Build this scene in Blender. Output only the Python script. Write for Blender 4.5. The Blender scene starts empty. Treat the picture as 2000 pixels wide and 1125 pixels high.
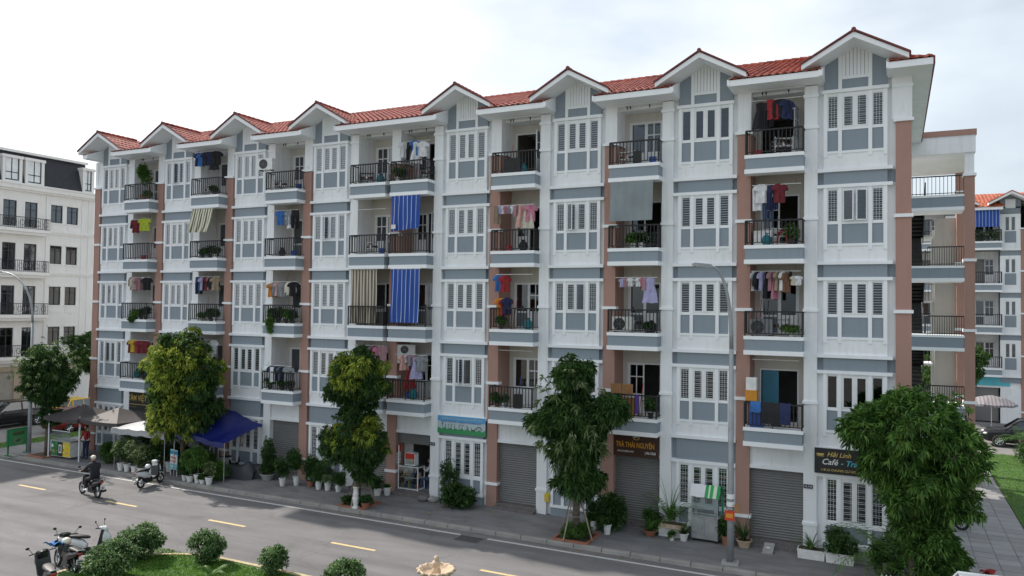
import bpy, math, random
import numpy as np
from math import sin, cos, pi, radians, sqrt, atan2
from mathutils import Vector, Matrix
random.seed(7)
SC = bpy.context.scene
COL = SC.collection

# ------------------------------------------------------------------ camera
cam_data = bpy.data.cameras.new("camera")
cam = bpy.data.objects.new("camera", cam_data)
COL.objects.link(cam)
SC.camera = cam
_yaw, _pit, _rol = -0.4589, 0.0251, 0.0129
_F = Vector((sin(_yaw)*cos(_pit), cos(_yaw)*cos(_pit), sin(_pit)))
_R = Vector((cos(_yaw), -sin(_yaw), 0))
_U = _R.cross(_F)
_R2 = _R*cos(_rol) + _U*sin(_rol)
_U2 = -_R*sin(_rol) + _U*cos(_rol)
_m = Matrix((( _R2.x, _U2.x, -_F.x, 39.1867), (_R2.y, _U2.y, -_F.y, -27.8327), (_R2.z, _U2.z, -_F.z, 8.0466), (0, 0, 0, 1)))
cam.matrix_world = _m
cam_data.sensor_width = 36.0
cam_data.lens = 36.0*1510/2000
cam_data.clip_start = 0.1
cam_data.clip_end = 3000
SC.render.resolution_x, SC.render.resolution_y = 1024, 576

# ------------------------------------------------------------------ world and sun
TO_SUN = Vector((-1.13, 0.232, 1.0)).normalized()
SUN_EL = math.asin(TO_SUN.z)
SUN_AZ = atan2(TO_SUN.x, TO_SUN.y)
world = bpy.data.worlds.new("World")
SC.world = world
world.use_nodes = True
nt = world.node_tree
nt.nodes.clear()
def wn(t, **kw):
    n = nt.nodes.new(t)
    for k, v in kw.items(): setattr(n, k, v)
    return n
sky = wn("ShaderNodeTexSky", sky_type='NISHITA', sun_disc=False, sun_elevation=SUN_EL, sun_rotation=SUN_AZ, air_density=1.0, dust_density=2.0, ozone_density=1.0)
tc = wn("ShaderNodeTexCoord")
mp = wn("ShaderNodeMapping"); mp.inputs['Scale'].default_value = (1.0, 1.0, 2.6)
nz = wn("ShaderNodeTexNoise"); nz.inputs['Scale'].default_value = 2.0; nz.inputs['Detail'].default_value = 5; nz.inputs['Roughness'].default_value = 0.5
rp = wn("ShaderNodeValToRGB")
rp.color_ramp.elements[0].position = 0.36; rp.color_ramp.elements[0].color = (0.48, 0.48, 0.48, 1)
rp.color_ramp.elements[1].position = 0.60; rp.color_ramp.elements[1].color = (0.97, 0.97, 0.97, 1)
# glow of the hazy sun side: angle to the sun
dot = wn("ShaderNodeVectorMath", operation='DOT_PRODUCT'); dot.inputs[1].default_value = TO_SUN
gl = wn("ShaderNodeMapRange"); gl.interpolation_type = 'SMOOTHSTEP'; gl.inputs[1].default_value = 0.0; gl.inputs[2].default_value = 0.9; gl.inputs[3].default_value = 0.0; gl.inputs[4].default_value = 1.0
cl = wn("ShaderNodeMix", data_type='RGBA')
cl.inputs[6].default_value = (6.3, 7.1, 7.7, 1); cl.inputs[7].default_value = (11.0, 11.35, 11.6, 1)
mx = wn("ShaderNodeMix", data_type='RGBA')
bg = wn("ShaderNodeBackground"); bg.inputs['Strength'].default_value = 0.10
out = wn("ShaderNodeOutputWorld")
L = nt.links.new
L(tc.outputs['Generated'], mp.inputs['Vector']); L(mp.outputs[0], nz.inputs['Vector']); L(nz.outputs[0], rp.inputs[0])
L(tc.outputs['Generated'], dot.inputs[0]); L(dot.outputs['Value'], gl.inputs[0])
L(gl.outputs[0], cl.inputs[0])
L(rp.outputs[0], mx.inputs[0]); L(sky.outputs[0], mx.inputs[6]); L(cl.outputs[2], mx.inputs[7])
L(mx.outputs[2], bg.inputs['Color']); L(bg.outputs[0], out.inputs['Surface'])

sun_data = bpy.data.lights.new("sun", 'SUN')
sun_data.energy = 4.3
sun_data.angle = radians(0.9)
sun_data.color = (1.0, 0.93, 0.84)
sun = bpy.data.objects.new("sun", sun_data)
COL.objects.link(sun)
sun.rotation_euler = TO_SUN.to_track_quat('Z', 'Y').to_euler()
sun.location = (0, 20, 60)

SC.view_settings.view_transform = 'Standard'
SC.view_settings.look = 'None'
SC.view_settings.gamma = 1.0
SC.view_settings.exposure = 0.34
SC.view_settings.use_curve_mapping = False

# ------------------------------------------------------------------ materials
MATS = {}
def newmat(name):
    m = bpy.data.materials.new(name); m.use_nodes = True
    n = m.node_tree.nodes; n.clear()
    o = n.new("ShaderNodeOutputMaterial"); b = n.new("ShaderNodeBsdfPrincipled")
    m.node_tree.links.new(b.outputs[0], o.inputs[0])
    MATS[name] = m
    return m, m.node_tree, b, o
def c4(c): return (c[0], c[1], c[2], 1)
def simple(name, col, rough=0.6, metal=0.0, var=0.12, scale=3.0, bump=0.0, bscale=40, spec=0.5):
    """plain paint/plastic/cloth with a little mottling by world position"""
    m, t, b, o = newmat(name)
    b.inputs['Roughness'].default_value = rough; b.inputs['Metallic'].default_value = metal
    b.inputs['Specular IOR Level'].default_value = spec
    g = t.nodes.new("ShaderNodeNewGeometry")
    n = t.nodes.new("ShaderNodeTexNoise"); n.inputs['Scale'].default_value = scale; n.inputs['Detail'].default_value = 4
    t.links.new(g.outputs['Position'], n.inputs['Vector'])
    r = t.nodes.new("ShaderNodeValToRGB")
    r.color_ramp.elements[0].position = 0.3; r.color_ramp.elements[0].color = c4([x*(1-var) for x in col])
    r.color_ramp.elements[1].position = 0.7; r.color_ramp.elements[1].color = c4([min(1, x*(1+var*0.7)) for x in col])
    t.links.new(n.outputs[0], r.inputs[0]); t.links.new(r.outputs[0], b.inputs['Base Color'])
    if bump:
        n2 = t.nodes.new("ShaderNodeTexNoise"); n2.inputs['Scale'].default_value = bscale; n2.inputs['Detail'].default_value = 3
        t.links.new(g.outputs['Position'], n2.inputs['Vector'])
        bp = t.nodes.new("ShaderNodeBump"); bp.inputs['Strength'].default_value = bump; bp.inputs['Distance'].default_value = 0.02
        t.links.new(n2.outputs[0], bp.inputs['Height']); t.links.new(bp.outputs[0], b.inputs['Normal'])
    return m
def plaster(name, col, dirt=(0.42, 0.40, 0.37), amount=0.35, rough=0.85):
    """painted render: broad unevenness, vertical rain streaks, small speckle"""
    m, t, b, o = newmat(name)
    b.inputs['Roughness'].default_value = rough
    N = t.nodes.new; K = t.links.new
    g = N("ShaderNodeNewGeometry")
    mp1 = N("ShaderNodeMapping"); mp1.inputs['Scale'].default_value = (3.4, 3.4, 0.35)
    n1 = N("ShaderNodeTexNoise"); n1.inputs['Scale'].default_value = 1.6; n1.inputs['Detail'].default_value = 6; n1.inputs['Roughness'].default_value = 0.62
    K(g.outputs['Position'], mp1.inputs[0]); K(mp1.outputs[0], n1.inputs['Vector'])
    r1 = N("ShaderNodeMapRange"); r1.inputs[1].default_value = 0.50; r1.inputs[2].default_value = 0.78; r1.inputs[4].default_value = amount
    K(n1.outputs[0], r1.inputs[0])
    n2 = N("ShaderNodeTexNoise"); n2.inputs['Scale'].default_value = 0.7; n2.inputs['Detail'].default_value = 5
    K(g.outputs['Position'], n2.inputs['Vector'])
    r2 = N("ShaderNodeMapRange"); r2.inputs[1].default_value = 0.42; r2.inputs[2].default_value = 0.75; r2.inputs[4].default_value = amount*0.5
    K(n2.outputs[0], r2.inputs[0])
    n3 = N("ShaderNodeTexNoise"); n3.inputs['Scale'].default_value = 9; n3.inputs['Detail'].default_value = 4
    K(g.outputs['Position'], n3.inputs['Vector'])
    r3 = N("ShaderNodeMapRange"); r3.inputs[1].default_value = 0.62; r3.inputs[2].default_value = 0.85; r3.inputs[4].default_value = amount*0.8
    K(n3.outputs[0], r3.inputs[0])
    a = N("ShaderNodeMath"); a.operation = 'ADD'; K(r1.outputs[0], a.inputs[0]); K(r2.outputs[0], a.inputs[1])
    a2 = N("ShaderNodeMath"); a2.operation = 'ADD'; a2.use_clamp = True; K(a.outputs[0], a2.inputs[0]); K(r3.outputs[0], a2.inputs[1])
    mxx = N("ShaderNodeMix"); mxx.data_type = 'RGBA'
    mxx.inputs[6].default_value = c4(col); mxx.inputs[7].default_value = c4([x*d/0.42 * 1.1 for x, d in zip([c*0.62 for c in col], dirt)])
    K(a2.outputs[0], mxx.inputs[0]); K(mxx.outputs[2], b.inputs['Base Color'])
    bp = N("ShaderNodeBump"); bp.inputs['Strength'].default_value = 0.12; bp.inputs['Distance'].default_value = 0.02
    n4 = N("ShaderNodeTexNoise"); n4.inputs['Scale'].default_value = 14; n4.inputs['Detail'].default_value = 5
    K(g.outputs['Position'], n4.inputs['Vector']); K(n4.outputs[0], bp.inputs['Height']); K(bp.outputs[0], b.inputs['Normal'])
    return m
plaster('white_plaster', (0.86, 0.88, 0.90), amount=0.42)
plaster('trim_white', (0.87, 0.89, 0.91), amount=0.15)
plaster('blue_plaster', (0.262, 0.308, 0.352), amount=0.22)
plaster('brown_plaster', (0.40, 0.238, 0.195), amount=0.28)
plaster('cream_plaster', (0.62, 0.59, 0.54), amount=0.30)
plaster('grey_render', (0.45, 0.44, 0.41), amount=0.35)
plaster('old_white', (0.74, 0.73, 0.71), amount=0.42)
plaster('tan_stone', (0.45, 0.36, 0.27), amount=0.35)
simple('black_metal', (0.012, 0.013, 0.014), 0.6, 0.0)
simple('white_frame', (0.80, 0.81, 0.82), 0.4, var=0.05)
simple('grille_white', (0.62, 0.65, 0.68), 0.45, var=0.08)
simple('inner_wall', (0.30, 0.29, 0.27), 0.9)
simple('door_glass_grey', (0.16, 0.185, 0.20), 0.25, var=0.15)
simple('dark_inside', (0.02, 0.02, 0.022), 0.8)
simple('shutter_grey', (0.19, 0.19, 0.187), 0.5, 0.1, var=0.08, scale=1.2)
simple('galv', (0.42, 0.44, 0.45), 0.42, 0.7, var=0.2)
simple('steel_pole', (0.31, 0.325, 0.34), 0.5, 0.4, var=0.15)
simple('trunk_bark', (0.13, 0.105, 0.08), 0.9, var=0.35, scale=9, bump=0.6, bscale=25)
simple('soil', (0.07, 0.05, 0.035), 0.95, var=0.3, scale=8, bump=0.5, bscale=20)
simple('pot_white', (0.74, 0.74, 0.72), 0.5, var=0.12, scale=6)
simple('pot_terracotta', (0.32, 0.13, 0.08), 0.7, var=0.2, scale=6)
simple('pot_black', (0.03, 0.03, 0.03), 0.5)
simple('wood_stake', (0.30, 0.24, 0.18), 0.8, var=0.3, scale=10)
simple('tyre', (0.02, 0.02, 0.021), 0.75)
simple('chrome', (0.62, 0.63, 0.64), 0.22, 0.95)
simple('black_plastic', (0.022, 0.023, 0.025), 0.4)
simple('seat_black', (0.016, 0.016, 0.018), 0.55)
simple('stone_fountain', (0.55, 0.42, 0.30), 0.85, var=0.25, scale=9, bump=0.5, bscale=30)
simple('concrete', (0.34, 0.335, 0.32), 0.9, var=0.2, scale=2.5, bump=0.3, bscale=18)
simple('step_granite', (0.16, 0.145, 0.145), 0.55, var=0.25, scale=12)
simple('skin', (0.48, 0.30, 0.21), 0.6, var=0.05)
def glassmat(name, tint, refl=0.12):
    m = bpy.data.materials.new(name); m.use_nodes = True; MATS[name] = m
    t = m.node_tree; t.nodes.clear(); N = t.nodes.new
    o = N("ShaderNodeOutputMaterial"); tr = N("ShaderNodeBsdfTransparent"); gl_ = N("ShaderNodeBsdfGlossy"); mxs = N("ShaderNodeMixShader"); fr = N("ShaderNodeLayerWeight")
    tr.inputs[0].default_value = c4(tint); gl_.inputs['Roughness'].default_value = 0.04; gl_.inputs[0].default_value = (0.9, 0.93, 0.96, 1)
    fr.inputs[0].default_value = 0.35
    mr = N("ShaderNodeMapRange"); mr.inputs[3].default_value = refl; mr.inputs[4].default_value = 0.6
    t.links.new(fr.outputs['Facing'], mr.inputs[0]); t.links.new(mr.outputs[0], mxs.inputs[0])
    t.links.new(tr.outputs[0], mxs.inputs[1]); t.links.new(gl_.outputs[0], mxs.inputs[2]); t.links.new(mxs.outputs[0], o.inputs[0])
    return m
glassmat('window_glass', (0.42, 0.47, 0.52), 0.06)
glassmat('dark_glass', (0.12, 0.14, 0.16), 0.10)
glassmat('clear_glass', (0.85, 0.9, 0.9), 0.06)
def stripes(name, cols, width, axis=0, rough=0.7, translucent=0.0, object_space=True):
    """vertical stripes printed on cloth; cols = list of (fraction, colour) over one repeat"""
    m, t, b, o = newmat(name); N = t.nodes.new; K = t.links.new
    b.inputs['Roughness'].default_value = rough
    tcx = N("ShaderNodeTexCoord"); sx = N("ShaderNodeSeparateXYZ"); K(tcx.outputs['Object'], sx.inputs[0])
    d = N("ShaderNodeMath"); d.operation = 'DIVIDE'; d.inputs[1].default_value = width; K(sx.outputs[axis], d.inputs[0])
    f = N("ShaderNodeMath"); f.operation = 'FRACT'; K(d.outputs[0], f.inputs[0])
    r = N("ShaderNodeValToRGB"); r.color_ramp.interpolation = 'CONSTANT'
    e = r.color_ramp.elements
    e[0].position = 0; e[0].color = c4(cols[0][1]); e[1].position = cols[1][0]; e[1].color = c4(cols[1][1])
    for p, c in cols[2:]:
        x = e.new(p); x.color = c4(c)
    K(f.outputs[0], r.inputs[0]); K(r.outputs[0], b.inputs['Base Color'])
    return m
def leafmat(name, cols, trans=0.35, rough=0.5):
    """leaves: colour varies per clump (world position noise) and lets light through"""
    m = bpy.data.materials.new(name); m.use_nodes = True; MATS[name] = m
    t = m.node_tree; t.nodes.clear(); N = t.nodes.new; K = t.links.new
    o = N("ShaderNodeOutputMaterial"); b = N("ShaderNodeBsdfPrincipled"); tl = N("ShaderNodeBsdfTranslucent"); ms = N("ShaderNodeMixShader")
    b.inputs['Roughness'].default_value = rough
    b.inputs['Specular IOR Level'].default_value = 0.35
    g = N("ShaderNodeNewGeometry"); n = N("ShaderNodeTexNoise"); n.inputs['Scale'].default_value = 2.2; n.inputs['Detail'].default_value = 3
    K(g.outputs['Position'], n.inputs['Vector'])
    w = N("ShaderNodeTexWhiteNoise"); w.noise_dimensions = '1D'
    K(g.outputs['Random Per Island'], w.inputs['W'])
    ad = N("ShaderNodeMath"); ad.operation = 'MULTIPLY_ADD'; ad.inputs[1].default_value = 0.35
    K(w.outputs[0], ad.inputs[0]); 
    sb = N("ShaderNodeMath"); sb.operation = 'SUBTRACT'; sb.inputs[1].default_value = 0.175; K(n.outputs[0], sb.inputs[0]); K(sb.outputs[0], ad.inputs[2])
    r = N("ShaderNodeValToRGB"); e = r.color_ramp.elements
    k = len(cols)
    e[0].position = 0.28; e[0].color = c4(cols[0]); e[1].position = 0.74; e[1].color = c4(cols[-1])
    for i in range(1, k-1):
        x = e.new(0.28+0.46*i/(k-1)); x.color = c4(cols[i])
    K(ad.outputs[0], r.inputs[0]); K(r.outputs[0], b.inputs['Base Color'])
    K(r.outputs[0], tl.inputs[0]); ms.inputs[0].default_value = trans
    K(b.outputs[0], ms.inputs[1]); K(tl.outputs[0], ms.inputs[2]); K(ms.outputs[0], o.inputs[0])
    return m
leafmat('leaf_dark', [(0.025, 0.062, 0.018), (0.05, 0.12, 0.03), (0.10, 0.19, 0.045)])
leafmat('leaf_mid', [(0.04, 0.10, 0.02), (0.085, 0.19, 0.035), (0.15, 0.28, 0.06)])
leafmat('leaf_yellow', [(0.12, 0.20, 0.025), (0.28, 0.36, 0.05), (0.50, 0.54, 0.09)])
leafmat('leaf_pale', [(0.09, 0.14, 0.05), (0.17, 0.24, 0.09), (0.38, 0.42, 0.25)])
leafmat('leaf_bush', [(0.045, 0.10, 0.03), (0.10, 0.19, 0.06), (0.20, 0.30, 0.12)], trans=0.3)
leafmat('grass_blade', [(0.05, 0.13, 0.012), (0.10, 0.23, 0.02), (0.17, 0.32, 0.03)], trans=0.35)

# ------------------------------------------------------------------ mesh builder
class MB:
    def __init__(s): s.v = []; s.f = []; s.m = []; s.names = []
    def mi(s, n):
        if n not in s.names: s.names.append(n)
        return s.names.index(n)
    def face(s, pts, mat):
        i = len(s.v); s.v.extend([tuple(p) for p in pts]); s.f.append(tuple(range(i, i+len(pts)))); s.m.append(s.mi(mat))
    def box(s, x0, x1, y0, y1, z0, z1, mat):
        if x1 < x0: x0, x1 = x1, x0
        if y1 < y0: y0, y1 = y1, y0
        if z1 < z0: z0, z1 = z1, z0
        i = len(s.v)
        s.v.extend([(x0,y0,z0),(x1,y0,z0),(x1,y1,z0),(x0,y1,z0),(x0,y0,z1),(x1,y0,z1),(x1,y1,z1),(x0,y1,z1)])
        k = s.mi(mat)
        for q in ((0,3,2,1),(4,5,6,7),(0,1,5,4),(1,2,6,5),(2,3,7,6),(3,0,4,7)):
            s.f.append(tuple(i+a for a in q)); s.m.append(k)
    def prism(s, poly, axis, a, b, mat):
        """poly: 2D points; axis 0: (y,z) extruded in x; 1: (x,z) in y; 2: (x,y) in z"""
        def P(u, w, t):
            return (t, u, w) if axis == 0 else ((u, t, w) if axis == 1 else (u, w, t))
        n = len(poly); i = len(s.v)
        s.v.extend([P(u, w, a) for u, w in poly]); s.v.extend([P(u, w, b) for u, w in poly])
        k = s.mi(mat)
        area = sum(poly[j][0]*poly[(j+1) % n][1]-poly[(j+1) % n][0]*poly[j][1] for j in range(n))
        flip = (area < 0) != (axis == 1)
        if b < a: flip = not flip
        lo = list(range(n)); hi = [n+j for j in range(n)]
        fs = [tuple(reversed(lo)), tuple(hi)] + [(j, (j+1) % n, n+(j+1) % n, n+j) for j in range(n)]
        for q in fs:
            q = tuple(i+a_ for a_ in q)
            s.f.append(tuple(reversed(q)) if flip else q); s.m.append(k)
    def tube(s, pts, r, mat, n=6, caps=True):
        """r: number or list of radii"""
        pts = [Vector(p) for p in pts]
        if not isinstance(r, (list, tuple)): r = [r]*len(pts)
        i0 = len(s.v); k = s.mi(mat); up = None
        for j, p in enumerate(pts):
            t = (pts[min(j+1, len(pts)-1)]-pts[max(j-1, 0)])
            t = t.normalized() if t.length > 1e-9 else Vector((0, 0, 1))
            if up is None: up = Vector((0, 0, 1)) if abs(t.z) < 0.9 else Vector((1, 0, 0))
            a = t.cross(up); a = a.normalized() if a.length > 1e-6 else t.orthogonal().normalized()
            b_ = t.cross(a).normalized(); up = -b_ if False else up
            for q in range(n):
                an = 2*pi*q/n
                s.v.append(tuple(p + (a*cos(an)+b_*sin(an))*r[j]))
        for j in range(len(pts)-1):
            for q in range(n):
                A = i0+j*n+q; B = i0+j*n+(q+1) % n
                s.f.append((A, B, B+n, A+n)); s.m.append(k)
        if caps:
            s.f.append(tuple(i0+q for q in reversed(range(n)))); s.m.append(k)
            e = i0+(len(pts)-1)*n
            s.f.append(tuple(e+q for q in range(n))); s.m.append(k)
    def lathe(s, prof, mat, c=(0, 0, 0), n=16, axis=2):
        """prof: list of (r, h)"""
        i0 = len(s.v); k = s.mi(mat)
        for r, h in prof:
            for q in range(n):
                an = 2*pi*q/n; u, w = r*cos(an), r*sin(an)
                p = (u, w, h) if axis == 2 else ((h, u, w) if axis == 0 else (w, h, u))
                s.v.append((c[0]+p[0], c[1]+p[1], c[2]+p[2]))
        for j in range(len(prof)-1):
            for q in range(n):
                A = i0+j*n+q; B = i0+j*n+(q+1) % n
                s.f.append((A, B, B+n, A+n)); s.m.append(k)
        s.f.append(tuple(i0+q for q in reversed(range(n)))); s.m.append(k)
        e = i0+(len(prof)-1)*n
        s.f.append(tuple(e+q for q in range(n))); s.m.append(k)
    def grid(s, P, mat):
        """P[i][j] points"""
        i0 = len(s.v); k = s.mi(mat); a = len(P); b = len(P[0])
        for row in P: s.v.extend([tuple(p) for p in row])
        for i in range(a-1):
            for j in range(b-1):
                s.f.append((i0+i*b+j, i0+i*b+j+1, i0+(i+1)*b+j+1, i0+(i+1)*b+j)); s.m.append(k)
    def ellip(s, c, r, mat, nu=10, nv=7):
        prof = [(sin(pi*j/nv), -cos(pi*j/nv)) for j in range(nv+1)]
        i0 = len(s.v); k = s.mi(mat)
        for pr, h in prof:
            for q in range(nu):
                an = 2*pi*q/nu
                s.v.append((c[0]+r[0]*pr*cos(an), c[1]+r[1]*pr*sin(an), c[2]+r[2]*h))
        for j in range(nv):
            for q in range(nu):
                A = i0+j*nu+q; B = i0+j*nu+(q+1) % nu
                s.f.append((A, B, B+nu, A+nu)); s.m.append(k)
    def xform(s, M):
        s.v = [tuple(M @ Vector(p)) for p in s.v]; return s
    def add(s, o, M=None):
        i = len(s.v)
        s.v.extend([tuple(M @ Vector(p)) for p in o.v] if M else o.v)
        for f, m in zip(o.f, o.m):
            s.f.append(tuple(i+a for a in f)); s.m.append(s.mi(o.names[m]))
        return s
    def mesh(s, name, smooth=False):
        me = bpy.data.meshes.new(name)
        me.from_pydata(s.v, [], s.f)
        for n in s.names: me.materials.append(MATS[n])
        me.polygons.foreach_set('material_index', s.m)
        if smooth:
            me.polygons.foreach_set('use_smooth', [True]*len(s.f))
        me.update()
        return me
def asmesh(mb, name, smooth=False):
    return mb.mesh(name, smooth) if isinstance(mb, MB) else mb
def part(name, mb, parent, loc=(0, 0, 0), rz=0.0, label=None, kind=None, smooth=False):
    o = bpy.data.objects.new(name, asmesh(mb, name, smooth)); COL.objects.link(o)
    o.parent = parent; o.location = loc; o.rotation_euler = (0, 0, rz)
    if label: o['label'] = label
    if kind: o['kind'] = kind
    return o
def thing(name, label, cat, loc=(0, 0, 0), rz=0.0, group=None, mb=None, kind=None, smooth=False, tilt=None):
    o = bpy.data.objects.new(name, asmesh(mb, name, smooth) if mb is not None else None); COL.objects.link(o)
    o.location = loc; o.rotation_euler = (tilt[0], tilt[1], rz) if tilt else (0, 0, rz)
    if label: o['label'] = label
    if cat: o['category'] = cat
    if group: o['group'] = group
    if kind: o['kind'] = kind
    return o
def struct(name, mb, label=None, loc=(0, 0, 0)):
    o = bpy.data.objects.new(name, asmesh(mb, name)); COL.objects.link(o); o.location = loc
    o['kind'] = 'structure'
    if label: o['label'] = label
    return o
def copy_tree(o, parent=None):
    c = o.copy(); COL.objects.link(c); c.parent = parent
    for ch in list(o.children): copy_tree(ch, c)
    return c
# ================================================================== apartment block
P = 4.9235
CW = 0.23                                   # half width of a brown column
UB0, UB1 = 0.39, 2.32                       # window bay within a unit, measured from the unit's window-side column
UP0, UP1 = 2.51, 2.93                       # white pier
BALC = 3.85                                 # balcony centre
BAND = [0.98, 5.03, 8.13, 11.23, 14.33]     # rail-height band of every storey
def R(k, u0, u1, n0=0):
    """x range of u0..u1 in unit k; units 0-3 run left to right, 4-7 are mirrored"""
    if k < 4: return (k*P+u0, k*P+u1)
    return ((k+1)*P-u1, (k+1)*P-u0)
EAVE_Y, EAVE_Z, SLOPE, RIDGE_Y = -0.95, 15.95, 0.365, 6.0

# --- shared prototypes -------------------------------------------------------
def window_frame_mb(w, h, sashes=1, t=0.035, y0=0.0, y1=0.05):
    m = MB()
    m.box(0, w, y0, y1, 0, t, 'white_frame'); m.box(0, w, y0, y1, h-t, h, 'white_frame')
    m.box(0, t, y0, y1, t, h-t, 'white_frame'); m.box(w-t, w, y0, y1, t, h-t, 'white_frame')
    if sashes == 2:
        m.box(w/2-0.045, w/2+0.045, y0-0.012, y1, t, h-t, 'white_frame')
        for a, b_ in ((t, w/2-0.045), (w/2+0.045, w-t)):
            m.box(a, a+0.035, y0-0.008, y1-0.004, t, h-t, 'white_frame'); m.box(b_-0.035, b_, y0-0.008, y1-0.004, t, h-t, 'white_frame')
            m.box(a+0.035, b_-0.035, y0-0.008, y1-0.004, t, t+0.035, 'white_frame'); m.box(a+0.035, b_-0.035, y0-0.008, y1-0.004, h-t-0.035, h-t, 'white_frame')
    return m
def grille_mb(w, h, kind):
    m = MB()
    if kind == 'bars':
        n = 7
        for i in range(n):
            z = h*(i+0.5)/n
            m.box(0, w, -0.004, 0.006, z-0.035, z-0.0255, 'grille_white'); m.box(0, w, -0.004, 0.006, z+0.0255, z+0.035, 'grille_white')
        for x in (w*0.33, w*0.67): m.box(x-0.005, x+0.005, 0.0065, 0.0105, 0, h, 'grille_white')
    elif kind == 'plain':
        n = 12
        for i in range(n):
            z = h*(i+0.5)/n; m.box(0, w, -0.004, 0.006, z-0.005, z+0.005, 'grille_white')
    return m
CURT = {'lace': (0.46, 0.42, 0.45), 'pink': (0.40, 0.30, 0.33), 'grey': (0.30, 0.31, 0.33), 'zebra': (0.5, 0.5, 0.5), 'pale': (0.62, 0.66, 0.70), 'blue': (0.20, 0.32, 0.36), 'green': (0.10, 0.22, 0.22)}
for k_, c_ in CURT.items():
    m, t, b, o_ = newmat('curtain_'+k_); b.inputs['Roughness'].default_value = 0.9
    g_ = t.nodes.new("ShaderNodeNewGeometry")
    if k_ == 'zebra' or k_ == 'grey':
        w_ = t.nodes.new("ShaderNodeTexWave"); w_.bands_direction = 'Z'; w_.inputs['Scale'].default_value = 2.3; w_.inputs['Distortion'].default_value = 0.3
    elif k_ in ('lace', 'pink'):
        w_ = t.nodes.new("ShaderNodeTexVoronoi"); w_.inputs['Scale'].default_value = 9
    else:
        w_ = t.nodes.new("ShaderNodeTexWave"); w_.bands_direction = 'X'; w_.inputs['Scale'].default_value = 3.2; w_.inputs['Distortion'].default_value = 1.5
    t.links.new(g_.outputs['Position'], w_.inputs['Vector'])
    r_ = t.nodes.new("ShaderNodeValToRGB"); r_.color_ramp.elements[0].color = c4([x*0.45 for x in c_]); r_.color_ramp.elements[1].color = c4(c_)
    t.links.new(w_.outputs[0], r_.inputs[0]); t.links.new(r_.outputs[0], b.inputs['Base Color'])
def flat_mb(x0, x1, y, z0, z1, mat, t=0.006):
    m = MB(); m.box(x0, x1, y, y+t, z0, z1, mat); return m
def curtain_mb(w, h, mat, drop=1.0):
    m = MB(); n = max(6, int(w/0.05)); P_ = [[(w*j/n, 0.02*sin(j*2.1), h*(1-drop)+h*drop*i) for j in range(n+1)] for i in (0, 1)]
    m.grid(P_, mat); return m
WIN = {}
def window_set(w, h, sashes):
    """meshes of one kind of window, built once and shared"""
    key = (round(w, 3), round(h, 3), sashes)
    if key not in WIN:
        d = dict(frame=window_frame_mb(w, h, sashes).mesh('frame'))
        t = 0.035
        if sashes == 2:
            d['panes'] = [flat_mb(t+0.03, w/2-0.07, 0.02, t+0.03, h-t-0.03, 'window_glass').mesh('pane'), flat_mb(w/2+0.07, w-t-0.03, 0.02, t+0.03, h-t-0.03, 'window_glass').mesh('pane')]
        else:
            d['panes'] = [flat_mb(t, w-t, 0.02, t, h-t, 'window_glass').mesh('pane')]
        for gk in ('bars', 'plain'): d[gk] = grille_mb(w-2*t, h-2*t, gk).mesh('grille')
        for ck in CURT: d['c_'+ck] = curtain_mb(w-2*t, h-2*t, 'curtain_'+ck).mesh('curtain')
        WIN[key] = d
    return WIN[key]
def put_window(parent, x, y, z, w, h, sashes, grille='bars', curtain=None, label=None):
    d = window_set(w, h, sashes)
    f = part('window', d['frame'], parent, (x, y, z), label=label)
    for p_ in d['panes']: part('pane', p_, f)
    if grille: part('grille', d[grille], f, (0.035, 0.008, 0.035))
    if curtain: part('curtain', d['c_'+curtain], f, (0.035, 0.12, 0.035))
    return f
def bay_mb(z0, z1, gz0, gz1, ground=False):
    """white framing and blue panels of a projecting window bay, x 0..1.93; z0..z1 full height, gz0..gz1 glass"""
    m = MB(); W_ = 1.93; yf, yb = -0.03, 0.17
    rb = gz0-0.07
    if not ground:
        m.box(0, W_, 0.0, yb, z0, z0+0.50, 'white_plaster')
        pz0, pz1 = z0+0.58, rb
    else:
        m.box(0, W_, 0.0, yb, z0, z0+0.32, 'blue_plaster'); m.box(-0.02, W_+0.02, -0.045, yb, z0+0.32, z0+0.42, 'trim_white')
        pz0, pz1 = z0+0.42, rb-0.05
    # verticals
    for a, b_ in ((0, 0.115), (0.45, 0.565), (1.365, 1.48), (1.815, 1.93)):
        m.box(a, b_, yf, yb, pz0-0.20 if not ground else pz0, z1, 'trim_white')
    for a, b_ in ((0.115, 0.45), (0.565, 1.365), (1.48, 1.815)):
        if ground:
            m.box(a, b_, 0.022, yb, pz0, pz1, 'blue_plaster')
            m.box(a, b_, -0.028, yb, pz1, gz0, 'trim_white')
        else:
            m.box(a, b_, -0.027, yb, pz0-0.08, pz0, 'trim_white')
            m.box(a, b_, 0.022, yb, pz0, pz1, 'blue_plaster')
            m.box(a, b_, 0.0, yb, pz1, gz0, 'trim_white')
        m.box(a, b_, 0.003, yb, gz1, z1, 'trim_white')
    return m
SASH = {}
def open_sash(parent, x, y, z, h, ang, left=True):
    key = round(h, 2)
    if key not in SASH:
        a = MB(); w = 0.34; t = 0.035
        a.box(0, w, -0.015, 0.015, 0, t, 'white_frame'); a.box(0, w, -0.015, 0.015, h-t, h, 'white_frame'); a.box(0, t, -0.015, 0.015, t, h-t, 'white_frame'); a.box(w-t, w, -0.015, 0.015, t, h-t, 'white_frame'); SASH[key] = (a.mesh('open_sash'), flat_mb(t, w-t, 0, t, h-t, 'window_glass').mesh('pane'))
    o = part('open_sash', SASH[key][0], parent, (x, y, z), rz=radians(ang)); part('pane', SASH[key][1], o)
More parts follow.
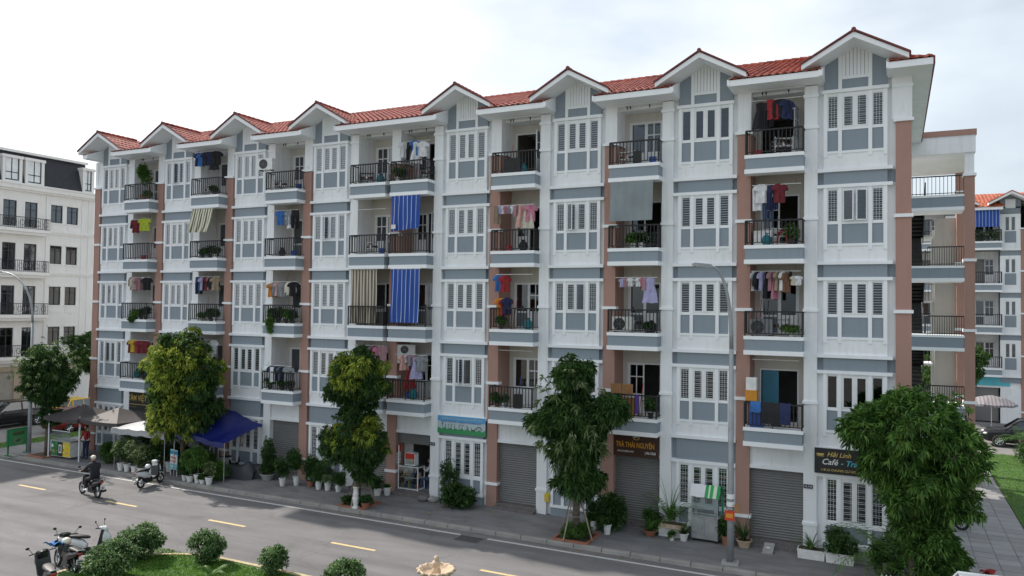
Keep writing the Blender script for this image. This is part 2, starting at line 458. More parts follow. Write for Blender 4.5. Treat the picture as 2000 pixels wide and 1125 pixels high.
def bars_curtain(k, f):
    T = {  # unit -> per storey (0..4): (grille, curtain)
        0: [('bars', None), ('bars', None), ('bars', 'grey'), ('bars', 'grey'), ('bars', 'blue')],
        1: [('bars', None), ('bars', None), ('bars', None), ('bars', 'grey'), ('plain', 'lace')],
        2: [('bars', 'grey'), ('plain', 'lace'), ('bars', 'grey'), ('plain', 'zebra'), (None, 'pale')],
        3: [('bars', 'lace'), ('bars', 'grey'), ('bars', 'grey'), ('bars', None), ('plain', 'zebra')],
        4: [('bars', 'grey'), ('bars', 'blue'), ('plain', 'pale'), ('bars', 'grey'), ('plain', 'lace')],
        5: [('bars', None), ('bars', None), ('bars', None), ('bars', None), ('plain', 'pink')],
        6: [('bars', 'green'), ('bars', 'grey'), ('plain', 'zebra'), ('plain', 'grey'), (None, 'lace')],
        7: [('bars', 'green'), (None, None), ('plain', 'lace'), ('bars', None), ('bars', None)]}
    return T[k][f]
def balcony_mb(w=1.93, dep=0.575):
    """box of one balcony, x centred, z relative to its band; white copings, blue parapet"""
    m = MB(); h = w/2
    m.box(-h, h, -dep, 0.0, -1.07, -0.95, 'trim_white')
    m.box(-h+0.03, h-0.03, -dep+0.03, 0.0, -1.44, -1.07, 'blue_plaster')
    m.box(-h, h, -dep, 0.0, -1.59, -1.44, 'trim_white')
    return m
def railing_mb(w=1.93, dep=0.575):
    m = MB(); h = w/2-0.04; y = -dep+0.04; M = 'black_metal'
    zt, zb = -0.095, -0.86
    m.box(-h, h, y-0.03, y+0.03, zt-0.05, zt, M); m.box(-h, h, y-0.018, y+0.018, zb-0.015, zb+0.015, M)
    n = 14
    for i in range(n+1):
        x = -h+2*h*i/n
        t = 0.022 if i in (0, n) else 0.013
        m.box(x-t, x+t, y-t, y+t, -0.95 if i in (0, n//2, n) else zb, zt-0.03, M)
    for sx in (-1, 1):
        x = sx*h
        m.box(x-0.018, x+0.018, y, 0.0, zt-0.038, zt-0.002, M); m.box(x-0.014, x+0.014, y, 0.0, zb-0.012, zb+0.012, M)
        for i in range(1, 5):
            yy = y+(0-y)*i/5; m.box(x-0.009, x+0.009, yy-0.009, yy+0.009, zb, zt-0.03, M)
    return m
BALC_MESH = balcony_mb().mesh('balcony'); RAIL_MESH = railing_mb().mesh('railing')
# balcony door sets: 1.32 wide, 1.90 high, origin bottom left
def door_leaf_mb(w, h, style):
    m = MB(); t = 0.055
    m.box(0, t, 0, 0.04, 0, h, 'white_frame'); m.box(w-t, w, 0, 0.04, 0, h, 'white_frame')
    m.box(t, w-t, 0, 0.04, h-t, h, 'white_frame'); m.box(t, w-t, 0, 0.04, 0, t, 'white_frame')
    m.box(t, w-t, 0, 0.04, 0.62, 0.69, 'white_frame')
    m.box(t, w-t, 0.012, 0.028, t, 0.62, 'white_frame' if style != 'glass' else 'door_glass_grey')
    if style == 'cross':
        m.box(w/2-0.018, w/2+0.018, -0.004, 0.036, 0.69, h-t, 'white_frame'); m.box(t, w/2-0.018, -0.004, 0.036, h-0.52, h-0.48, 'white_frame'); m.box(w/2+0.018, w-t, -0.004, 0.036, h-0.52, h-0.48, 'white_frame')
    return m
DL = {s: door_leaf_mb(0.61, 1.84, s).mesh('leaf') for s in ('cross', 'plain', 'glass')}
DPANE = flat_mb(0.055, 0.555, 0.02, 0.69, 1.785, 'window_glass').mesh('pane')
DPANE_D = flat_mb(0.055, 0.555, 0.02, 0.69, 1.785, 'dark_glass').mesh('pane')
DFRAME = window_frame_mb(1.32, 1.90, 1, 0.05, -0.02, 0.06).mesh('balcony_door')
DBLUE = flat_mb(0.055, 0.555, -0.005, 0.02, 1.8, 'curtain_blue').mesh('door_curtain')
MATS['door_blue'] = simple('door_blue', (0.05, 0.20, 0.30), 0.6)
DBLUE2 = flat_mb(0.04, 0.60, -0.006, 0.02, 1.84, 'door_blue').mesh('door_curtain')
def put_door(parent, x, y, z, style):
    """style: two letters, one per leaf: c cross-barred, p plain, d dark open, o swung outwards, b blue sheet"""
    f = part('balcony_door', DFRAME, parent, (x, y, z))
    for i, s in enumerate(style):
        lx = 0.05+0.61*i
        if s == 'c': l = part('leaf', DL['cross'], f, (lx, 0, 0.03)); part('pane', DPANE, f, (lx, 0.004, 0.03))
        elif s == 'p': l = part('leaf', DL['plain'], f, (lx, 0.004, 0.03)); part('pane', DPANE, f, (lx, 0.008, 0.03))
        elif s == 'g': l = part('leaf', DL['glass'], f, (lx, 0.002, 0.03)); part('pane', DPANE_D, f, (lx, 0.006, 0.03))
        elif s == 'o':
            l = part('leaf', DL['cross'], f, ((lx, -0.03, 0.03) if i == 0 else (lx+0.61, -0.03, 0.03)), rz=(-1.45 if i == 0 else -1.7))
            part('pane', DPANE, f, l.location, rz=l.rotation_euler.z)
        elif s == 'b': part('door_curtain', DBLUE2, f, (lx, -0.01, 0.03))
    return f

def corrugated(mb, O, U, V, Nn, nu, nv, lu, lv, mat, step=0.022, amp=0.03, clip=None):
    """interlocking roof tiles: O origin at the eave corner, U along the eave, V up the slope, unit vectors; every course steps up"""
    prof = [(0.0, 0.0), (0.22, 0.2), (0.42, 1.0), (0.62, 1.0), (0.82, 0.2)]
    for j in range(nv):
        a, b_ = [], []
        for i in range(nu):
            for (fx, fh) in prof:
                u = (i+fx)*lu
                p = O + U*u + V*(j*lv) + Nn*(amp*fh+step)
                q = O + U*u + V*((j+1)*lv+0.02) + Nn*(amp*fh)
                a.append(p); b_.append(q)
        u = nu*lu
        a.append(O+U*u+V*(j*lv)+Nn*step); b_.append(O+U*u+V*((j+1)*lv+0.02))
        if clip:
            keep = [clip(p, q) for p, q in zip(a, b_)]
        i0 = len(mb.v); k = mb.mi(mat); n = len(a)
        lo = [p-Nn*(step+0.004) for p in a]
        mb.v.extend([tuple(p) for p in lo]); mb.v.extend([tuple(p) for p in a]); mb.v.extend([tuple(p) for p in b_])
        for i in range(n-1):
            if clip and not (keep[i] and keep[i+1]): continue
            mb.f.append((i0+i, i0+i+1, i0+n+i+1, i0+n+i)); mb.m.append(k)
            mb.f.append((i0+n+i, i0+n+i+1, i0+2*n+i+1, i0+2*n+i)); mb.m.append(k)
def tilemat(name, cols):
    m, t, b, o_ = newmat(name); b.inputs['Roughness'].default_value = 0.45
    N = t.nodes.new; K = t.links.new
    g_ = N("ShaderNodeNewGeometry"); s_ = N("ShaderNodeVectorMath"); s_.operation = 'SNAP'; s_.inputs[1].default_value = (0.25, 0.33, 50)
    K(g_.outputs['Position'], s_.inputs[0]); w_ = N("ShaderNodeTexWhiteNoise"); K(s_.outputs[0], w_.inputs['Vector'])
    n_ = N("ShaderNodeTexNoise"); n_.inputs['Scale'].default_value = 1.6; n_.inputs['Detail'].default_value = 5; K(g_.outputs['Position'], n_.inputs['Vector'])
    a_ = N("ShaderNodeMath"); a_.operation = 'MULTIPLY_ADD'; a_.inputs[1].default_value = 0.45; K(w_.outputs[0], a_.inputs[0]); K(n_.outputs[0], a_.inputs[2])
    r_ = N("ShaderNodeValToRGB"); e = r_.color_ramp.elements; e[0].position = 0.4; e[0].color = c4(cols[0]); e[1].position = 1.0; e[1].color = c4(cols[2]); x = e.new(0.7); x.color = c4(cols[1])
    K(a_.outputs[0], r_.inputs[0]); K(r_.outputs[0], b.inputs['Base Color'])
tilemat('roof_red', [(0.16, 0.030, 0.018), (0.32, 0.055, 0.030), (0.40, 0.11, 0.065)])
tilemat('roof_orange', [(0.30, 0.07, 0.03), (0.46, 0.11, 0.045), (0.52, 0.16, 0.07)])
simple('tile_edge', (0.16, 0.03, 0.025), 0.6, var=0.3, scale=8)

def gable(parent, cx, y0=-1.05, y1=2.6, roofmat='roof_red'):
    """street gable over a bay, centred at x=cx"""
    hw, zt, ze = 1.58, 17.05, 16.16
    sl = (zt-ze)/hw
    g = MB()
    # wall of the gable
    def top(x): return zt-0.20-abs(x-cx)*sl
    b0, b1 = cx-0.965, cx+0.965
    g.prism([(b0, 15.36), (b1, 15.36), (b1, top(b1)), (cx, top(cx)), (b0, top(b0))], 1, 0.0, 1.8, 'blue_plaster')
    for a, c_ in ((0.45, 0.565), (1.365, 1.48)):
        x0, x1 = b0+a, b0+c_
        g.prism([(x0, 15.36), (x1, 15.36), (x1, top(x1)), (x0, top(x0))], 1, -0.03, -0.001, 'trim_white')
    g.box(b0+0.565, b1-0.565, -0.025, -0.001, 15.80, 15.90, 'trim_white')
    x0, x1 = b0+0.565, b1-0.565
    g.prism([(x0, 15.90), (x1, 15.90), (x1, top(x1)), (cx, top(cx)), (x0, top(x0))], 1, -0.012, -0.001, 'grey_render')
    wall_o = part('gable', g, parent)
    s_ = MB(); n = 7; w = (x1-x0)/n
    for i in range(n):
        a, c_ = x0+w*i+0.009, x0+w*(i+1)-0.009
        mid = [(a, 15.90), (c_, 15.90), (c_, top(c_))] + ([(cx, top(cx))] if a < cx < c_ else []) + [(a, top(a))]
        s_.prism(mid, 1, -0.040, -0.013, 'trim_white')
    part('slat_panel', s_, wall_o, kind='stuff')
    # sloping roof slabs with white bargeboards and soffit
    r = MB()
    for sx in (-1, 1):
        pts = [(cx, zt-0.03), (cx+sx*hw, ze-0.03), (cx+sx*hw, ze-0.19), (cx, zt-0.21)]
        r.prism(pts, 1, y0, y1, 'trim_white')
    part('gable_soffit', r, wall_o)
    t = MB()
    ln = sqrt(hw*hw+(zt-ze)**2)+0.05
    for sx in (-1, 1):
        V = Vector((-sx*hw, 0, zt-ze)).normalized(); U = Vector((0, -sx, 0)) if sx > 0 else Vector((0, 1, 0))
        U = Vector((0, 1, 0)); Nn = Vector((sx*(zt-ze), 0, hw)).normalized()
        O = Vector((cx+sx*(hw+0.04), y0-0.04, ze-0.045))
        nu = int((y1-y0)/0.22)
        corrugated(t, O, U, V, Nn, nu, 5, 0.22, ln/5, roofmat)
        # dark verge edge
        t.prism([(cx+sx*(hw+0.05), ze-0.05), (cx, zt+0.0), (cx, zt+0.055), (cx+sx*(hw+0.05), ze+0.02)], 1, y0-0.05, y0+0.0, 'tile_edge')
    part('roof_tiles', t, wall_o, kind='stuff')
    rc = MB()
    n = int((y1-y0-1.2)/0.3)
    for i in range(n):
        y = y0-0.06+i*0.3; rc.tube([(cx, y, zt+0.03), (cx, y+0.31, zt+0.022)], [0.075, 0.06], 'tile_edge' if i == 0 else roofmat, 8)
    part('ridge_cap', rc, wall_o)
    return wall_o

bld = thing('apartment_building', 'long five storey white and grey apartment block with eight red gables and balconies', 'building', (0, 0, 0))
XL, XR = -0.23, 8*P+0.24
# --- inner structure: storeys, party walls, rear -----------------------------
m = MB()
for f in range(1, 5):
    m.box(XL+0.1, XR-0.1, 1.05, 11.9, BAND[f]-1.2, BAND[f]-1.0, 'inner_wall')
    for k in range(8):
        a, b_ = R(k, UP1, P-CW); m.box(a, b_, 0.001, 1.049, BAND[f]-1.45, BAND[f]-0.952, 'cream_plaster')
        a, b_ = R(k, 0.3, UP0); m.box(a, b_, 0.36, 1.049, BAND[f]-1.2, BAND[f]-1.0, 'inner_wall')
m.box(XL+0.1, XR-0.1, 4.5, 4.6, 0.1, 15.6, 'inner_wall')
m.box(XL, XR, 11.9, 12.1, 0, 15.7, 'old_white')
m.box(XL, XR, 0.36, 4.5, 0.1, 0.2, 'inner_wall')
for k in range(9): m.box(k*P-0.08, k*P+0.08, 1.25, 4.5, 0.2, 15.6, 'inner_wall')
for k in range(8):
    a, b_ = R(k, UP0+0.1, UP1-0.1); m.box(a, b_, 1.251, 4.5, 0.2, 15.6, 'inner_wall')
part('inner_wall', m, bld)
m = MB()
m.box(XL, XL+0.18, 0.02, 11.9, 0, 15.7, 'white_plaster')
m.box(XR-0.18, XR, 0.25, 11.9, 0, 15.7, 'white_plaster')
# ceiling above the top storey
m.box(XL, XR, 0.36, 11.9, 15.62, 15.72, 'white_plaster')
part('side_wall', m, bld)
# --- the street front --------------------------------------------------------
m = MB(); LW = UP0-CW-0.004
LEDGE_A = flat_mb(0, LW, -0.07, 0, 0.115, 'trim_white', 0.219).mesh('ledge'); LEDGE_B = flat_mb(0, LW, -0.055, -0.11, 0, 'trim_white', 0.203).mesh('ledge'); LEDGE_C = flat_mb(0, UB1-UB0+0.1, -0.075, 0, 0.11, 'trim_white', 0.224).mesh('ledge')
PIERBAND = flat_mb(-0.035, UP1-UP0+0.035, -0.04, -0.10, 0, 'trim_white', 0.34).mesh('pier_band')
for k in range(8):
    top = 15.95
    # recess strips each side of the bay, full height, with blue bands at the spandrels
    for (u0, u1) in ((CW-0.02, UB0+0.05), (UB1-0.05, UP0+0.02)):
        a, b_ = R(k, u0-(0 if k < 7 or u0 > 1 else 0.10), u1)
        if k == 7 and u0 < 1: b_ = 8*P-0.10
        z = 0.0
        for f in range(0, 5):
            B = BAND[f]
            s0 = B+1.06 if f else 2.67
            s1 = B+1.48 if f else 3.43
            m.box(a, b_, 0.15, 0.35, z, s0 if f < 4 else top, 'white_plaster')
            if f < 4:
                m.box(a, b_, 0.15, 0.35, s0, s1, 'blue_plaster'); z = s1
    # blue spandrels at the bay's own plane, room behind closed off
    a, b_ = R(k, UB0, UB1)
    for f in range(0, 4):
        B = BAND[f]; s0 = B+1.06 if f else 2.67; s1 = B+1.48 if f else 3.43
        m.box(a, b_, 0.003, 0.35, s0, s1, 'blue_plaster')
        la, lb = R(k, CW+0.002, UP0-0.002)
        part('ledge', LEDGE_A, bld, (la, 0, s1)); part('ledge', LEDGE_B, bld, (la, 0, s0))
    la, lb = R(k, UB0-0.05, UB1+0.05)
    part('ledge', LEDGE_C, bld, (la, 0, 15.36))
    # piers: white, with a moulding at every band
    a, b_ = R(k, UP0, UP1)
    m.box(a, b_, 0.0, 1.25, 0, 15.75, 'white_plaster')
    for f in range(0, 5):
        part('pier_band', PIERBAND, bld, (a, 0, BAND[f]))
    part('pier_band', PIERBAND, bld, (a, 0, 15.40))
    m.box(a-0.004, b_+0.004, -0.012, 0.2, 0, 0.88, 'white_plaster')
    # upper white pier above the brown column, on the balcony side
    # balcony back walls with door openings
    a, b_ = R(k, UP1, P-CW)
    mid = (a+b_)/2
    for f in range(1, 5):
        B = BAND[f]; z0 = B-0.95; z1 = B+1.649 if f < 4 else 15.7
        d0, d1 = mid-0.70, mid+0.62
        wm = 'cream_plaster'
        m.box(a, d0, 1.05, 1.24, z0-0.1, z1, wm); m.box(d1, b_, 1.05, 1.24, z0-0.1, z1, wm); m.box(d0, d1, 1.05, 1.24, z0+1.90, z1, wm)
part('wall', m, bld)
# columns with white bands
CBM = flat_mb(-CW-0.055, CW+0.055, -0.05, -0.11, 0, 'trim_white', 0.30).mesh('band'); CBT = flat_mb(-CW-0.07, CW+0.07, -0.06, -0.10, 0, 'trim_white', 0.34).mesh('band')
def bands(co):
    for zz in BAND[:4]: part('band', CBM, co, (0, 0, zz))
    part('band', CBT, co, (0, 0, BAND[4]))
for c in range(9):
    m = MB(); m.box(-CW, CW, 0, 1.2, 0, BAND[4]-0.10, 'brown_plaster')
    x = c*P+(0.08 if c == 8 else 0)
    co = part('column', m, bld, (x, 0, 0)); bands(co)
    m = MB(); m.box(-CW, CW, 0.06, 1.2, BAND[4]-0.02, 15.74, 'white_plaster')
    if 0 < c < 8: part('pier', m, bld, (x, 0, 0))
    elif c == 8:
        m = MB(); m.box(-0.34, CW+0.02, 0.06, 1.2, BAND[4], 15.74, 'white_plaster'); m.box(-0.34, CW+0.05, 0.03, 0.3, 15.36, 15.47, 'trim_white'); part('pier', m, bld, (x, 0, 0))
    else:
        m = MB(); m.box(-CW, 0.4, 0.06, 1.2, BAND[4], 15.74, 'white_plaster'); part('pier', m, bld, (x, 0, 0))
# bays and windows
BAYM = {}
for f in range(0, 5):
    B = BAND[f]
    if f == 0: z0, z1, g0, g1 = 0.0, 2.56, 1.10, 2.50
    elif f < 4: z0, z1, g0, g1 = B-1.505, B+0.95, B-0.20, B+0.90
    else: z0, z1, g0, g1 = B-1.505, 15.36, B-0.16, 15.28
    BAYM[f] = (bay_mb(z0, z1, g0, g1, f == 0).mesh('bay'), g0, g1)
for k in range(8):
    a, b_ = R(k, UB0, UB1)
    for f in range(5):
        me, g0, g1 = BAYM[f]
        part('bay', me, bld, (a, 0, 0))
        gr, cu = bars_curtain(k, f)
        h = g1-g0
        put_window(bld, a+0.115, 0.02, g0, 0.335, h, 1, gr, cu)
        put_window(bld, a+0.565, 0.0, g0, 0.80, h, 2, gr, cu)
        put_window(bld, a+1.48, 0.02, g0, 0.335, h, 1, gr, cu)
        if (k, f) in ((5, 3), (1, 4), (4, 1), (7, 3), (0, 1), (3, 3)): open_sash(bld, a+0.60, -0.04, g0+0.035, h-0.07, -38 if k != 7 else -14)
        if (k, f) in ((7, 3), (5, 2), (4, 1)): open_sash(bld, a+1.33, -0.04, g0+0.035, h-0.07, 198 if k == 7 else 214)
    gable(bld, (a+b_)/2)
# balconies
DOORS = {0: ['', 'cg', 'pg', 'pg', 'gc'], 1: ['', 'pg', 'pd', 'pd', 'pc'], 2: ['', 'pd', 'pd', 'gc', 'cp'], 3: ['', 'pd', 'pd', 'cg', 'cg'],
         4: ['', 'pc', 'gc', 'co', 'pd'], 5: ['', 'pc', 'gc', 'pd', 'do'], 6: ['', 'cd', 'gp', 'pd', 'pc'], 7: ['', 'bd', 'gp', 'cd', 'do']}
for k in range(8):
    cx = sum(R(k, BALC, BALC))/2
    a, b_ = R(k, UP1, P-CW); mid = (a+b_)/2
    for f in range(1, 5):
        o = part('balcony', BALC_MESH, bld, (cx, 0, BAND[f]))
        part('railing', RAIL_MESH, o)
        put_door(bld, mid-0.70, 1.06, BAND[f]-0.95, DOORS[k][f])
# garage bays
sh = MB(); nsl = 27
for i in range(nsl):
    z = i*2.40/nsl
    sh.prism([(0, z), (-0.022, z+0.03), (-0.022, z+0.055), (0, z+2.40/nsl-0.004)], 0, -0.88, 0.88, 'shutter_grey')
sh.box(-0.88, 0.88, 0.002, 0.02, 0, 2.4, 'shutter_grey')
SHM = sh.mesh('roller_shutter')
for k in range(8):
    a, b_ = R(k, UP1, P-CW); mid = (a+b_)/2
    m = MB()
    m.box(a, b_, 0.10, 1.2, 2.71, 3.57, 'white_plaster'); m.box(a, b_, 0.04, 1.2, 2.60, 2.71, 'trim_white')
    part('lintel', m, bld)
    if k == 4:
        m = MB(); m.box(a, b_, 0.18, 0.20, 2.15, 2.6, 'shutter_grey')
        for i in range(5): m.box(a, b_, 0.165, 0.18, 2.16+i*0.09, 2.23+i*0.09, 'shutter_grey')
        part('roller_shutter', m, bld)
    else:
        part('roller_shutter', SHM, bld, (mid, 0.25, 0.19))
    m = MB(); m.box(a-0.02, b_+0.02, -0.02, 0.9, 0.10, 0.19, 'step_granite'); m.box(a-0.02, b_+0.02, -0.32, 0.9, 0.0, 0.098, 'step_granite')
    part('doorstep', m, bld)
# --- roof --------------------------------------------------------------------
mid_x = 0.5*(XL+XR)
th = math.atan(SLOPE); Vf = Vector((0, cos(th), sin(th))); Nf = Vector((0, -sin(th), cos(th)))
t = MB()
RX0, RX1 = 0.05, 40.30
HIPX = 37.9
LV = 0.335
nu = int((RX1-RX0)/0.25)
# upper front slope from the wall line to the ridge, clipped by the hip at the right
def eave_z(y): return EAVE_Z+SLOPE*(y-EAVE_Y)
def hipclip(p, q): return q.x <= RX1-(RX1-HIPX)*(q.y-EAVE_Y)/(RIDGE_Y-EAVE_Y)+0.05
O = Vector((RX0, 0.02, eave_z(0.02)))
nv = int((RIDGE_Y-0.02)/cos(th)/LV)+1
corrugated(t, O, Vector((1, 0, 0)), Vf, Nf, nu, nv, 0.25, (RIDGE_Y-0.02)/cos(th)/nv, 'roof_red', clip=hipclip)
# eave pieces over the balconies and at both ends
spans = []
edges = [RX0]
for k in range(8):
    a, b_ = R(k, UB0, UB1)
    edges += [a, b_]
edges.append(RX1)
for i in range(0, len(edges), 2): spans.append((edges[i], edges[i+1]))
for (a, b_) in spans:
    n = max(1, round((b_-a)/0.25)); lu = (b_-a)/n
    corrugated(t, Vector((a, EAVE_Y-0.03, EAVE_Z-0.012)), Vector((1, 0, 0)), Vf, Nf, n, 3, lu, (0.97+0.03)/cos(th)/3, 'roof_red')
ro = part('roof', MB(), bld) if False else None
m = MB()
# roof body below the tiles, rear slope, hip end
m.face([(RX0, 0.0, eave_z(0)-0.03), (RX1, 0.0, eave_z(0)-0.03), (HIPX, RIDGE_Y, eave_z(RIDGE_Y)-0.03), (RX0, RIDGE_Y, eave_z(RIDGE_Y)-0.03)], 'tile_edge')
m.face([(RX0, RIDGE_Y, eave_z(RIDGE_Y)-0.03), (HIPX, RIDGE_Y, eave_z(RIDGE_Y)-0.03), (RX1, 12.9, EAVE_Z), (RX0, 12.9, EAVE_Z)], 'roof_red')
m.face([(RX1, EAVE_Y, EAVE_Z), (RX1, 12.9, EAVE_Z), (HIPX, RIDGE_Y, eave_z(RIDGE_Y))], 'roof_red')
m.prism([(EAVE_Y+1, EAVE_Z+0.2), (12.8, EAVE_Z), (RIDGE_Y, eave_z(RIDGE_Y)-0.05)], 0, RX0-0.0, RX0+0.15, 'white_plaster')
m.box(RX0, XR, 0.36, 11.9, 15.73, 15.93, 'white_plaster')
# right-hand eave: soffit, white fascia and dark tile edge
m.box(XR+0.001, RX1-0.02, 0.361, 12.85, 15.702, 15.78, 'white_plaster')
m.box(RX1-0.02, RX1+0.03, EAVE_Y, 12.85, 15.74, 15.98, 'tile_edge')
roof = part('roof', m, bld)
part('roof_tiles', t, roof, kind='stuff')
# eave boxes
for i, (a, b_) in enumerate(spans):
    m = MB()
    e = b_-(0.02 if i == len(spans)-1 else 0)
    m.prism([(EAVE_Y, 15.72), (EAVE_Y, 15.925), (0.0, 16.265), (0.36, 16.35), (0.36, 15.70), (0.0, 15.70), (0.0, 15.72)], 0, a+0.005, e-0.005, 'trim_white')
    m.prism([(EAVE_Y-0.02, 15.745), (EAVE_Y-0.02, 15.95), (0.0, 16.34), (0.0, 15.745)], 0, a+(-0.03 if i else 0), a+0.05, 'trim_white')
    if i < len(spans)-1: m.prism([(EAVE_Y-0.02, 15.745), (EAVE_Y-0.02, 15.95), (0.0, 16.34), (0.0, 15.745)], 0, b_-0.09, b_+0.03, 'trim_white')
    part('eave', m, bld)
m = MB()
x = RX0
while x < HIPX:
    m.tube([(x, RIDGE_Y, eave_z(RIDGE_Y)+0.03), (x+0.34, RIDGE_Y, eave_z(RIDGE_Y)+0.02)], [0.095, 0.075], 'roof_red', 8); x += 0.33
part('ridge_cap', m, bld)

# --- open stair tower at the rear right --------------------------------------
m = MB()
TY0, TY1, TX0, TX1 = 11.5, 17.5, 39.63, 42.35
m.box(TX0+0.0, TX1+0.06, TY0-0.06, TY1, 15.15, 15.92, 'white_plaster'); m.box(TX0, TX1+0.10, TY0-0.10, TY1+0.04, 15.92, 16.17, 'brown_plaster')
m.box(40.9, 42.0, 17.3, 17.45, 0, 12.3, 'grey_render')
m.box(42.0, 42.2, 12.0, 14.4, 0.0, 12.2, 'grey_render') if False else None
m.box(40.95, 42.0, 14.6, 14.75, 3.5, 12.6, 'grey_render')
part('stair_tower', m, bld)
TBAND = flat_mb(-0.26, 0.26, -0.26, -0.02, 0.10, 'trim_white', 0.52).mesh('band')
for (cx, cy, zt) in ((42.18, TY0+0.2, 14.13), (42.05, 14.4, 13.0), (42.2, 17.3, 15.15)):
    m = MB(); m.box(-0.2, 0.2, -0.2, 0.2, 0, zt, 'brown_plaster')
    c_ = part('column', m, bld, (cx, cy, 0))
    for zz in (1.0, 4.1, 7.25, 10.35, 14.13):
        if zz <= zt+0.01: part('band', TBAND, c_, (0, 0, zz))
m = MB(); m.box(42.0, 42.36, TY0+0.02, TY0+0.4, 14.23, 15.15, 'white_plaster'); part('pier', m, bld)
for i, zt in enumerate((13.32, 10.15, 7.06, 3.96)):
    m = MB()
    m.box(TX0, 41.98, TY0, TY0+1.7, zt-0.10, zt, 'trim_white'); m.box(TX0, 41.98, TY0+0.03, TY0+1.7, zt-0.55, zt-0.10, 'blue_plaster'); m.box(TX0, 41.98, TY0, TY0+1.7, zt-0.70, zt-0.55, 'trim_white')
    lo = part('landing', m, bld)
    g = MB(); n = 15; xa = TX0 if i == 0 else 40.55
    for j in range(n+1):
        x = xa+(41.96-xa)*j/n; g.box(x-0.011, x+0.011, TY0+0.05, TY0+0.072, zt, zt+0.84, 'black_metal')
    g.box(xa, 41.97, TY0+0.04, TY0+0.09, zt+0.82, zt+0.87, 'black_metal'); g.box(xa, 41.97, TY0+0.045, TY0+0.08, zt+0.06, zt+0.09, 'black_metal')
    part('railing', g, lo)
    # half landing at the back and the dark steel flights
    h = MB(); zh = zt-1.5
    h.box(TX0, 40.9, 15.4, 17.3, zh-0.1, zh, 'white_plaster')
    for j in range(9):
        x = TX0+0.1+(40.85-TX0-0.1)*j/8; h.box(x-0.01, x+0.01, 15.42, 15.44, zh, zh+0.8, 'black_metal')
    h.box(TX0, 40.9, 15.40, 15.45, zh+0.78, zh+0.83, 'black_metal')
    part('half_landing', h, bld)
    s_ = MB(); ns = 9
    for j in range(ns):
        y = TY0+1.5+(15.4-TY0-1.5)*j/ns; z = zt-1.5*(j+1)/ns
        s_.box(TX0+0.05, 40.45, y, y+0.32, z-0.06, z, 'black_metal')
        s_.box(TX0+0.05, 40.45, y, y+0.02, z-0.06, z+1.5/ns, 'black_metal')
    s_.prism([(TY0+1.4, zt-0.35), (TY0+1.4, zt-0.02), (15.4, zh-0.02), (15.4, zh-0.35)], 0, 40.45, 40.49, 'black_metal')
    s_.tube([(40.5, TY0+1.45, zt+0.8), (40.5, 15.3, zh+0.8)], 0.03, 'black_metal', 5)
    s_.tube([(40.5, TY0+1.45, zt), (40.5, TY0+1.45, zt+0.8)], 0.03, 'black_metal', 5)
    # flight from the half landing down, ends in front of the lower landing
    if i < 3:
        for j in range(ns):
            y = 15.4-(15.4-TY0-1.5)*j/ns; z = zh-1.6*(j+1)/ns
            s_.box(TX0+0.05, 40.40, y-0.32, y, z-0.06, z, 'black_metal')
            s_.box(TX0+0.05, 40.40, y-0.02, y, z-0.06, z+1.6/ns, 'black_metal')
    part('stair_flight', s_, bld)
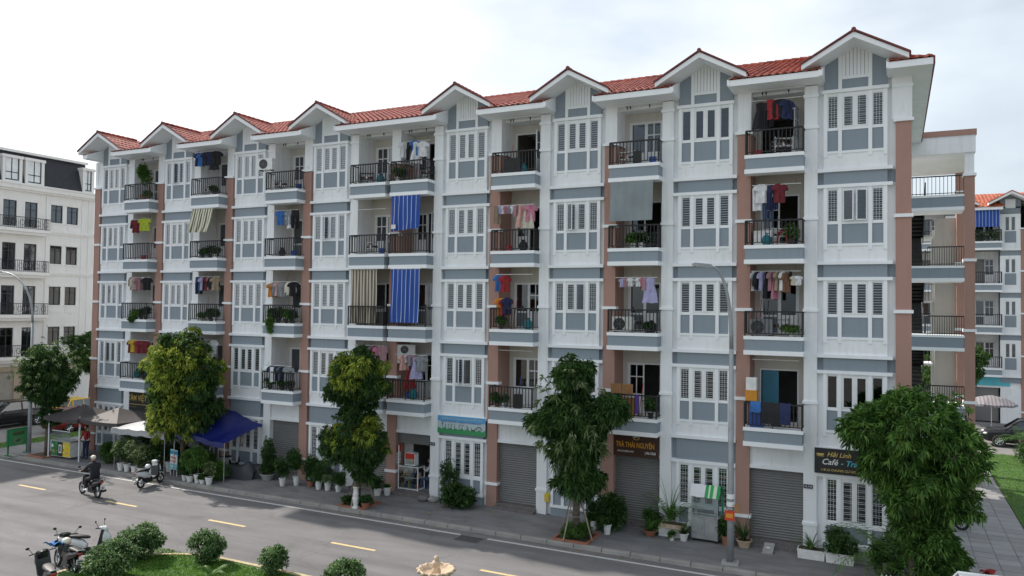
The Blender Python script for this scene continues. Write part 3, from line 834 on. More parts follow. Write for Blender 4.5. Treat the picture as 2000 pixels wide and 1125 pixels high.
# ================================================================== ground, roads, pavements
def ground_mat(name, base, var, scale, rough=0.9, bump=0.25, bscale=60, extra=None, tracks=None):
    m, t, b, o_ = newmat(name); N = t.nodes.new; K = t.links.new
    b.inputs['Roughness'].default_value = rough
    g = N("ShaderNodeNewGeometry")
    n1 = N("ShaderNodeTexNoise"); n1.inputs['Scale'].default_value = scale; n1.inputs['Detail'].default_value = 8; n1.inputs['Roughness'].default_value = 0.6
    mp1 = N("ShaderNodeMapping"); mp1.inputs['Scale'].default_value = (0.45, 1.3, 1)
    K(g.outputs['Position'], mp1.inputs[0]); K(mp1.outputs[0], n1.inputs['Vector'])
    r1 = N("ShaderNodeValToRGB"); e = r1.color_ramp.elements
    e[0].position = 0.30; e[0].color = c4([x*(1-var) for x in base]); e[1].position = 0.72; e[1].color = c4([x*(1+var*0.8) for x in base])
    K(n1.outputs[0], r1.inputs[0])
    n2 = N("ShaderNodeTexNoise"); n2.inputs['Scale'].default_value = bscale; n2.inputs['Detail'].default_value = 2
    K(g.outputs['Position'], n2.inputs['Vector'])
    r2 = N("ShaderNodeMapRange"); r2.inputs[3].default_value = 0.80; r2.inputs[4].default_value = 1.2; K(n2.outputs[0], r2.inputs[0])
    mu = N("ShaderNodeVectorMath"); mu.operation = 'SCALE'; K(r1.outputs[0], mu.inputs[0]); K(r2.outputs[0], mu.inputs['Scale'])
    # darker blotches: oil, repairs, damp
    n3 = N("ShaderNodeTexNoise"); n3.inputs['Scale'].default_value = 0.55; n3.inputs['Detail'].default_value = 6; n3.inputs['Distortion'].default_value = 0.6
    K(g.outputs['Position'], n3.inputs['Vector'])
    r3 = N("ShaderNodeMapRange"); r3.inputs[1].default_value = 0.60; r3.inputs[2].default_value = 0.72; r3.inputs[3].default_value = 1.0; r3.inputs[4].default_value = 0.80; K(n3.outputs[0], r3.inputs[0])
    mu2 = N("ShaderNodeVectorMath"); mu2.operation = 'SCALE'; K(mu.outputs[0], mu2.inputs[0]); K(r3.outputs[0], mu2.inputs['Scale'])
    last = mu2
    if tracks:
        mp2 = N("ShaderNodeMapping"); mp2.inputs['Scale'].default_value = (0.03, 1.5, 1)
        n4 = N("ShaderNodeTexNoise"); n4.inputs['Scale'].default_value = 1.0; n4.inputs['Detail'].default_value = 3; K(g.outputs['Position'], mp2.inputs[0]); K(mp2.outputs[0], n4.inputs['Vector'])
        r4 = N("ShaderNodeMapRange"); r4.inputs[1].default_value = 0.38; r4.inputs[2].default_value = 0.66; r4.inputs[3].default_value = 1.10; r4.inputs[4].default_value = 0.84; K(n4.outputs[0], r4.inputs[0])
        v = N("ShaderNodeTexVoronoi"); v.feature = 'DISTANCE_TO_EDGE'; v.inputs['Scale'].default_value = 0.33; v.inputs['Randomness'].default_value = 1.0
        nd = N("ShaderNodeTexNoise"); nd.inputs['Scale'].default_value = 1.7; nd.inputs['Detail'].default_value = 6
        K(g.outputs['Position'], nd.inputs['Vector']); av = N("ShaderNodeVectorMath"); av.operation = 'MULTIPLY_ADD'; av.inputs[1].default_value = (0.9, 0.9, 0); K(nd.outputs['Color'], av.inputs[0]); K(g.outputs['Position'], av.inputs[2]); K(av.outputs[0], v.inputs['Vector'])
        r5 = N("ShaderNodeMapRange"); r5.inputs[1].default_value = 0.003; r5.inputs[2].default_value = 0.012; r5.inputs[3].default_value = 0.88; r5.inputs[4].default_value = 1.0; K(v.outputs[0], r5.inputs[0])
        ml = N("ShaderNodeMath"); ml.operation = 'MULTIPLY'; K(r4.outputs[0], ml.inputs[0]); K(r5.outputs[0], ml.inputs[1])
        mu3 = N("ShaderNodeVectorMath"); mu3.operation = 'SCALE'; K(mu2.outputs[0], mu3.inputs[0]); K(ml.outputs[0], mu3.inputs['Scale']); last = mu3
    K(last.outputs[0], b.inputs['Base Color'])
    bp = N("ShaderNodeBump"); bp.inputs['Strength'].default_value = bump; bp.inputs['Distance'].default_value = 0.01
    K(n2.outputs[0], bp.inputs['Height']); K(bp.outputs[0], b.inputs['Normal'])
    return m
ground_mat('asphalt', (0.152, 0.148, 0.153), 0.18, 1.1, tracks=True)
ground_mat('asphalt_side', (0.20, 0.19, 0.185), 0.18, 1.0)
ground_mat('pavement_mat', (0.185, 0.182, 0.188), 0.28, 1.6, bump=0.35, bscale=28)
ground_mat('paver_a', (0.27, 0.265, 0.27), 0.14, 1.4, bump=0.2)
ground_mat('paver_b', (0.235, 0.23, 0.235), 0.14, 1.4, bump=0.2)
ground_mat('earth', (0.20, 0.18, 0.15), 0.25, 0.3, bump=0.3)
ground_mat('kerb_mat', (0.26, 0.25, 0.235), 0.25, 2.5)
ground_mat('turf', (0.05, 0.11, 0.018), 0.3, 2.0, bump=0.6, bscale=40)
def wornpaint(name, col):
    m, t, b, o_ = newmat(name); N = t.nodes.new; K = t.links.new
    g = N("ShaderNodeNewGeometry"); n1 = N("ShaderNodeTexNoise"); n1.inputs['Scale'].default_value = 16; n1.inputs['Detail'].default_value = 6; n1.inputs['Roughness'].default_value = 0.7
    K(g.outputs['Position'], n1.inputs['Vector']); r1 = N("ShaderNodeValToRGB"); e = r1.color_ramp.elements
    e[0].position = 0.34; e[0].color = c4([x*0.45+0.08 for x in col]); e[1].position = 0.52; e[1].color = c4(col)
    K(n1.outputs[0], r1.inputs[0]); K(r1.outputs[0], b.inputs['Base Color']); b.inputs['Roughness'].default_value = 0.8
wornpaint('paint_white', (0.55, 0.54, 0.52)); wornpaint('paint_yellow', (0.66, 0.50, 0.25))

m = MB(); m.box(-900, 900, -500, 1300, -3.0, -0.30, 'earth'); struct('ground', m)
m = MB(); m.box(-120, 110, -45, -3.03, -0.28, -0.12, 'asphalt'); struct('road', m)
m = MB(); m.box(-15.0, -6.2, -3.03, 60, -0.27, -0.10, 'asphalt_side'); struct('side_road', m)
m = MB(); m.box(-6.199, 110, 24.75, 33.5, -0.26, -0.055, 'asphalt_side'); struct('rear_road', m)
# pavement slab in front of the block and round its left end
m = MB(); m.box(-4.6, 39.66, -2.86, 12.0, -0.2, 0.0, 'pavement_mat'); m.box(-4.6, 39.6, 12.0, 24.6, -0.2, -0.004, 'pavement_mat'); m.box(-18, -15.0, -40, 60, -0.2, 0.004, 'pavement_mat')
m.box(36, 110, 33.5, 39.2, -0.2, 0.03, 'pavement_mat')
pav = struct('pavement', m)
# joints of the stamped slabs in the nearer part: thin recessed strips are the gaps between raised slabs
def slab_pieces(parent, x0, x1, y0, y1, w, d, z0, z1, mats, name, gap=0.012, jitter=0.004):
    cache = {}
    nx = int(round((x1-x0)/w)); ny = int(round((y1-y0)/d)); w = (x1-x0)/nx; d = (y1-y0)/ny
    for i in range(nx):
        for j in range(ny):
            mt = random.choice(mats); var = random.randrange(3)
            if (mt, var) not in cache:
                b_ = MB(); b_.box(-w/2+gap, w/2-gap, -d/2+gap, d/2-gap, z0, z1+jitter*var/2, mt); cache[(mt, var)] = b_.mesh(name)
            part(name, cache[(mt, var)], parent, (x0+(i+0.5)*w, y0+(j+0.5)*d, 0), rz=0)
m = MB(); m.box(39.67, 43.55, -2.86, 24.6, -0.2, -0.012, 'kerb_mat'); path = struct('path', m)
slab_pieces(path, 39.68, 43.50, -2.80, 24.5, 0.64, 0.62, -0.011, 0.004, ['paver_a', 'paver_b', 'paver_a'], 'paver')
m = MB(); m.box(43.5, 110, -2.86, -0.2, -0.2, 0.0, 'pavement_mat'); struct('pavement_east', m) if False else None
# kerb stones
m = MB(); m.box(-120, 110, -3.10, -2.861, -0.3, -0.118, 'kerb_mat'); kerb = struct('kerb', m)
kb = MB(); kb.prism([(-3.05, -0.12), (-2.862, -0.12), (-2.862, 0.002), (-3.0, 0.002), (-3.03, -0.03)], 0, -0.488, 0.488, 'kerb_mat'); KBM = kb.mesh('kerb_stone')
for i in range(48):
    part('kerb_stone', KBM, kerb, (-4.1+i*1.0, 0, random.uniform(-0.002, 0.003)))
# painted lines, drain grate
m = MB(); m.box(-60, 25.25, -3.62, -3.50, -0.119, -0.1145, 'paint_white'); m.box(26.35, 60, -3.62, -3.50, -0.119, -0.1145, 'paint_white'); struct('edge_line', m)
m = MB(); m.box(0, 1.85, -0.065, 0.065, -0.119, -0.1142, 'paint_yellow'); DM = m.mesh('lane_dash')
lanes = bpy.data.objects.new('lane_marking', None); COL.objects.link(lanes); lanes['kind'] = 'structure'
for i in range(-4, 9): part('lane_dash', DM, lanes, (4.35+i*5.83+(0.0), -6.50, 0))
m = MB(); m.box(-1.2, -0.75, -3.02, -2.9, 0, 0, 'paint_white')
m = MB()
m.box(25.28, 26.32, -4.25, -3.55, -0.119, -0.113, 'step_granite')
for i in range(12): m.box(25.36+i*0.078, 25.39+i*0.078, -4.18, -3.62, -0.113, -0.105, 'tyre')
tg = thing('drain_grate', 'dark iron drain grate set into the road beside the kerb', 'drain grate', (0, 0, 0), mb=m)
m = MB(); m.box(27.6, 27.95, -4.6, -4.25, -0.119, -0.114, 'tyre') if False else None
# lawn on the right
m = MB(); m.box(43.58, 110, -2.86, 24.5, -0.3, 0.0, 'turf'); struct('lawn', m)
m = MB(); m.box(-6.19, -4.62, -2.86, 24, -0.3, 0.0, 'turf'); struct('verge', m)
# roundabout-like planted island in the foreground
def rr(x0, x1, y0, y1, r, n=10):
    pts = []
    for cx, cy, a0 in ((x1-r, y0+r, -90), (x1-r, y1-r, 0), (x0+r, y1-r, 90), (x0+r, y0+r, 180)):
        for i in range(n+1):
            a = radians(a0+90*i/n); pts.append((cx+r*cos(a), cy+r*sin(a)))
    return pts
IS = (16.9, 37.5, -24.0, -9.72)
m = MB(); m.prism(rr(*IS, 3.2), 2, -0.3, -0.10, 'kerb_mat'); m.prism(rr(IS[0]+0.16, IS[1]-0.16, IS[2]+0.16, IS[3]-0.16, 3.05), 2, -0.1, 0.015, 'turf'); isl = struct('island', m)
rim = rr(*IS, 3.2, 14)
m = MB(); wornpaint('kerb_pale', (0.50, 0.42, 0.24))
inner = rr(IS[0]+0.14, IS[1]-0.14, IS[2]+0.14, IS[3]-0.14, 3.06, 14)
for i in range(len(rim)):
    a, b_, c_, d_ = rim[i], rim[(i+1) % len(rim)], inner[(i+1) % len(rim)], inner[i]
    if sqrt((a[0]-b_[0])**2+(a[1]-b_[1])**2) < 0.01: continue
    m.face([(a[0], a[1], 0.035), (b_[0], b_[1], 0.035), (c_[0], c_[1], 0.035), (d_[0], d_[1], 0.035)], 'kerb_pale')
    m.face([(b_[0], b_[1], 0.035), (a[0], a[1], 0.035), (a[0], a[1], -0.1), (b_[0], b_[1], -0.1)], 'kerb_pale')
    m.face([(c_[0], c_[1], -0.05), (d_[0], d_[1], -0.05), (d_[0], d_[1], 0.035), (c_[0], c_[1], 0.035)], 'kerb_pale')
part('island_kerb', m, isl)
def grass(name, label, regions, dens, h, seed=1, mat='grass_blade'):
    rng = np.random.default_rng(seed); V = []; 
    for (x0, x1, y0, y1) in regions:
        n = int((x1-x0)*(y1-y0)*dens)
        x = rng.uniform(x0, x1, n); y = rng.uniform(y0, y1, n); a = rng.uniform(0, 2*np.pi, n); hh = h*rng.uniform(0.5, 1.2, n); w = 0.012+0.008*rng.random(n)
        lx = rng.normal(0, 0.4, n)*hh; ly = rng.normal(0, 0.4, n)*hh
        p0 = np.stack([x-np.cos(a)*w, y-np.sin(a)*w, np.full(n, 0.012)], 1); p1 = np.stack([x+np.cos(a)*w, y+np.sin(a)*w, np.full(n, 0.012)], 1); p2 = np.stack([x+lx, y+ly, hh], 1)
        V.append(np.stack([p0, p1, p2], 1).reshape(-1, 3))
    V = np.concatenate(V); n = len(V)//3
    me = bpy.data.meshes.new(name); me.vertices.add(len(V)); me.vertices.foreach_set('co', V.ravel().astype(np.float32))
    me.loops.add(3*n); me.loops.foreach_set('vertex_index', np.arange(3*n, dtype=np.int32)); me.polygons.add(n); me.polygons.foreach_set('loop_start', np.arange(0, 3*n, 3, dtype=np.int32))
    me.materials.append(MATS[mat]); me.update(calc_edges=True); me.validate()
    o = bpy.data.objects.new(name, me); COL.objects.link(o); o['kind'] = 'stuff'; o['label'] = label; o['category'] = 'grass'
    return o
grass('grass', 'bright short grass on the kerbed island in the foreground', [(17.6, 27.5, -13.5, -9.95)], 900, 0.06, 3)
grass('grass', 'green lawn strip right of the paved path', [(43.6, 52, 3.5, 24.4)], 160, 0.07, 4)
grass('grass', 'small grass verge beside the side street at the left', [(-6.1, -4.65, -2, 8)], 250, 0.07, 5)

# ================================================================== second block of the same kind, behind on the right
b2 = thing('apartment_building', 'matching white and grey block with orange tiled roof behind the lawn at far right', 'building', (0, 0, 0))
Y2 = 39.0; Z2 = -0.05
def unit2(x0, y, awn=False):
    """one unit, x0 = left edge of the balcony; 1.93 balcony then a narrow one-window bay"""
    m = MB(); bw = 1.78; ww = 1.28
    m.box(x0, x0+bw+ww, y+1.2, y+9, 0, 15.7, 'inner_wall')
    m.box(x0+bw, x0+bw+ww, y, y+0.2, 0, 15.4, 'white_plaster') if False else None
    for f in range(1, 5):
        B = BAND[f]-0.02
        m.box(x0+bw, x0+bw+ww, y+0.0, y+0.2, B-1.5, B-1.05, 'white_plaster')
        m.box(x0+bw, x0+bw+ww, y-0.1, y+0.2, B-1.62, B-1.5, 'trim_white')
        m.box(x0+bw, x0+bw+ww, y+0.02, y+0.2, B-2.0, B-1.62, 'blue_plaster')
        m.box(x0+bw, x0+bw+0.28, y, y+0.2, B-1.05, B+1.1, 'white_plaster'); m.box(x0+bw+ww-0.28, x0+bw+ww, y, y+0.2, B-1.05, B+1.1, 'white_plaster')
        m.box(x0+bw+0.28, x0+bw+ww-0.28, y+0.02, y+0.2, B-1.05, B-0.2, 'blue_plaster'); m.box(x0+bw+0.28, x0+bw+ww-0.28, y, y+0.2, B+0.9, B+1.1, 'white_plaster')
        m.box(x0+0.0, x0+0.25, y+1.0, y+1.19, B-1, B+1.5, 'white_plaster'); m.box(x0+1.5, x0+bw, y+1.0, y+1.19, B-1, B+1.5, 'white_plaster'); m.box(x0+0.25, x0+1.5, y+1.0, y+1.19, B+0.9, B+1.5, 'white_plaster')
        m.box(x0-0.0, x0+bw, y, y+1.0, B-1.45, B-0.95, 'white_plaster')
    m.box(x0+bw, x0+bw+ww, y, y+0.2, 14.33+1.05, 15.9, 'blue_plaster')
    part('wall', m, b2)
    for f in range(1, 5):
        B = BAND[f]-0.02
        o = part('balcony', BALC_MESH, b2, (x0+bw/2, y, B)); part('railing', RAIL_MESH, o)
        put_window(b2, x0+bw+0.28, y+0.02, B-0.2, ww-0.56, 1.10, 2, 'plain', None)
        put_door(b2, x0+0.22, y+1.02, B-0.95, 'gc' if f != 3 else 'dc')
    m = MB(); m.box(x0+0.1, x0+bw-0.1, y+0.3, y+0.34, 0.1, 2.6, 'shutter_grey'); part('roller_shutter', m, b2)
    m = MB(); m.box(x0, x0+bw+ww, y+0.1, y+0.29, 2.6, 3.45, 'white_plaster'); m.box(x0+bw, x0+bw+ww, y+0.0, y+0.2, 0, 2.6, 'white_plaster'); part('lintel', m, b2)
def col2(x, y):
    m = MB(); m.box(-0.23, 0.23, 0, 1.0, 0, 14.2, 'brown_plaster'); c_ = part('column', m, b2, (x, y-0.03, 0)); bands(c_)
for i in range(-3, 4):
    x0 = 44.42+i*3.52; unit2(x0, Y2); col2(x0-0.24 if False else x0+3.30, Y2)
RZ = 15.85; EV2 = flat_mb(-0.2, 1.9, -0.8, -0.2, 0, 'trim_white', 1.1).mesh('eave')
for i in range(-3, 4): part('eave', EV2, b2, (44.42+i*3.52, Y2, RZ))
t = MB()
for i in range(-3, 4):
    x0 = 44.42+i*3.52
    corrugated(t, Vector((x0-0.25, Y2-0.85, RZ)), Vector((1, 0, 0)), Vf, Nf, 9, 4, 0.25, 0.335, 'roof_orange')
corrugated(t, Vector((33.6, Y2+0.35, RZ+1.2*SLOPE)), Vector((1, 0, 0)), Vf, Nf, 100, 9, 0.25, 0.335, 'roof_orange')
rf = part('roof', (lambda q: (q.face([(33.6, Y2+0.3, RZ+0.4), (58.6, Y2+0.3, RZ+0.4), (58.6, Y2+3.2, RZ+1.45), (33.6, Y2+3.2, RZ+1.45)], 'tile_edge'), q.face([(33.6, Y2+3.2, RZ+1.45), (58.6, Y2+3.2, RZ+1.45), (58.6, Y2+9, RZ), (33.6, Y2+9, RZ)], 'roof_orange'), q)[2])(MB()), b2)
part('roof_tiles', t, rf, kind='stuff')
for i in range(-3, 4):
    cx = 44.42+i*3.52+1.78+0.64
    g = MB(); hw = 1.45; zt = 16.95; ze = 16.15
    g.prism([(cx-0.66, 15.8), (cx+0.66, 15.8), (cx+0.66, 16.35), (cx, 16.75), (cx-0.66, 16.35)], 1, Y2, Y2+1.5, 'blue_plaster')
    g.box(cx-0.32, cx+0.32, Y2-0.03, Y2-0.002, 15.8, 16.45, 'trim_white')
    for sx in (-1, 1): g.prism([(cx, zt), (cx+sx*hw, ze), (cx+sx*hw, ze-0.16), (cx, zt-0.18)], 1, Y2-0.95, Y2+2.2, 'trim_white')
    for sx in (-1, 1): g.prism([(cx, zt+0.06), (cx+sx*hw, ze+0.06), (cx+sx*hw, ze+0.001), (cx, zt+0.001)], 1, Y2-1.0, Y2+2.4, 'roof_orange')
    part('gable', g, b2)

# ================================================================== white mansard building on the left
wb = thing('mansard_building', 'white terraced building with black mansard roof and wrought iron balconies', 'building', (0, 0, 0))
plaster('stucco', (0.78, 0.765, 0.74), amount=0.30)
simple('mansard_black', (0.022, 0.024, 0.030), 0.5, var=0.25)
simple('shutter_beige', (0.33, 0.30, 0.26), 0.6)
simple('dark_frame', (0.03, 0.028, 0.028), 0.45); simple('dormer_reflection', (0.75, 0.77, 0.78), 0.08, var=0.1)  # dormer panes near white: their bright reflection is put into the colour
XW = -18.0; YE = 12.45
m = MB()
Y0W = -14.0
ROWS = [(14.03, 15.36), (10.9, 12.28), (7.78, 9.17), (4.75, 6.12)]
wins = [(9.0, 9.92), (10.25, 11.17)]
bdoors = [(5.50, 6.45), (7.05, 7.98), (1.9, 2.9), (3.4, 4.4)]
YC = [Y0W+0.0]
# front wall as strips between openings
def wallgrid(m, xs, zs, holes, x, th, mat):
    """wall in the plane X=x built as rectangles leaving the holes free; xs,zs sorted break lines along y and z"""
    for i in range(len(xs)-1):
        for j in range(len(zs)-1):
            cy, cz = (xs[i]+xs[i+1])/2, (zs[j]+zs[j+1])/2
            if any(h[0] < cy < h[1] and h[2] < cz < h[3] for h in holes): continue
            m.box(x-th, x, xs[i], xs[i+1], zs[j], zs[j+1], mat)
holes = []
for (z0, z1) in ROWS:
    for (a, b_) in wins: holes.append((a, b_, z0, z1))
    for (a, b_) in bdoors: holes.append((a, b_, z0-0.72, z1))
xs = sorted(set([Y0W, YE]+[h[0] for h in holes]+[h[1] for h in holes])); zs = sorted(set([3.7, 16.2]+[h[2] for h in holes]+[h[3] for h in holes]))
wallgrid(m, xs, zs, holes, XW, 0.3, 'stucco')
m.box(XW-12, XW-0.3, YE-0.3, YE, 0, 16.2, 'stucco')
m.box(XW-12, XW-0.9, Y0W, YE-0.3, 3.7, 16.2, 'inner_wall')
m.box(XW-0.10, XW+0.05, 12.0, YE+0.05, 3.7, 16.2, 'stucco'); m.box(XW-0.10, XW+0.06, 8.62, 8.80, 3.75, 16.0, 'stucco'); m.box(XW-0.10, XW+0.04, 11.45, 11.6, 3.75, 16.0, 'stucco')
part('wall', m, wb)
m = MB()
m.box(XW-0.3, XW+0.02, Y0W, YE, 0, 3.0, 'tan_stone') if False else None
for (a, b_, mt) in ((Y0W, 3.0, 'tan_stone'), (3.0, 6.6, 'shutter_beige'), (6.6, 7.4, 'tan_stone'), (7.4, 11.0, 'stucco'), (11.0, YE, 'stucco')):
    m.box(XW-0.3, XW-(0.12 if mt == 'shutter_beige' else 0), a, b_, 0, 2.95, mt)
m.box(XW-0.3, XW+0.03, Y0W, YE, 2.95, 3.45, 'tan_stone')
part('base', m, wb)
m = MB()
for z, d, h in ((3.45, 0.18, 0.30), (16.2, 0.42, 0.30), (13.25, 0.16, 0.22), (10.15, 0.12, 0.15)):
    m.box(XW-0.3, XW+d, Y0W, YE+d, z, z+h, 'stucco'); m.box(XW-0.3, XW+d*0.6, Y0W, YE+d*0.6, z-0.14, z, 'stucco')
m.box(XW-0.3, XW+0.5, Y0W, YE+0.5, 16.5, 16.62, 'stucco')
part('cornice', m, wb)
wf = {}
def dark_window(parent, y0, y1, z0, z1, door=False):
    w, h = y1-y0, z1-z0
    key = (round(w, 2), round(h, 2))
    if key not in wf:
        f = MB(); t = 0.06
        f.box(-0.08, 0, 0, w, 0, t, 'dark_frame'); f.box(-0.08, 0, 0, w, h-t, h, 'dark_frame'); f.box(-0.08, 0, 0, t, t, h-t, 'dark_frame'); f.box(-0.08, 0, w-t, w, t, h-t, 'dark_frame')
        f.box(-0.07, -0.005, w/2-0.03, w/2+0.03, t, h-t, 'dark_frame'); f.box(-0.06, -0.01, t, w-t, h*0.72-0.02, h*0.72+0.02, 'dark_frame')
        p_ = MB(); p_.box(-0.045, -0.035, t, w-t, t, h-t, 'window_glass')
        c_ = MB(); c_.grid([[(-0.13+0.02*sin(j*1.9), t+(w-2*t)*j/12, t+(h-2*t)*i) for j in range(13)] for i in (0, 1)], 'curtain_lace')
        wf[key] = (f.mesh('window'), p_.mesh('pane'), c_.mesh('curtain'))
    a, b_, c_ = wf[key]
    o = part('balcony_door' if door else 'window', a, parent, (XW-0.06, y0, z0)); part('pane', b_, o)
    if random.random() < 0.6: part('curtain', c_, o)
for (z0, z1) in ROWS:
    for (a, b_) in wins:
        dark_window(wb, a, b_, z0, z1)
        m = MB(); m.box(XW-0.02, XW+0.06, a-0.08, b_+0.08, z0-0.10, z0-0.02, 'stucco'); part('sill', m, wb); m = MB(); m.box(XW-0.02, XW+0.05, a-0.05, b_+0.05, z1+0.03, z1+0.13, 'stucco'); part('window_hood', m, wb)
        m = MB(); m.box(XW-0.02, XW+0.03, a+0.05, b_-0.05, z0-0.62, z0-0.22, 'stucco'); m.box(XW-0.02, XW+0.045, a+0.15, b_-0.15, z0-0.52, z0-0.32, 'stucco'); part('relief_panel', m, wb)
    for (a, b_) in bdoors: dark_window(wb, a, b_, z0-0.72, z1, True)
    m = MB(); m.box(XW, XW+0.75, 1.4, 8.55, z0-0.95, z0-0.73, 'stucco'); m.box(XW, XW+0.6, 1.5, 8.45, z0-1.15, z0-0.95, 'stucco')
    bo = part('balcony', m, wb)
    r = MB(); zt, zb = z0+0.12, z0-0.70
    r.box(XW+0.68, XW+0.71, 1.42, 8.53, zt-0.04, zt, 'black_metal'); r.box(XW+0.68, XW+0.71, 1.42, 8.53, zb, zb+0.03, 'black_metal')
    r.box(XW, XW+0.7, 8.50, 8.53, zt-0.04, zt, 'black_metal')
    n = 50
    for i in range(n):
        y = 1.45+7.05*i/(n-1); r.box(XW+0.685, XW+0.705, y-0.01, y+0.01, zb, zt, 'black_metal')
    for i in range(12):
        y = 1.8+i*0.58; 
        pts = [(XW+0.71, y+0.17*cos(a_*pi/5), (zt+zb)/2+0.2*sin(a_*pi/5)) for a_ in range(11)]
        r.tube(pts, 0.014, 'black_metal', 4, caps=False)
    for i in range(4): r.box(XW+0.15*i, XW+0.15*i+0.02, 8.505, 8.525, zb, zt, 'black_metal')
    part('railing', r, bo)
# mansard: steep slates with courses, dormers
m = MB(); ZB_, ZT_ = 16.62, 19.05
m.prism([(XW+0.15, ZB_), (XW-0.55, ZT_-0.12), (XW-12, ZT_-0.12), (XW-12, ZB_)], 1, Y0W, YE-0.5, 'mansard_black')
m.prism([(XW+0.15, ZB_), (XW-0.55, ZT_-0.12), (XW-12, ZT_-0.12), (XW-12, ZB_)], 1, YE-0.5, YE-0.49, 'mansard_black')
mo = part('mansard_roof', m, wb)
s_ = MB()
for j in range(15):
    z = ZB_+j*0.152; f0 = (z-ZB_)/(ZT_-0.12-ZB_); f1 = (z+0.17-ZB_)/(ZT_-0.12-ZB_)
    s_.prism([(XW+0.19-0.7*f0, z), (XW+0.165-0.7*f1, z+0.165), (XW+0.10-0.7*f1, z+0.165), (XW+0.10-0.7*f0, z)], 1, Y0W, YE-0.45-0.3*f0*0, 'mansard_black')
part('slate_course', s_, mo, kind='stuff')
m = MB(); m.box(XW-12, XW-0.35, Y0W, YE-0.3, ZT_-0.12, ZT_+0.06, 'stucco'); part('parapet', m, wb)
for (a, b_) in ((5.35, 6.55), (6.98, 8.18), (11.45, 12.2), (2.2, 3.4)):
    m = MB(); z0 = 16.62
    m.box(XW-0.6, XW+0.22, a-0.10, a+0.10, z0, z0+1.75, 'stucco'); m.box(XW-0.6, XW+0.22, b_-0.10, b_+0.10, z0, z0+1.75, 'stucco'); m.box(XW-0.8, XW+0.28, a-0.16, b_+0.16, z0+1.75, z0+1.95, 'stucco'); m.box(XW-0.6, XW+0.2, a+0.1, b_-0.1, z0, z0+0.15, 'stucco')
    d = part('dormer', m, wb)
    f = MB(); f.box(XW+0.08, XW+0.12, (a+b_)/2-0.03, (a+b_)/2+0.03, z0+0.15, z0+1.75, 'dark_frame'); f.box(XW+0.08, XW+0.12, a+0.1, b_-0.1, z0+0.7, z0+0.76, 'dark_frame'); f.box(XW+0.07, XW+0.13, a+0.1, a+0.16, z0+0.15, z0+1.75, 'dark_frame'); f.box(XW+0.07, XW+0.13, b_-0.16, b_-0.1, z0+0.15, z0+1.75, 'dark_frame')
    part('frame', f, d)
    p_ = MB(); p_.box(XW+0.095, XW+0.10, a+0.1, b_-0.1, z0+0.15, z0+1.75, 'dormer_reflection'); part('pane', p_, d)
# ================================================================== foliage generator
def leaves_mesh(name, blobs, n, L_, W_, mat, per=7, droop=0.5, seed=0, shell=0.72, spread=0.9):
    """whorls of folded leaf blades spread through and over a set of ellipsoids"""
    rng = np.random.default_rng(seed)
    blobs = np.array(blobs, float)
    vol = (blobs[:, 3]*blobs[:, 4]*blobs[:, 5])**0.72
    idx = rng.choice(len(blobs), n, p=vol/vol.sum())
    d = rng.normal(size=(n, 3)); d /= np.linalg.norm(d, axis=1, keepdims=True)
    rad = shell+(1.06-shell)*rng.random(n)**0.6
    c = blobs[idx, :3]+d*blobs[idx, 3:6]*rad[:, None]*(1+0.10*rng.normal(size=(n, 1)))
    # drop whorls buried deep inside another ellipsoid
    keep = np.ones(n, bool)
    for b in blobs:
        q = (c-b[:3])/b[3:6]; keep &= (np.sum(q*q, axis=1) > (shell*0.72)**2)
    c = c[keep]; d = d[keep]; n = len(c)
    c = np.repeat(c, per, 0); d0 = np.repeat(d, per, 0); N = n*per
    t = d0*0.55+rng.normal(size=(N, 3))*spread*0.62+np.array([0, 0, 0.12-droop*0.35]); t /= np.linalg.norm(t, axis=1, keepdims=True)
    up = np.array([0, 0, 1.0]); s = np.cross(t, up+0.25*rng.normal(size=(N, 3))); s /= (np.linalg.norm(s, axis=1, keepdims=True)+1e-9)
    l = L_*rng.uniform(0.65, 1.2, (N, 1)); w = W_*rng.uniform(0.75, 1.2, (N, 1))
    c = c+rng.normal(size=(N, 3))*L_*0.12
    p0 = c; mid = c+t*l*0.48; nrm = np.cross(s, t)
    tip = c+t*l*0.95+np.array([0, 0, -1.0])*l*droop*0.55
    a = mid+s*w*0.5+nrm*w*0.12; b_ = mid-s*w*0.5+nrm*w*0.12
    V = np.stack([p0, a, tip, b_], 1).reshape(-1, 3)
    i = np.arange(N)*4
    F = np.stack([i, i+1, i+2, i, i+2, i+3], 1).reshape(-1).astype(np.int32)
    me = bpy.data.meshes.new(name); me.vertices.add(len(V)); me.vertices.foreach_set('co', V.ravel().astype(np.float32))
    me.loops.add(len(F)); me.loops.foreach_set('vertex_index', F); me.polygons.add(len(F)//3); me.polygons.foreach_set('loop_start', np.arange(0, len(F), 3, dtype=np.int32))
    me.materials.append(MATS[mat]); me.update(calc_edges=True)
    return me
SEED = [100]
def nseed(): SEED[0] += 1; return SEED[0]
def blob_cluster(r, h, k=5, seed=0, z0=0.0):
    rng = random.Random(seed); out_ = []
    for i in range(k):
        a = rng.uniform(0, 2*pi); q = r*rng.uniform(0.15, 0.6)
        out_.append((q*cos(a), q*sin(a), z0+h*rng.uniform(0.3, 0.8), r*rng.uniform(0.45, 0.7), r*rng.uniform(0.45, 0.7), h*rng.uniform(0.22, 0.36)))
    return out_
PLM = {}
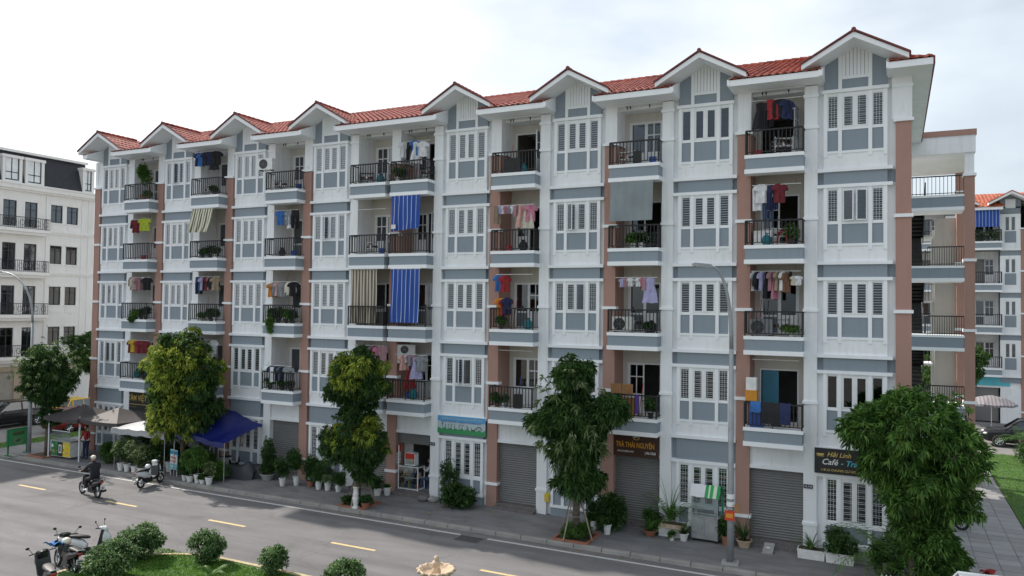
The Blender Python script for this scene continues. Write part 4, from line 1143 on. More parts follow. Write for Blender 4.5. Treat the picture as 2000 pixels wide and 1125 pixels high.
def foliage(kind, r, h, seed):
    """small potted-plant foliage meshes, origin at soil level"""
    if kind == 'bushy': return leaves_mesh('foliage', blob_cluster(r, h, 6, seed), int(170*max(1, r*h*9)), 0.11, 0.042, 'leaf_dark', 5, 0.4, seed, 0.3)
    if kind == 'light': return leaves_mesh('foliage', blob_cluster(r, h, 6, seed), int(150*max(1, r*h*9)), 0.12, 0.05, 'leaf_pale', 5, 0.3, seed, 0.3)
    if kind == 'mid': return leaves_mesh('foliage', blob_cluster(r, h, 6, seed), int(160*max(1, r*h*9)), 0.12, 0.045, 'leaf_mid', 5, 0.4, seed, 0.3)
    if kind == 'spray':       # long strap leaves rising from the centre
        rng = random.Random(seed); m = MB()
        for i in range(46):
            a = rng.uniform(0, 2*pi); e = rng.uniform(0.5, 1.4); l = h*rng.uniform(0.7, 1.15); w = 0.02+0.014*rng.random()
            p = Vector((0, 0, 0)); prev = None; d = Vector((cos(a)*cos(e), sin(a)*cos(e), sin(e))); s_ = Vector((-sin(a), cos(a), 0))
            pts = []
            for j in range(5):
                pts.append((p-s_*w*(1-j/4.5), p+s_*w*(1-j/4.5))); p = p+d*l/4; d = (d+Vector((0, 0, -0.30))).normalized()
            m.grid(pts, 'leaf_mid' if seed % 2 else 'leaf_dark')
        return m.mesh('foliage')
    if kind == 'palm':
        rng = random.Random(seed); m = MB()
        for i in range(13):
            a = 2*pi*i/13+rng.uniform(-0.2, 0.2); e = rng.uniform(0.35, 1.2); l = h*rng.uniform(0.8, 1.1)
            p = Vector((0, 0, 0)); d = Vector((cos(a)*cos(e), sin(a)*cos(e), sin(e))); s_ = Vector((-sin(a), cos(a), 0))
            for j in range(14):
                q = p+d*l/14
                f = sin(pi*min(1, (j+2)/15))*0.34*h*0.55
                for sg in (-1, 1):
                    t_ = q+s_*sg*f+d*f*0.6+Vector((0, 0, -f*0.35)); m.face([q-d*0.012, q+d*0.02, t_], 'leaf_mid')
                m.tube([p, q], 0.006, 'leaf_mid', 3, False)
                p = q; d = (d+Vector((0, 0, -0.075-0.01*j))).normalized()
        return m.mesh('foliage')
def pot_mb(r, h, mat, square=False):
    m = MB()
    if square:
        m.prism([(-r, 0), (r, 0), (r*1.06, h), (-r*1.06, h)], 1, -r*0.55, r*0.55, mat); m.box(-r*0.98, r*0.98, -r*0.48, r*0.48, h-0.01, h+0.004, 'soil')
    else:
        m.lathe([(r*0.66, 0), (r*0.95, h*0.9), (r*1.06, h*0.9), (r*1.06, h), (r*0.92, h), (r*0.90, h*0.93), (0.001, h*0.93)], mat, n=14)
        m.lathe([(r*0.9, h*0.93), (0.001, h*0.95)], 'soil', n=14)
    return m
def potted(label, x, y, z=0.0, pot='pot_white', pr=0.16, ph=0.3, kind='bushy', fr=0.3, fh=0.5, group=None, rz=0.0, square=False, stem=0.0):
    t = thing('potted_plant', label, 'potted plant', (x, y, z), rz, group)
    part('pot', pot_mb(pr, ph, pot, square), t)
    sd = nseed()
    if stem:
        m = MB(); m.tube([(0, 0, ph*0.8), (0.02, 0.01, ph+stem*0.5), (-0.01, 0, ph+stem+0.1)], [0.018, 0.015, 0.01], 'trunk_bark', 5); part('stem', m, t)
    part('foliage', foliage(kind, fr, fh, sd), t, (0, 0, ph*0.9+stem))
    return t
# ================================================================== things on the balconies
CLOTH = {}
COLS = dict(white=(0.70, 0.70, 0.72), black=(0.018, 0.018, 0.022), navy=(0.02, 0.03, 0.09), blue=(0.04, 0.15, 0.42), red=(0.33, 0.03, 0.035), maroon=(0.16, 0.02, 0.03), pink=(0.52, 0.20, 0.28), peach=(0.62, 0.36, 0.32),
            grey=(0.25, 0.26, 0.28), lavender=(0.42, 0.40, 0.62), purple=(0.10, 0.05, 0.30), orange=(0.60, 0.22, 0.03), yellow=(0.55, 0.42, 0.05), lime=(0.38, 0.46, 0.04), tan=(0.34, 0.26, 0.18), cream=(0.62, 0.58, 0.48), denim=(0.07, 0.10, 0.17), teal=(0.03, 0.18, 0.22), brown=(0.20, 0.10, 0.06), green=(0.03, 0.20, 0.06), rose=(0.40, 0.22, 0.25))
for k_, v_ in COLS.items(): simple('cloth_'+k_, v_, 0.9, var=0.18, scale=7)
PROF = dict(
    shirt=[(0, 0.09, 0.09), (-0.03, 0.16, 0.16), (-0.06, 0.24, 0.24), (-0.16, 0.31, 0.31), (-0.24, 0.29, 0.29), (-0.245, 0.19, 0.19), (-0.45, 0.195, 0.2), (-0.66, 0.21, 0.20)],
    sweater=[(0, 0.08, 0.08), (-0.03, 0.2, 0.2), (-0.12, 0.30, 0.30), (-0.35, 0.33, 0.33), (-0.50, 0.33, 0.32), (-0.51, 0.21, 0.21), (-0.62, 0.22, 0.21)],
    vest=[(0, 0.07, 0.07), (-0.05, 0.15, 0.15), (-0.2, 0.15, 0.15), (-0.45, 0.18, 0.18)],
    dress=[(0, 0.09, 0.09), (-0.05, 0.16, 0.16), (-0.25, 0.14, 0.14), (-0.6, 0.24, 0.24), (-0.92, 0.30, 0.28)],
    towel=[(0, 0.22, 0.22), (-0.3, 0.215, 0.22), (-0.7, 0.21, 0.215)],
    sock=[(0, 0.05, 0.05), (-0.14, 0.05, 0.05), (-0.2, 0.045, 0.10), (-0.24, 0.02, 0.10)],
    cap=[(0, 0.10, 0.10), (-0.06, 0.16, 0.16), (-0.16, 0.17, 0.17), (-0.22, 0.12, 0.12)],
    baby=[(0, 0.05, 0.05), (-0.04, 0.14, 0.14), (-0.12, 0.15, 0.15), (-0.125, 0.10, 0.10), (-0.32, 0.11, 0.10)])
def garment_mesh(kind, col, sd):
    key = (kind, col, sd % 3)
    if key in CLOTH: return CLOTH[key]
    m = MB(); mat = 'cloth_'+col; rng = random.Random(sd*7+1)
    def sheet(pr, x0=0.0):
        ph = rng.uniform(0, 6); n = 8
        for side in (-1, 1):
            P_ = []
            for (z, a, b_) in pr:
                row = []
                for j in range(n+1):
                    x = -a+(a+b_)*j/n; e = 0.0 if j in (0, n) else 1.0
                    row.append((x0+x, side*0.02*e+0.032*sin(j*1.7+ph)*min(1, -z*3+0.1)*(1-0.3*side), z-0.012*sin(j*1.3+ph*2)*min(1, -z*2)))
                P_.append(row)
            m.grid(P_, mat)
    if kind == 'trousers':
        sheet([(0, 0.17, 0.17), (-0.12, 0.18, 0.18), (-0.28, 0.19, 0.19)]); sheet([(-0.28, 0.095, 0.09), (-0.85, 0.075, 0.07)], -0.095); sheet([(-0.28, 0.09, 0.095), (-0.85, 0.07, 0.075)], 0.1)
    else: sheet(PROF[kind])
    CLOTH[key] = m.mesh('garment', True); return CLOTH[key]
ORD = ['first', 'second', 'third', 'fourth', 'fifth', 'sixth', 'seventh', 'eighth', 'ninth', 'tenth', 'eleventh', 'twelfth']
STK = ['leftmost stack', 'second stack from left', 'third stack from left', 'left middle stack', 'right middle stack', 'sixth stack from left', 'second stack from right', 'rightmost stack']
FLR = ['', 'first floor', 'second floor', 'third floor', 'top floor']
def bx(k): return sum(R(k, BALC, BALC))/2
def mid_open(k): return sum(R(k, UP1, P-CW))/2
simple('rod_white', (0.62, 0.62, 0.6), 0.4)
def laundry(k, f, items, zr=1.20, y=-0.22, w=1.6, y_slant=0.0):
    """items: (kind, colour, x offset, turn in degrees[, dz])"""
    B = BAND[f]; cx = mid_open(k)
    m = MB(); m.tube([(-w/2, 0, 0), (w/2, 0, 0)], 0.016, 'rod_white', 6)
    for sx in (-0.4, 0.4): m.tube([(sx*w, 0, 0), (sx*w, 0.05, 0.19 if f < 4 else 0.15)], 0.005, 'black_metal', 3, False)
    thing('clothes_rail', 'white clothes rail under the ceiling of the %s balcony, %s' % (FLR[f], STK[k]), 'clothes rail', (cx, y, B+zr), 0, 'clothes rails', m)
    for i, it in enumerate(items):
        kind, col, dx, rz = it[:4]; dz = it[4] if len(it) > 4 else 0.0; dy = it[5] if len(it) > 5 else 0.0
        nm = dict(baby='baby_shirt').get(kind, kind)
        lb = '%s %s hanging %s from left, %s balcony, %s' % (col, nm.replace('_', ' '), ORD[i], FLR[f], STK[k])
        g = thing(nm, lb, 'laundry', (cx+dx, y+dy-0.002*i, B+zr-0.015+dz), radians(rz), 'laundry drying on the balconies', garment_mesh(kind, col, i+k*3+f))
laundry(7, 4, [('towel', 'red', -0.10, 15, 0.02), ('dress', 'black', -0.52, 6, -0.05), ('trousers', 'black', -0.28, 10, -0.08), ('sweater', 'black', 0.12, 0, 0), ('shirt', 'navy', 0.35, 40, -0.05)], zr=0.98, w=1.65)
laundry(7, 3, [('shirt', 'white', -0.48, 8, 0.05), ('trousers', 'navy', -0.12, 5), ('shirt', 'maroon', 0.12, 30, 0.04), ('trousers', 'denim', -0.28, 8, -0.40, 0.1), ('towel', 'white', -0.58, 0, -0.15, 0.1)], zr=1.14)
laundry(7, 2, [('shirt', 'white', -0.70, 68), ('sweater', 'black', -0.58, 70), ('shirt', 'lavender', -0.42, 55), ('dress', 'black', -0.28, 72, 0, 0), ('shirt', 'rose', -0.13, 62), ('dress', 'pink', -0.05, 75, -0.02, 0.05), ('shirt', 'tan', 0.10, 60), ('shirt', 'white', 0.24, 70), ('shirt', 'brown', 0.34, 50, -0.05), ('sock', 'black', 0.48, 20), ('baby', 'cream', 0.60, 15, -0.15), ('baby', 'white', 0.74, 30, -0.15)], zr=1.27)
laundry(5, 2, [('shirt', 'lavender', -0.52, 30, -0.05), ('baby', 'rose', -0.35, 10, -0.05), ('baby', 'white', 0.22, 10), ('baby', 'pink', 0.38, 25), ('dress', 'lavender', 0.58, 5, -0.03), ('baby', 'white', 0.12, 40)] , zr=1.16) if False else None
laundry(6, 2, [('baby', 'lavender', -0.52, 15, -0.02), ('baby', 'rose', -0.35, 30), ('baby', 'white', -0.22, 10), ('baby', 'white', 0.10, 12), ('baby', 'pink', 0.26, 25), ('vest', 'rose', 0.38, 30), ('dress', 'lavender', 0.54, 8)], zr=1.08)
laundry(5, 3, [('baby', 'lavender', -0.70, 20), ('baby', 'white', -0.52, 60), ('baby', 'pink', -0.40, 45), ('baby', 'grey', -0.24, 50), ('baby', 'white', -0.10, 20), ('vest', 'rose', 0.06, 45), ('dress', 'peach', 0.28, 60), ('dress', 'cream', 0.52, 5, -0.02), ('shirt', 'pink', 0.66, 45), ('towel', 'tan', -0.78, 75)], zr=0.88, y=-0.35)
laundry(5, 2, [('shirt', 'blue', -0.62, 20), ('shirt', 'red', -0.40, 55, -0.02), ('shirt', 'orange', -0.56, 15, -0.92), ('shirt', 'red', -0.38, 50, -0.95), ('shirt', 'navy', -0.28, 65, -0.90)], zr=1.22, y=-0.42)
laundry(4, 4, [('sock', 'black', -0.66, 10, -0.20), ('shirt', 'white', -0.50, 60, 0.0), ('trousers', 'black', -0.20, 5, 0.0), ('shirt', 'blue', 0.10, 35, 0.05), ('shirt', 'white', 0.42, 5, -0.02), ('dress', 'white', 0.12, 50, -0.02)], zr=0.76)
laundry(4, 1, [('shirt', 'peach', -0.34, 50), ('baby', 'white', -0.22, 70), ('baby', 'pink', -0.10, 60), ('vest', 'grey', 0.02, 50), ('baby', 'rose', 0.14, 60), ('dress', 'lavender', 0.28, 35, -0.08), ('shirt', 'grey', 0.52, 20), ('dress', 'red', -0.16, 20, -0.55, 0.2)], zr=0.95)
laundry(3, 1, [('shirt', 'black', 0.10, 20), ('shirt', 'grey', 0.25, 40), ('shirt', 'maroon', 0.42, 30), ('shirt', 'pink', 0.58, 40), ('towel', 'rose', 0.74, 5)], zr=1.27)
laundry(2, 3, [('shirt', 'blue', -0.26, 12), ('shirt', 'grey', 0.28, 8), ('shirt', 'white', 0.32, 10, -0.18, 0.05), ('trousers', 'black', 0.62, 30)], zr=1.22)
laundry(2, 2, [('shirt', 'orange', -0.68, 60, -0.05), ('shirt', 'grey', -0.48, 20), ('shirt', 'peach', -0.26, 60), ('shirt', 'grey', -0.08, 25, -0.03), ('sweater', 'cream', 0.40, 8), ('shirt', 'black', 0.62, 60)], zr=0.98)
laundry(2, 1, [('shirt', 'navy', -0.35, 20), ('towel', 'white', -0.22, 40, -0.05), ('shirt', 'black', 0.02, 10), ('shirt', 'denim', 0.24, 25), ('shirt', 'black', 0.44, 50), ('shirt', 'grey', 0.60, 20)], zr=0.18, y=-0.45)
laundry(1, 4, [('shirt', 'navy', -0.62, 10), ('shirt', 'blue', -0.38, 20, -0.02), ('shirt', 'navy', -0.14, 12), ('shirt', 'black', 0.08, 30), ('shirt', 'navy', 0.26, 20), ('dress', 'black', 0.46, 15), ('shirt', 'black', 0.64, 40)], zr=1.22, y=-0.40)
laundry(1, 2, [('trousers', 'navy', -0.58, 35), ('shirt', 'denim', -0.38, 20), ('shirt', 'lavender', -0.22, 50), ('shirt', 'black', -0.06, 20), ('shirt', 'maroon', 0.10, 60), ('shirt', 'rose', 0.24, 30), ('sweater', 'black', 0.42, 25), ('shirt', 'tan', 0.60, 60)], zr=1.24)
laundry(1, 1, [('shirt', 'white', 0.52, 10), ('dress', 'white', 0.40, 40, -0.6)], zr=1.22)
laundry(0, 3, [('vest', 'black', -0.62, 10), ('shirt', 'maroon', -0.36, 30, -0.02), ('shirt', 'lime', 0.12, 12, 0.06), ('shirt', 'lime', 0.42, 8, 0.05)], zr=1.18)
laundry(0, 2, [('vest', 'maroon', -0.62, 20), ('shirt', 'tan', -0.40, 50), ('sweater', 'cream', -0.24, 60), ('shirt', 'rose', -0.08, 60), ('cap', 'white', 0.30, 5), ('shirt', 'black', 0.56, 40)], zr=1.24)
laundry(0, 1, [('shirt', 'maroon', -0.52, 10), ('shirt', 'yellow', -0.26, 45, 0.05), ('shirt', 'red', 0.02, 15), ('shirt', 'maroon', 0.24, 25), ('shirt', 'maroon', 0.52, 30)], zr=1.05)
# empty rails
for (k, f, zr) in ((7, 1, 1.34), (6, 4, 1.12), (5, 1, 1.30), (3, 3, 1.05), (0, 4, 1.30)):
    m = MB(); m.tube([(-0.75, 0, 0), (0.75, 0, 0)], 0.016, 'rod_white', 6)
    thing('clothes_rail', 'empty white clothes rail on the %s balcony, %s' % (FLR[f], STK[k]), 'clothes rail', (mid_open(k), -0.2, BAND[f]+zr), 0, 'clothes rails', m)
# clothes thrown over the railing, rightmost stack first floor
for i, (c_, dx, h) in enumerate((('blue', -0.55, 0.35), ('black', -0.2, 0.7), ('black', 0.1, 0.75), ('navy', 0.4, 0.7))):
    m = MB(); P_ = []
    for z, yy in ((-h, -0.60), (-h*0.5, -0.605), (0.0, -0.575), (0.015, -0.54), (0.0, -0.50), (-h*0.6, -0.49)):
        P_.append([(dx-0.17+0.34*j/6, yy+0.012*sin(j*2.0+i), z-0.085+0.01*sin(j*1.3)) for j in range(7)])
    m.grid(P_, 'cloth_'+c_)
    thing('towel', '%s cloth draped %s from left over the railing of the rightmost first floor balcony' % (c_, ORD[i]), 'laundry', (bx(7), 0, BAND[1]), 0, 'laundry drying on the balconies', m, smooth=True)
# --- awnings and hung tarpaulins
stripes('stripe_blue', [(0, (0.008, 0.055, 0.30)), (0.40, (0.012, 0.075, 0.35)), (0.70, (0.55, 0.62, 0.74)), (0.80, (0.010, 0.06, 0.30))], 0.215)
stripes('stripe_beige', [(0, (0.55, 0.49, 0.38)), (0.44, (0.13, 0.11, 0.09)), (0.97, (0.02, 0.02, 0.02))], 0.165)
stripes('stripe_cream', [(0, (0.62, 0.58, 0.45)), (0.5, (0.10, 0.11, 0.07)), (0.97, (0.3, 0.3, 0.2))], 0.17)
simple('tarp_grey', (0.20, 0.235, 0.25), 0.45, var=0.1, scale=2)
def hung(k, f, mat, label, x0, x1, z0, z1, y0=-0.60, y1=-0.62, lean=0.0, wav=0.028, uneven=0.0):
    m = MB(); P_ = []
    n = 40; nz = 10
    for i in range(nz+1):
        t = i/nz; row = []
        for j in range(n+1):
            s = j/n; x = x0+(x1-x0)*s
            zb = z0+uneven*s
            z = z1+(zb-z1)*t
            row.append((x, y0+(y1-y0)*t+lean*t*t+wav*sin(s*31+2*sin(t*3))*(0.3+t)+0.02*sin(s*7+t*5)*t, z))
        P_.append(row)
    m.grid(P_, mat)
    t_ = thing('awning', label, 'awning', (mid_open(k), 0, BAND[f]), 0, None, None)
    part('cloth', m, t_, smooth=True)
    b_ = MB(); b_.tube([(x0-0.03, y0+0.01, z1+0.01), (x1+0.03, y0+0.01, z1+0.01)], 0.02, 'rod_white', 6); part('rod', b_, t_)
    return t_
hung(4, 3, 'stripe_blue', 'blue and white striped awning pulled aslant on the third floor middle balcony', -0.86, 0.58, -0.02, 1.50, uneven=0.12)
hung(4, 2, 'stripe_blue', 'blue and white striped awning hanging straight on the second floor middle balcony', -0.82, 0.62, -0.78, 1.48, y1=-0.66)
hung(3, 2, 'stripe_beige', 'beige and brown striped awning let down inside the second floor middle railing', -0.84, 0.55, -0.88, 1.48, y0=-0.46, y1=-0.46)
hung(1, 3, 'stripe_cream', 'cream and dark green striped awning half let down on the third floor, second stack', -0.80, 0.66, 0.28, 1.48, y0=-0.55, y1=-0.85, uneven=0.02)
hung(6, 3, 'tarp_grey', 'plain grey tarpaulin blind over the third floor balcony, second stack from right', -0.90, 0.72, 0.04, 1.50, y1=-0.68, wav=0.008)
tg = thing('paper_note', 'small white printed note fixed to the slanting blue striped awning', 'note', (mid_open(4)-0.69, -0.70, BAND[3]+0.17), 0, None, flat_mb(-0.11, 0.11, 0, -0.08, 0.10, 'cloth_white', 0.01))
# --- air conditioners
def ac_unit(label, x, y, z, rz=0.0, dark=False, double=False):
    t = thing('air_conditioner', label, 'air conditioner', (x, y, z), rz, 'outdoor air conditioner units')
    m = MB(); b_ = 'pot_white' if not dark else 'cloth_grey'
    H = 0.54 if not double else 0.80
    m.box(-0.38, 0.38, -0.14, 0.14, 0, H, b_); part('casing', m, t)
    for zc in ([0.27] if not double else [0.21, 0.59]):
        g = MB(); xc = -0.1 if not double else -0.08; rr_ = 0.225 if not double else 0.17
        g.lathe([(rr_, 0), (rr_, -0.012), (0.001, -0.012)], 'black_plastic', n=20, axis=1, c=(xc, -0.142, zc))
        for q in range(3): 
            r2 = rr_*(0.35+0.3*q); pts = [(xc+r2*cos(a*pi/8), -0.162, zc+r2*sin(a*pi/8)) for a in range(17)]; g.tube(pts, 0.005, 'cloth_grey', 3, False)
        for q in range(6): g.tube([(xc, -0.162, zc), (xc+rr_*cos(q*pi/3), -0.162, zc+rr_*sin(q*pi/3))], 0.004, 'cloth_grey', 3, False)
        g.lathe([(0.03, -0.156), (0.03, -0.17), (0.001, -0.17)], 'cloth_grey', n=8, axis=1, c=(xc, 0, zc))
        part('fan_grille', g, t)
    m = MB(); m.box(-0.30, -0.26, -0.16, 0.16, -0.04, 0, 'black_metal'); m.box(0.26, 0.30, -0.16, 0.16, -0.04, 0, 'black_metal'); part('bracket', m, t)
    return t
ac_unit('white air conditioner perched on the railing of the third top floor balcony', bx(2)-0.88, -0.58, BAND[4]+0.0, 0.15)
ac_unit('dark grey fan unit behind the railing of the rightmost second floor balcony', bx(7)-0.42, -0.32, BAND[2]-0.91, 0, True)
ac_unit('pale fan unit behind the railing of the second floor balcony beside the tall lamp', bx(6)-0.42, -0.32, BAND[2]-0.91)
ac_unit('white double fan unit high on the wall of the first floor middle balcony', mid_open(4)-0.55, 0.25, BAND[1]+0.55, 0.5, False, True)
# --- small clutter on balcony floors
def stool(label, x, y, z, mat):
    m = MB(); m.box(-0.16, 0.16, -0.16, 0.16, 0.42, 0.46, mat)
    for sx in (-1, 1):
        for sy in (-1, 1): m.tube([(sx*0.13, sy*0.13, 0.42), (sx*0.17, sy*0.17, 0)], 0.02, mat, 4)
    thing('stool', label, 'stool', (x, y, z), 0.2, None, m)
def boxy(name, label, cat, x, y, z, w, d, h, mat, rz=0.0):
    m = MB(); m.box(-w/2, w/2, -d/2, d/2, 0, h, mat); m.box(-w/2-0.008, w/2+0.008, -d/2-0.008, d/2+0.008, h-0.05, h-0.03, mat)
    m.box(-w*0.2, w*0.2, -d/2-0.012, -d/2, h*0.3, h*0.6, mat)
    return thing(name, label, cat, (x, y, z), rz, None, m)
simple('cardboard', (0.33, 0.17, 0.07), 0.85, var=0.15); simple('plastic_red', (0.38, 0.02, 0.03), 0.4); simple('plastic_blue', (0.02, 0.08, 0.35), 0.4); simple('plastic_orange', (0.6, 0.25, 0.02), 0.5)
boxy('washing_machine', 'white washing machine on the rightmost third floor balcony', 'washing machine', bx(7)-0.45, 0.35, BAND[3]-0.95, 0.6, 0.55, 0.55, 'pot_white')
boxy('storage_box', 'white storage box on top of an orange one, rightmost first floor balcony', 'box', bx(7)-0.72, -0.33, BAND[1]+0.30, 0.34, 0.3, 0.42, 'pot_white')
boxy('storage_box', 'orange storage box stacked under the white one, rightmost first floor balcony', 'box', bx(7)-0.72, -0.33, BAND[1]-0.06, 0.38, 0.32, 0.36, 'plastic_orange')
boxy('storage_box', 'blue plastic crate at the left end of the rightmost first floor balcony', 'box', bx(7)-0.55, -0.30, BAND[1]-0.95, 0.42, 0.34, 0.50, 'plastic_blue')
boxy('washing_machine', 'grey appliance by the railing of the second top floor balcony from right', 'appliance', bx(6)+0.05, -0.25, BAND[4]-0.95, 0.26, 0.26, 0.5, 'black_plastic')
for i in range(2): boxy('cardboard_sheet', ['brown cardboard panel at the left on the railing near the tree, first floor', 'brown cardboard panel right of its twin above the railing, first floor'][i], 'cardboard', bx(6)-0.62+i*0.44, -0.45, BAND[1]-0.10, 0.40, 0.03, 0.36, 'cardboard')
boxy('cardboard_sheet', 'large brown board leaning inside the first floor railing beside the tree', 'board', bx(6)-0.30, -0.42, BAND[1]-0.95, 0.75, 0.03, 0.72, 'cardboard')
m = MB(); m.grid([[(-0.06+0.12*j/4, 0.01*sin(j*2), -0.7*i/3) for j in range(5)] for i in range(4)], 'cloth_purple')
thing('towel', 'purple cloth over the railing beside the brown board, first floor', 'laundry', (bx(6)+0.22, -0.60, BAND[1]-0.08), 0, None, m)
boxy('speaker_box', 'black box standing by the railing of the first floor balcony left of the big tree', 'box', bx(5)+0.22, -0.3, BAND[1]-0.95, 0.28, 0.25, 0.55, 'black_plastic')
boxy('cabinet', 'dark cabinet behind the railing of the sixth top floor balcony', 'cabinet', bx(5)-0.15, -0.2, BAND[4]-0.95, 0.7, 0.3, 0.62, 'black_plastic')
boxy('cabinet', 'dark low cabinet inside the beige striped awning balcony, second floor middle', 'cabinet', bx(3)+0.62, -0.2, BAND[2]-0.95, 0.4, 0.3, 0.6, 'black_plastic')
stool('red plastic stool on the rightmost third floor balcony', bx(7)+0.25, -0.3, BAND[3]-0.95, 'plastic_red')
# bicycle wheel on the top right balcony
def wheel_ring(r, t, mat, n=20, seg=5):
    m = MB(); pts = [(r*cos(2*pi*i/n), 0, r*sin(2*pi*i/n)) for i in range(n+1)]; m.tube(pts, t, mat, seg, False); return m
tw = thing('bicycle', 'bicycle seen end on behind the rightmost top floor railing', 'bicycle', (bx(7)+0.10, -0.30, BAND[4]-0.66), 0.4)
w_ = wheel_ring(0.25, 0.018, 'black_plastic')
for q in range(10): w_.tube([(0, 0, 0), (0.24*cos(q*pi/5), 0, 0.24*sin(q*pi/5))], 0.004, 'chrome', 3, False)
part('wheel', w_, tw); m = MB(); m.tube([(0, 0, 0), (0.05, 0.05, 0.35), (0.05, 0.1, 0.62)], 0.016, 'black_plastic', 5); m.tube([(-0.18, 0.1, 0.62), (0.28, 0.1, 0.62)], 0.014, 'black_plastic', 5); part('fork', m, tw)
# ceiling bulbs and cable rods at the rails
for (k, f) in ((7, 4), (7, 3), (6, 4), (6, 2), (5, 4), (4, 4), (3, 4), (3, 3), (2, 4), (0, 4), (5, 3)):
    m = MB()
    for dx in (-0.42, -0.30, 0.45): m.tube([(dx, 0, 0.0), (dx, 0, -0.05)], 0.03, 'black_plastic', 6); m.tube([(dx, 0, -0.05), (dx+0.01, 0, -0.12)], [0.022, 0.012], 'black_plastic', 6)
    thing('hoist_pulley', 'black clothes hoist pulleys under the ceiling of the %s balcony, %s' % (FLR[f], STK[k]), 'pulley', (mid_open(k)-0.1, 0.15, BAND[f]+(1.65 if f < 4 else 1.36)), 0, 'ceiling pulleys', m)
# plants on balconies
BP = [(7, 3, 0.55, 'mid', 0.25, 0.45, 'pot_black'), (6, 3, -0.05, 'mid', 0.28, 0.45, 'pot_white'), (6, 3, 0.25, 'bushy', 0.25, 0.42, 'pot_white'), (6, 3, 0.6, 'spray', 0.2, 0.45, 'pot_black'), (6, 1, 0.66, 'bushy', 0.28, 0.55, 'pot_black'),
      (5, 1, -0.7, 'bushy', 0.25, 0.42, 'pot_terracotta'), (5, 1, -0.42, 'light', 0.2, 0.3, 'pot_white'), (5, 2, -0.55, 'mid', 0.2, 0.3, 'pot_black'), (4, 4, -0.72, 'mid', 0.22, 0.4, 'pot_white'), (4, 4, -0.45, 'bushy', 0.2, 0.35, 'pot_black'),
      (2, 2, -0.62, 'mid', 0.28, 0.5, 'pot_black'), (2, 2, -0.2, 'bushy', 0.32, 0.5, 'pot_black'), (2, 2, 0.25, 'mid', 0.3, 0.45, 'pot_black'), (2, 2, 0.62, 'bushy', 0.28, 0.45, 'pot_black'), (2, 1, -0.65, 'mid', 0.2, 0.3, 'pot_black'), (2, 1, 0.1, 'bushy', 0.22, 0.35, 'pot_black'), (2, 1, 0.6, 'bushy', 0.22, 0.4, 'pot_black'),
      (1, 3, -0.3, 'bushy', 0.25, 0.3, 'pot_black'), (1, 3, 0.2, 'bushy', 0.28, 0.38, 'pot_black'), (1, 3, 0.55, 'bushy', 0.25, 0.4, 'pot_white'), (1, 2, -0.3, 'mid', 0.2, 0.2, 'pot_white'), (1, 2, 0.35, 'bushy', 0.26, 0.5, 'pot_black'), (1, 2, 0.65, 'mid', 0.2, 0.4, 'pot_white'),
      (0, 2, -0.1, 'mid', 0.3, 0.28, 'pot_black'), (0, 2, 0.3, 'mid', 0.32, 0.32, 'pot_black'), (0, 2, 0.62, 'bushy', 0.28, 0.5, 'pot_black'), (0, 1, 0.6, 'bushy', 0.35, 0.6, 'pot_black'), (0, 4, 0.55, 'mid', 0.22, 0.25, 'pot_terracotta'), (1, 4, 0.4, 'bushy', 0.2, 0.3, 'pot_black'), (7, 2, 0.55, 'mid', 0.3, 0.16, 'pot_white'), (6, 2, 0.5, 'bushy', 0.22, 0.2, 'pot_black')]
cnt = {}
PC = dict(pot_black='black', pot_white='white', pot_terracotta='terracotta')
KD = dict(bushy='dark bushy', mid='green leafy', light='pale leafy', spray='strap leaved')
for (k, f, dx, kd, fr, fh, pt) in BP:
    cnt[(k, f)] = cnt.get((k, f), 0)+1
    potted('%s plant in %s pot, %s on the %s balcony, %s' % (KD[kd], PC[pt], ORD[cnt[(k, f)]-1], FLR[f], STK[k]), bx(k)+dx, -0.33, BAND[f]-0.95, pt, 0.11, 0.2, kd, fr, fh, 'plants on the balconies')
potted('tall slender tree in a red pot on the leftmost top floor balcony', bx(0)+0.15, -0.25, BAND[4]-0.95, 'pot_terracotta', 0.17, 0.30, 'mid', 0.38, 1.0, 'plants on the balconies', stem=0.55)
# trailing vine spilling below the third stack's second floor balcony and the leftmost one
for (k, f, dx, z0, lb) in ((2, 2, -0.45, -1.05, 'bright trailing vine spilling over the second floor balcony, third stack'), (0, 2, -0.1, -0.98, 'small trailing vine spilling over the second floor balcony, leftmost stack')):
    thing('trailing_vine', lb, 'plant', (bx(k)+dx, -0.62, BAND[f]+z0), 0, None, leaves_mesh('trailing_vine', [(0, 0, 0.15, 0.28, 0.08, 0.2), (0.02, -0.03, -0.12, 0.12, 0.06, 0.25)] if k else [(0, 0, 0.1, 0.3, 0.08, 0.16), (0, 0, 0, 0.12, 0.05, 0.12)], 220 if k else 120, 0.09, 0.045, 'leaf_mid', 5, 0.5, 77+k, 0.2))
# flowers on the column cap left of the middle
t_ = thing('flower_pot', 'pink flowers in a low bowl on top of the fourth brown column', 'flower pot', (3*P, 0.15, BAND[4]))
part('pot', pot_mb(0.14, 0.08, 'pot_white'), t_)
m = MB(); rng_ = random.Random(4)
for i in range(22): a = rng_.uniform(0, 6.3); q = rng_.uniform(0, 0.15); m.ellip((q*cos(a), q*sin(a), 0.10+rng_.uniform(0, 0.05)), (0.03, 0.03, 0.025), 'cloth_pink' if i % 3 else 'cloth_purple', 5, 3)
part('flowers', m, t_)
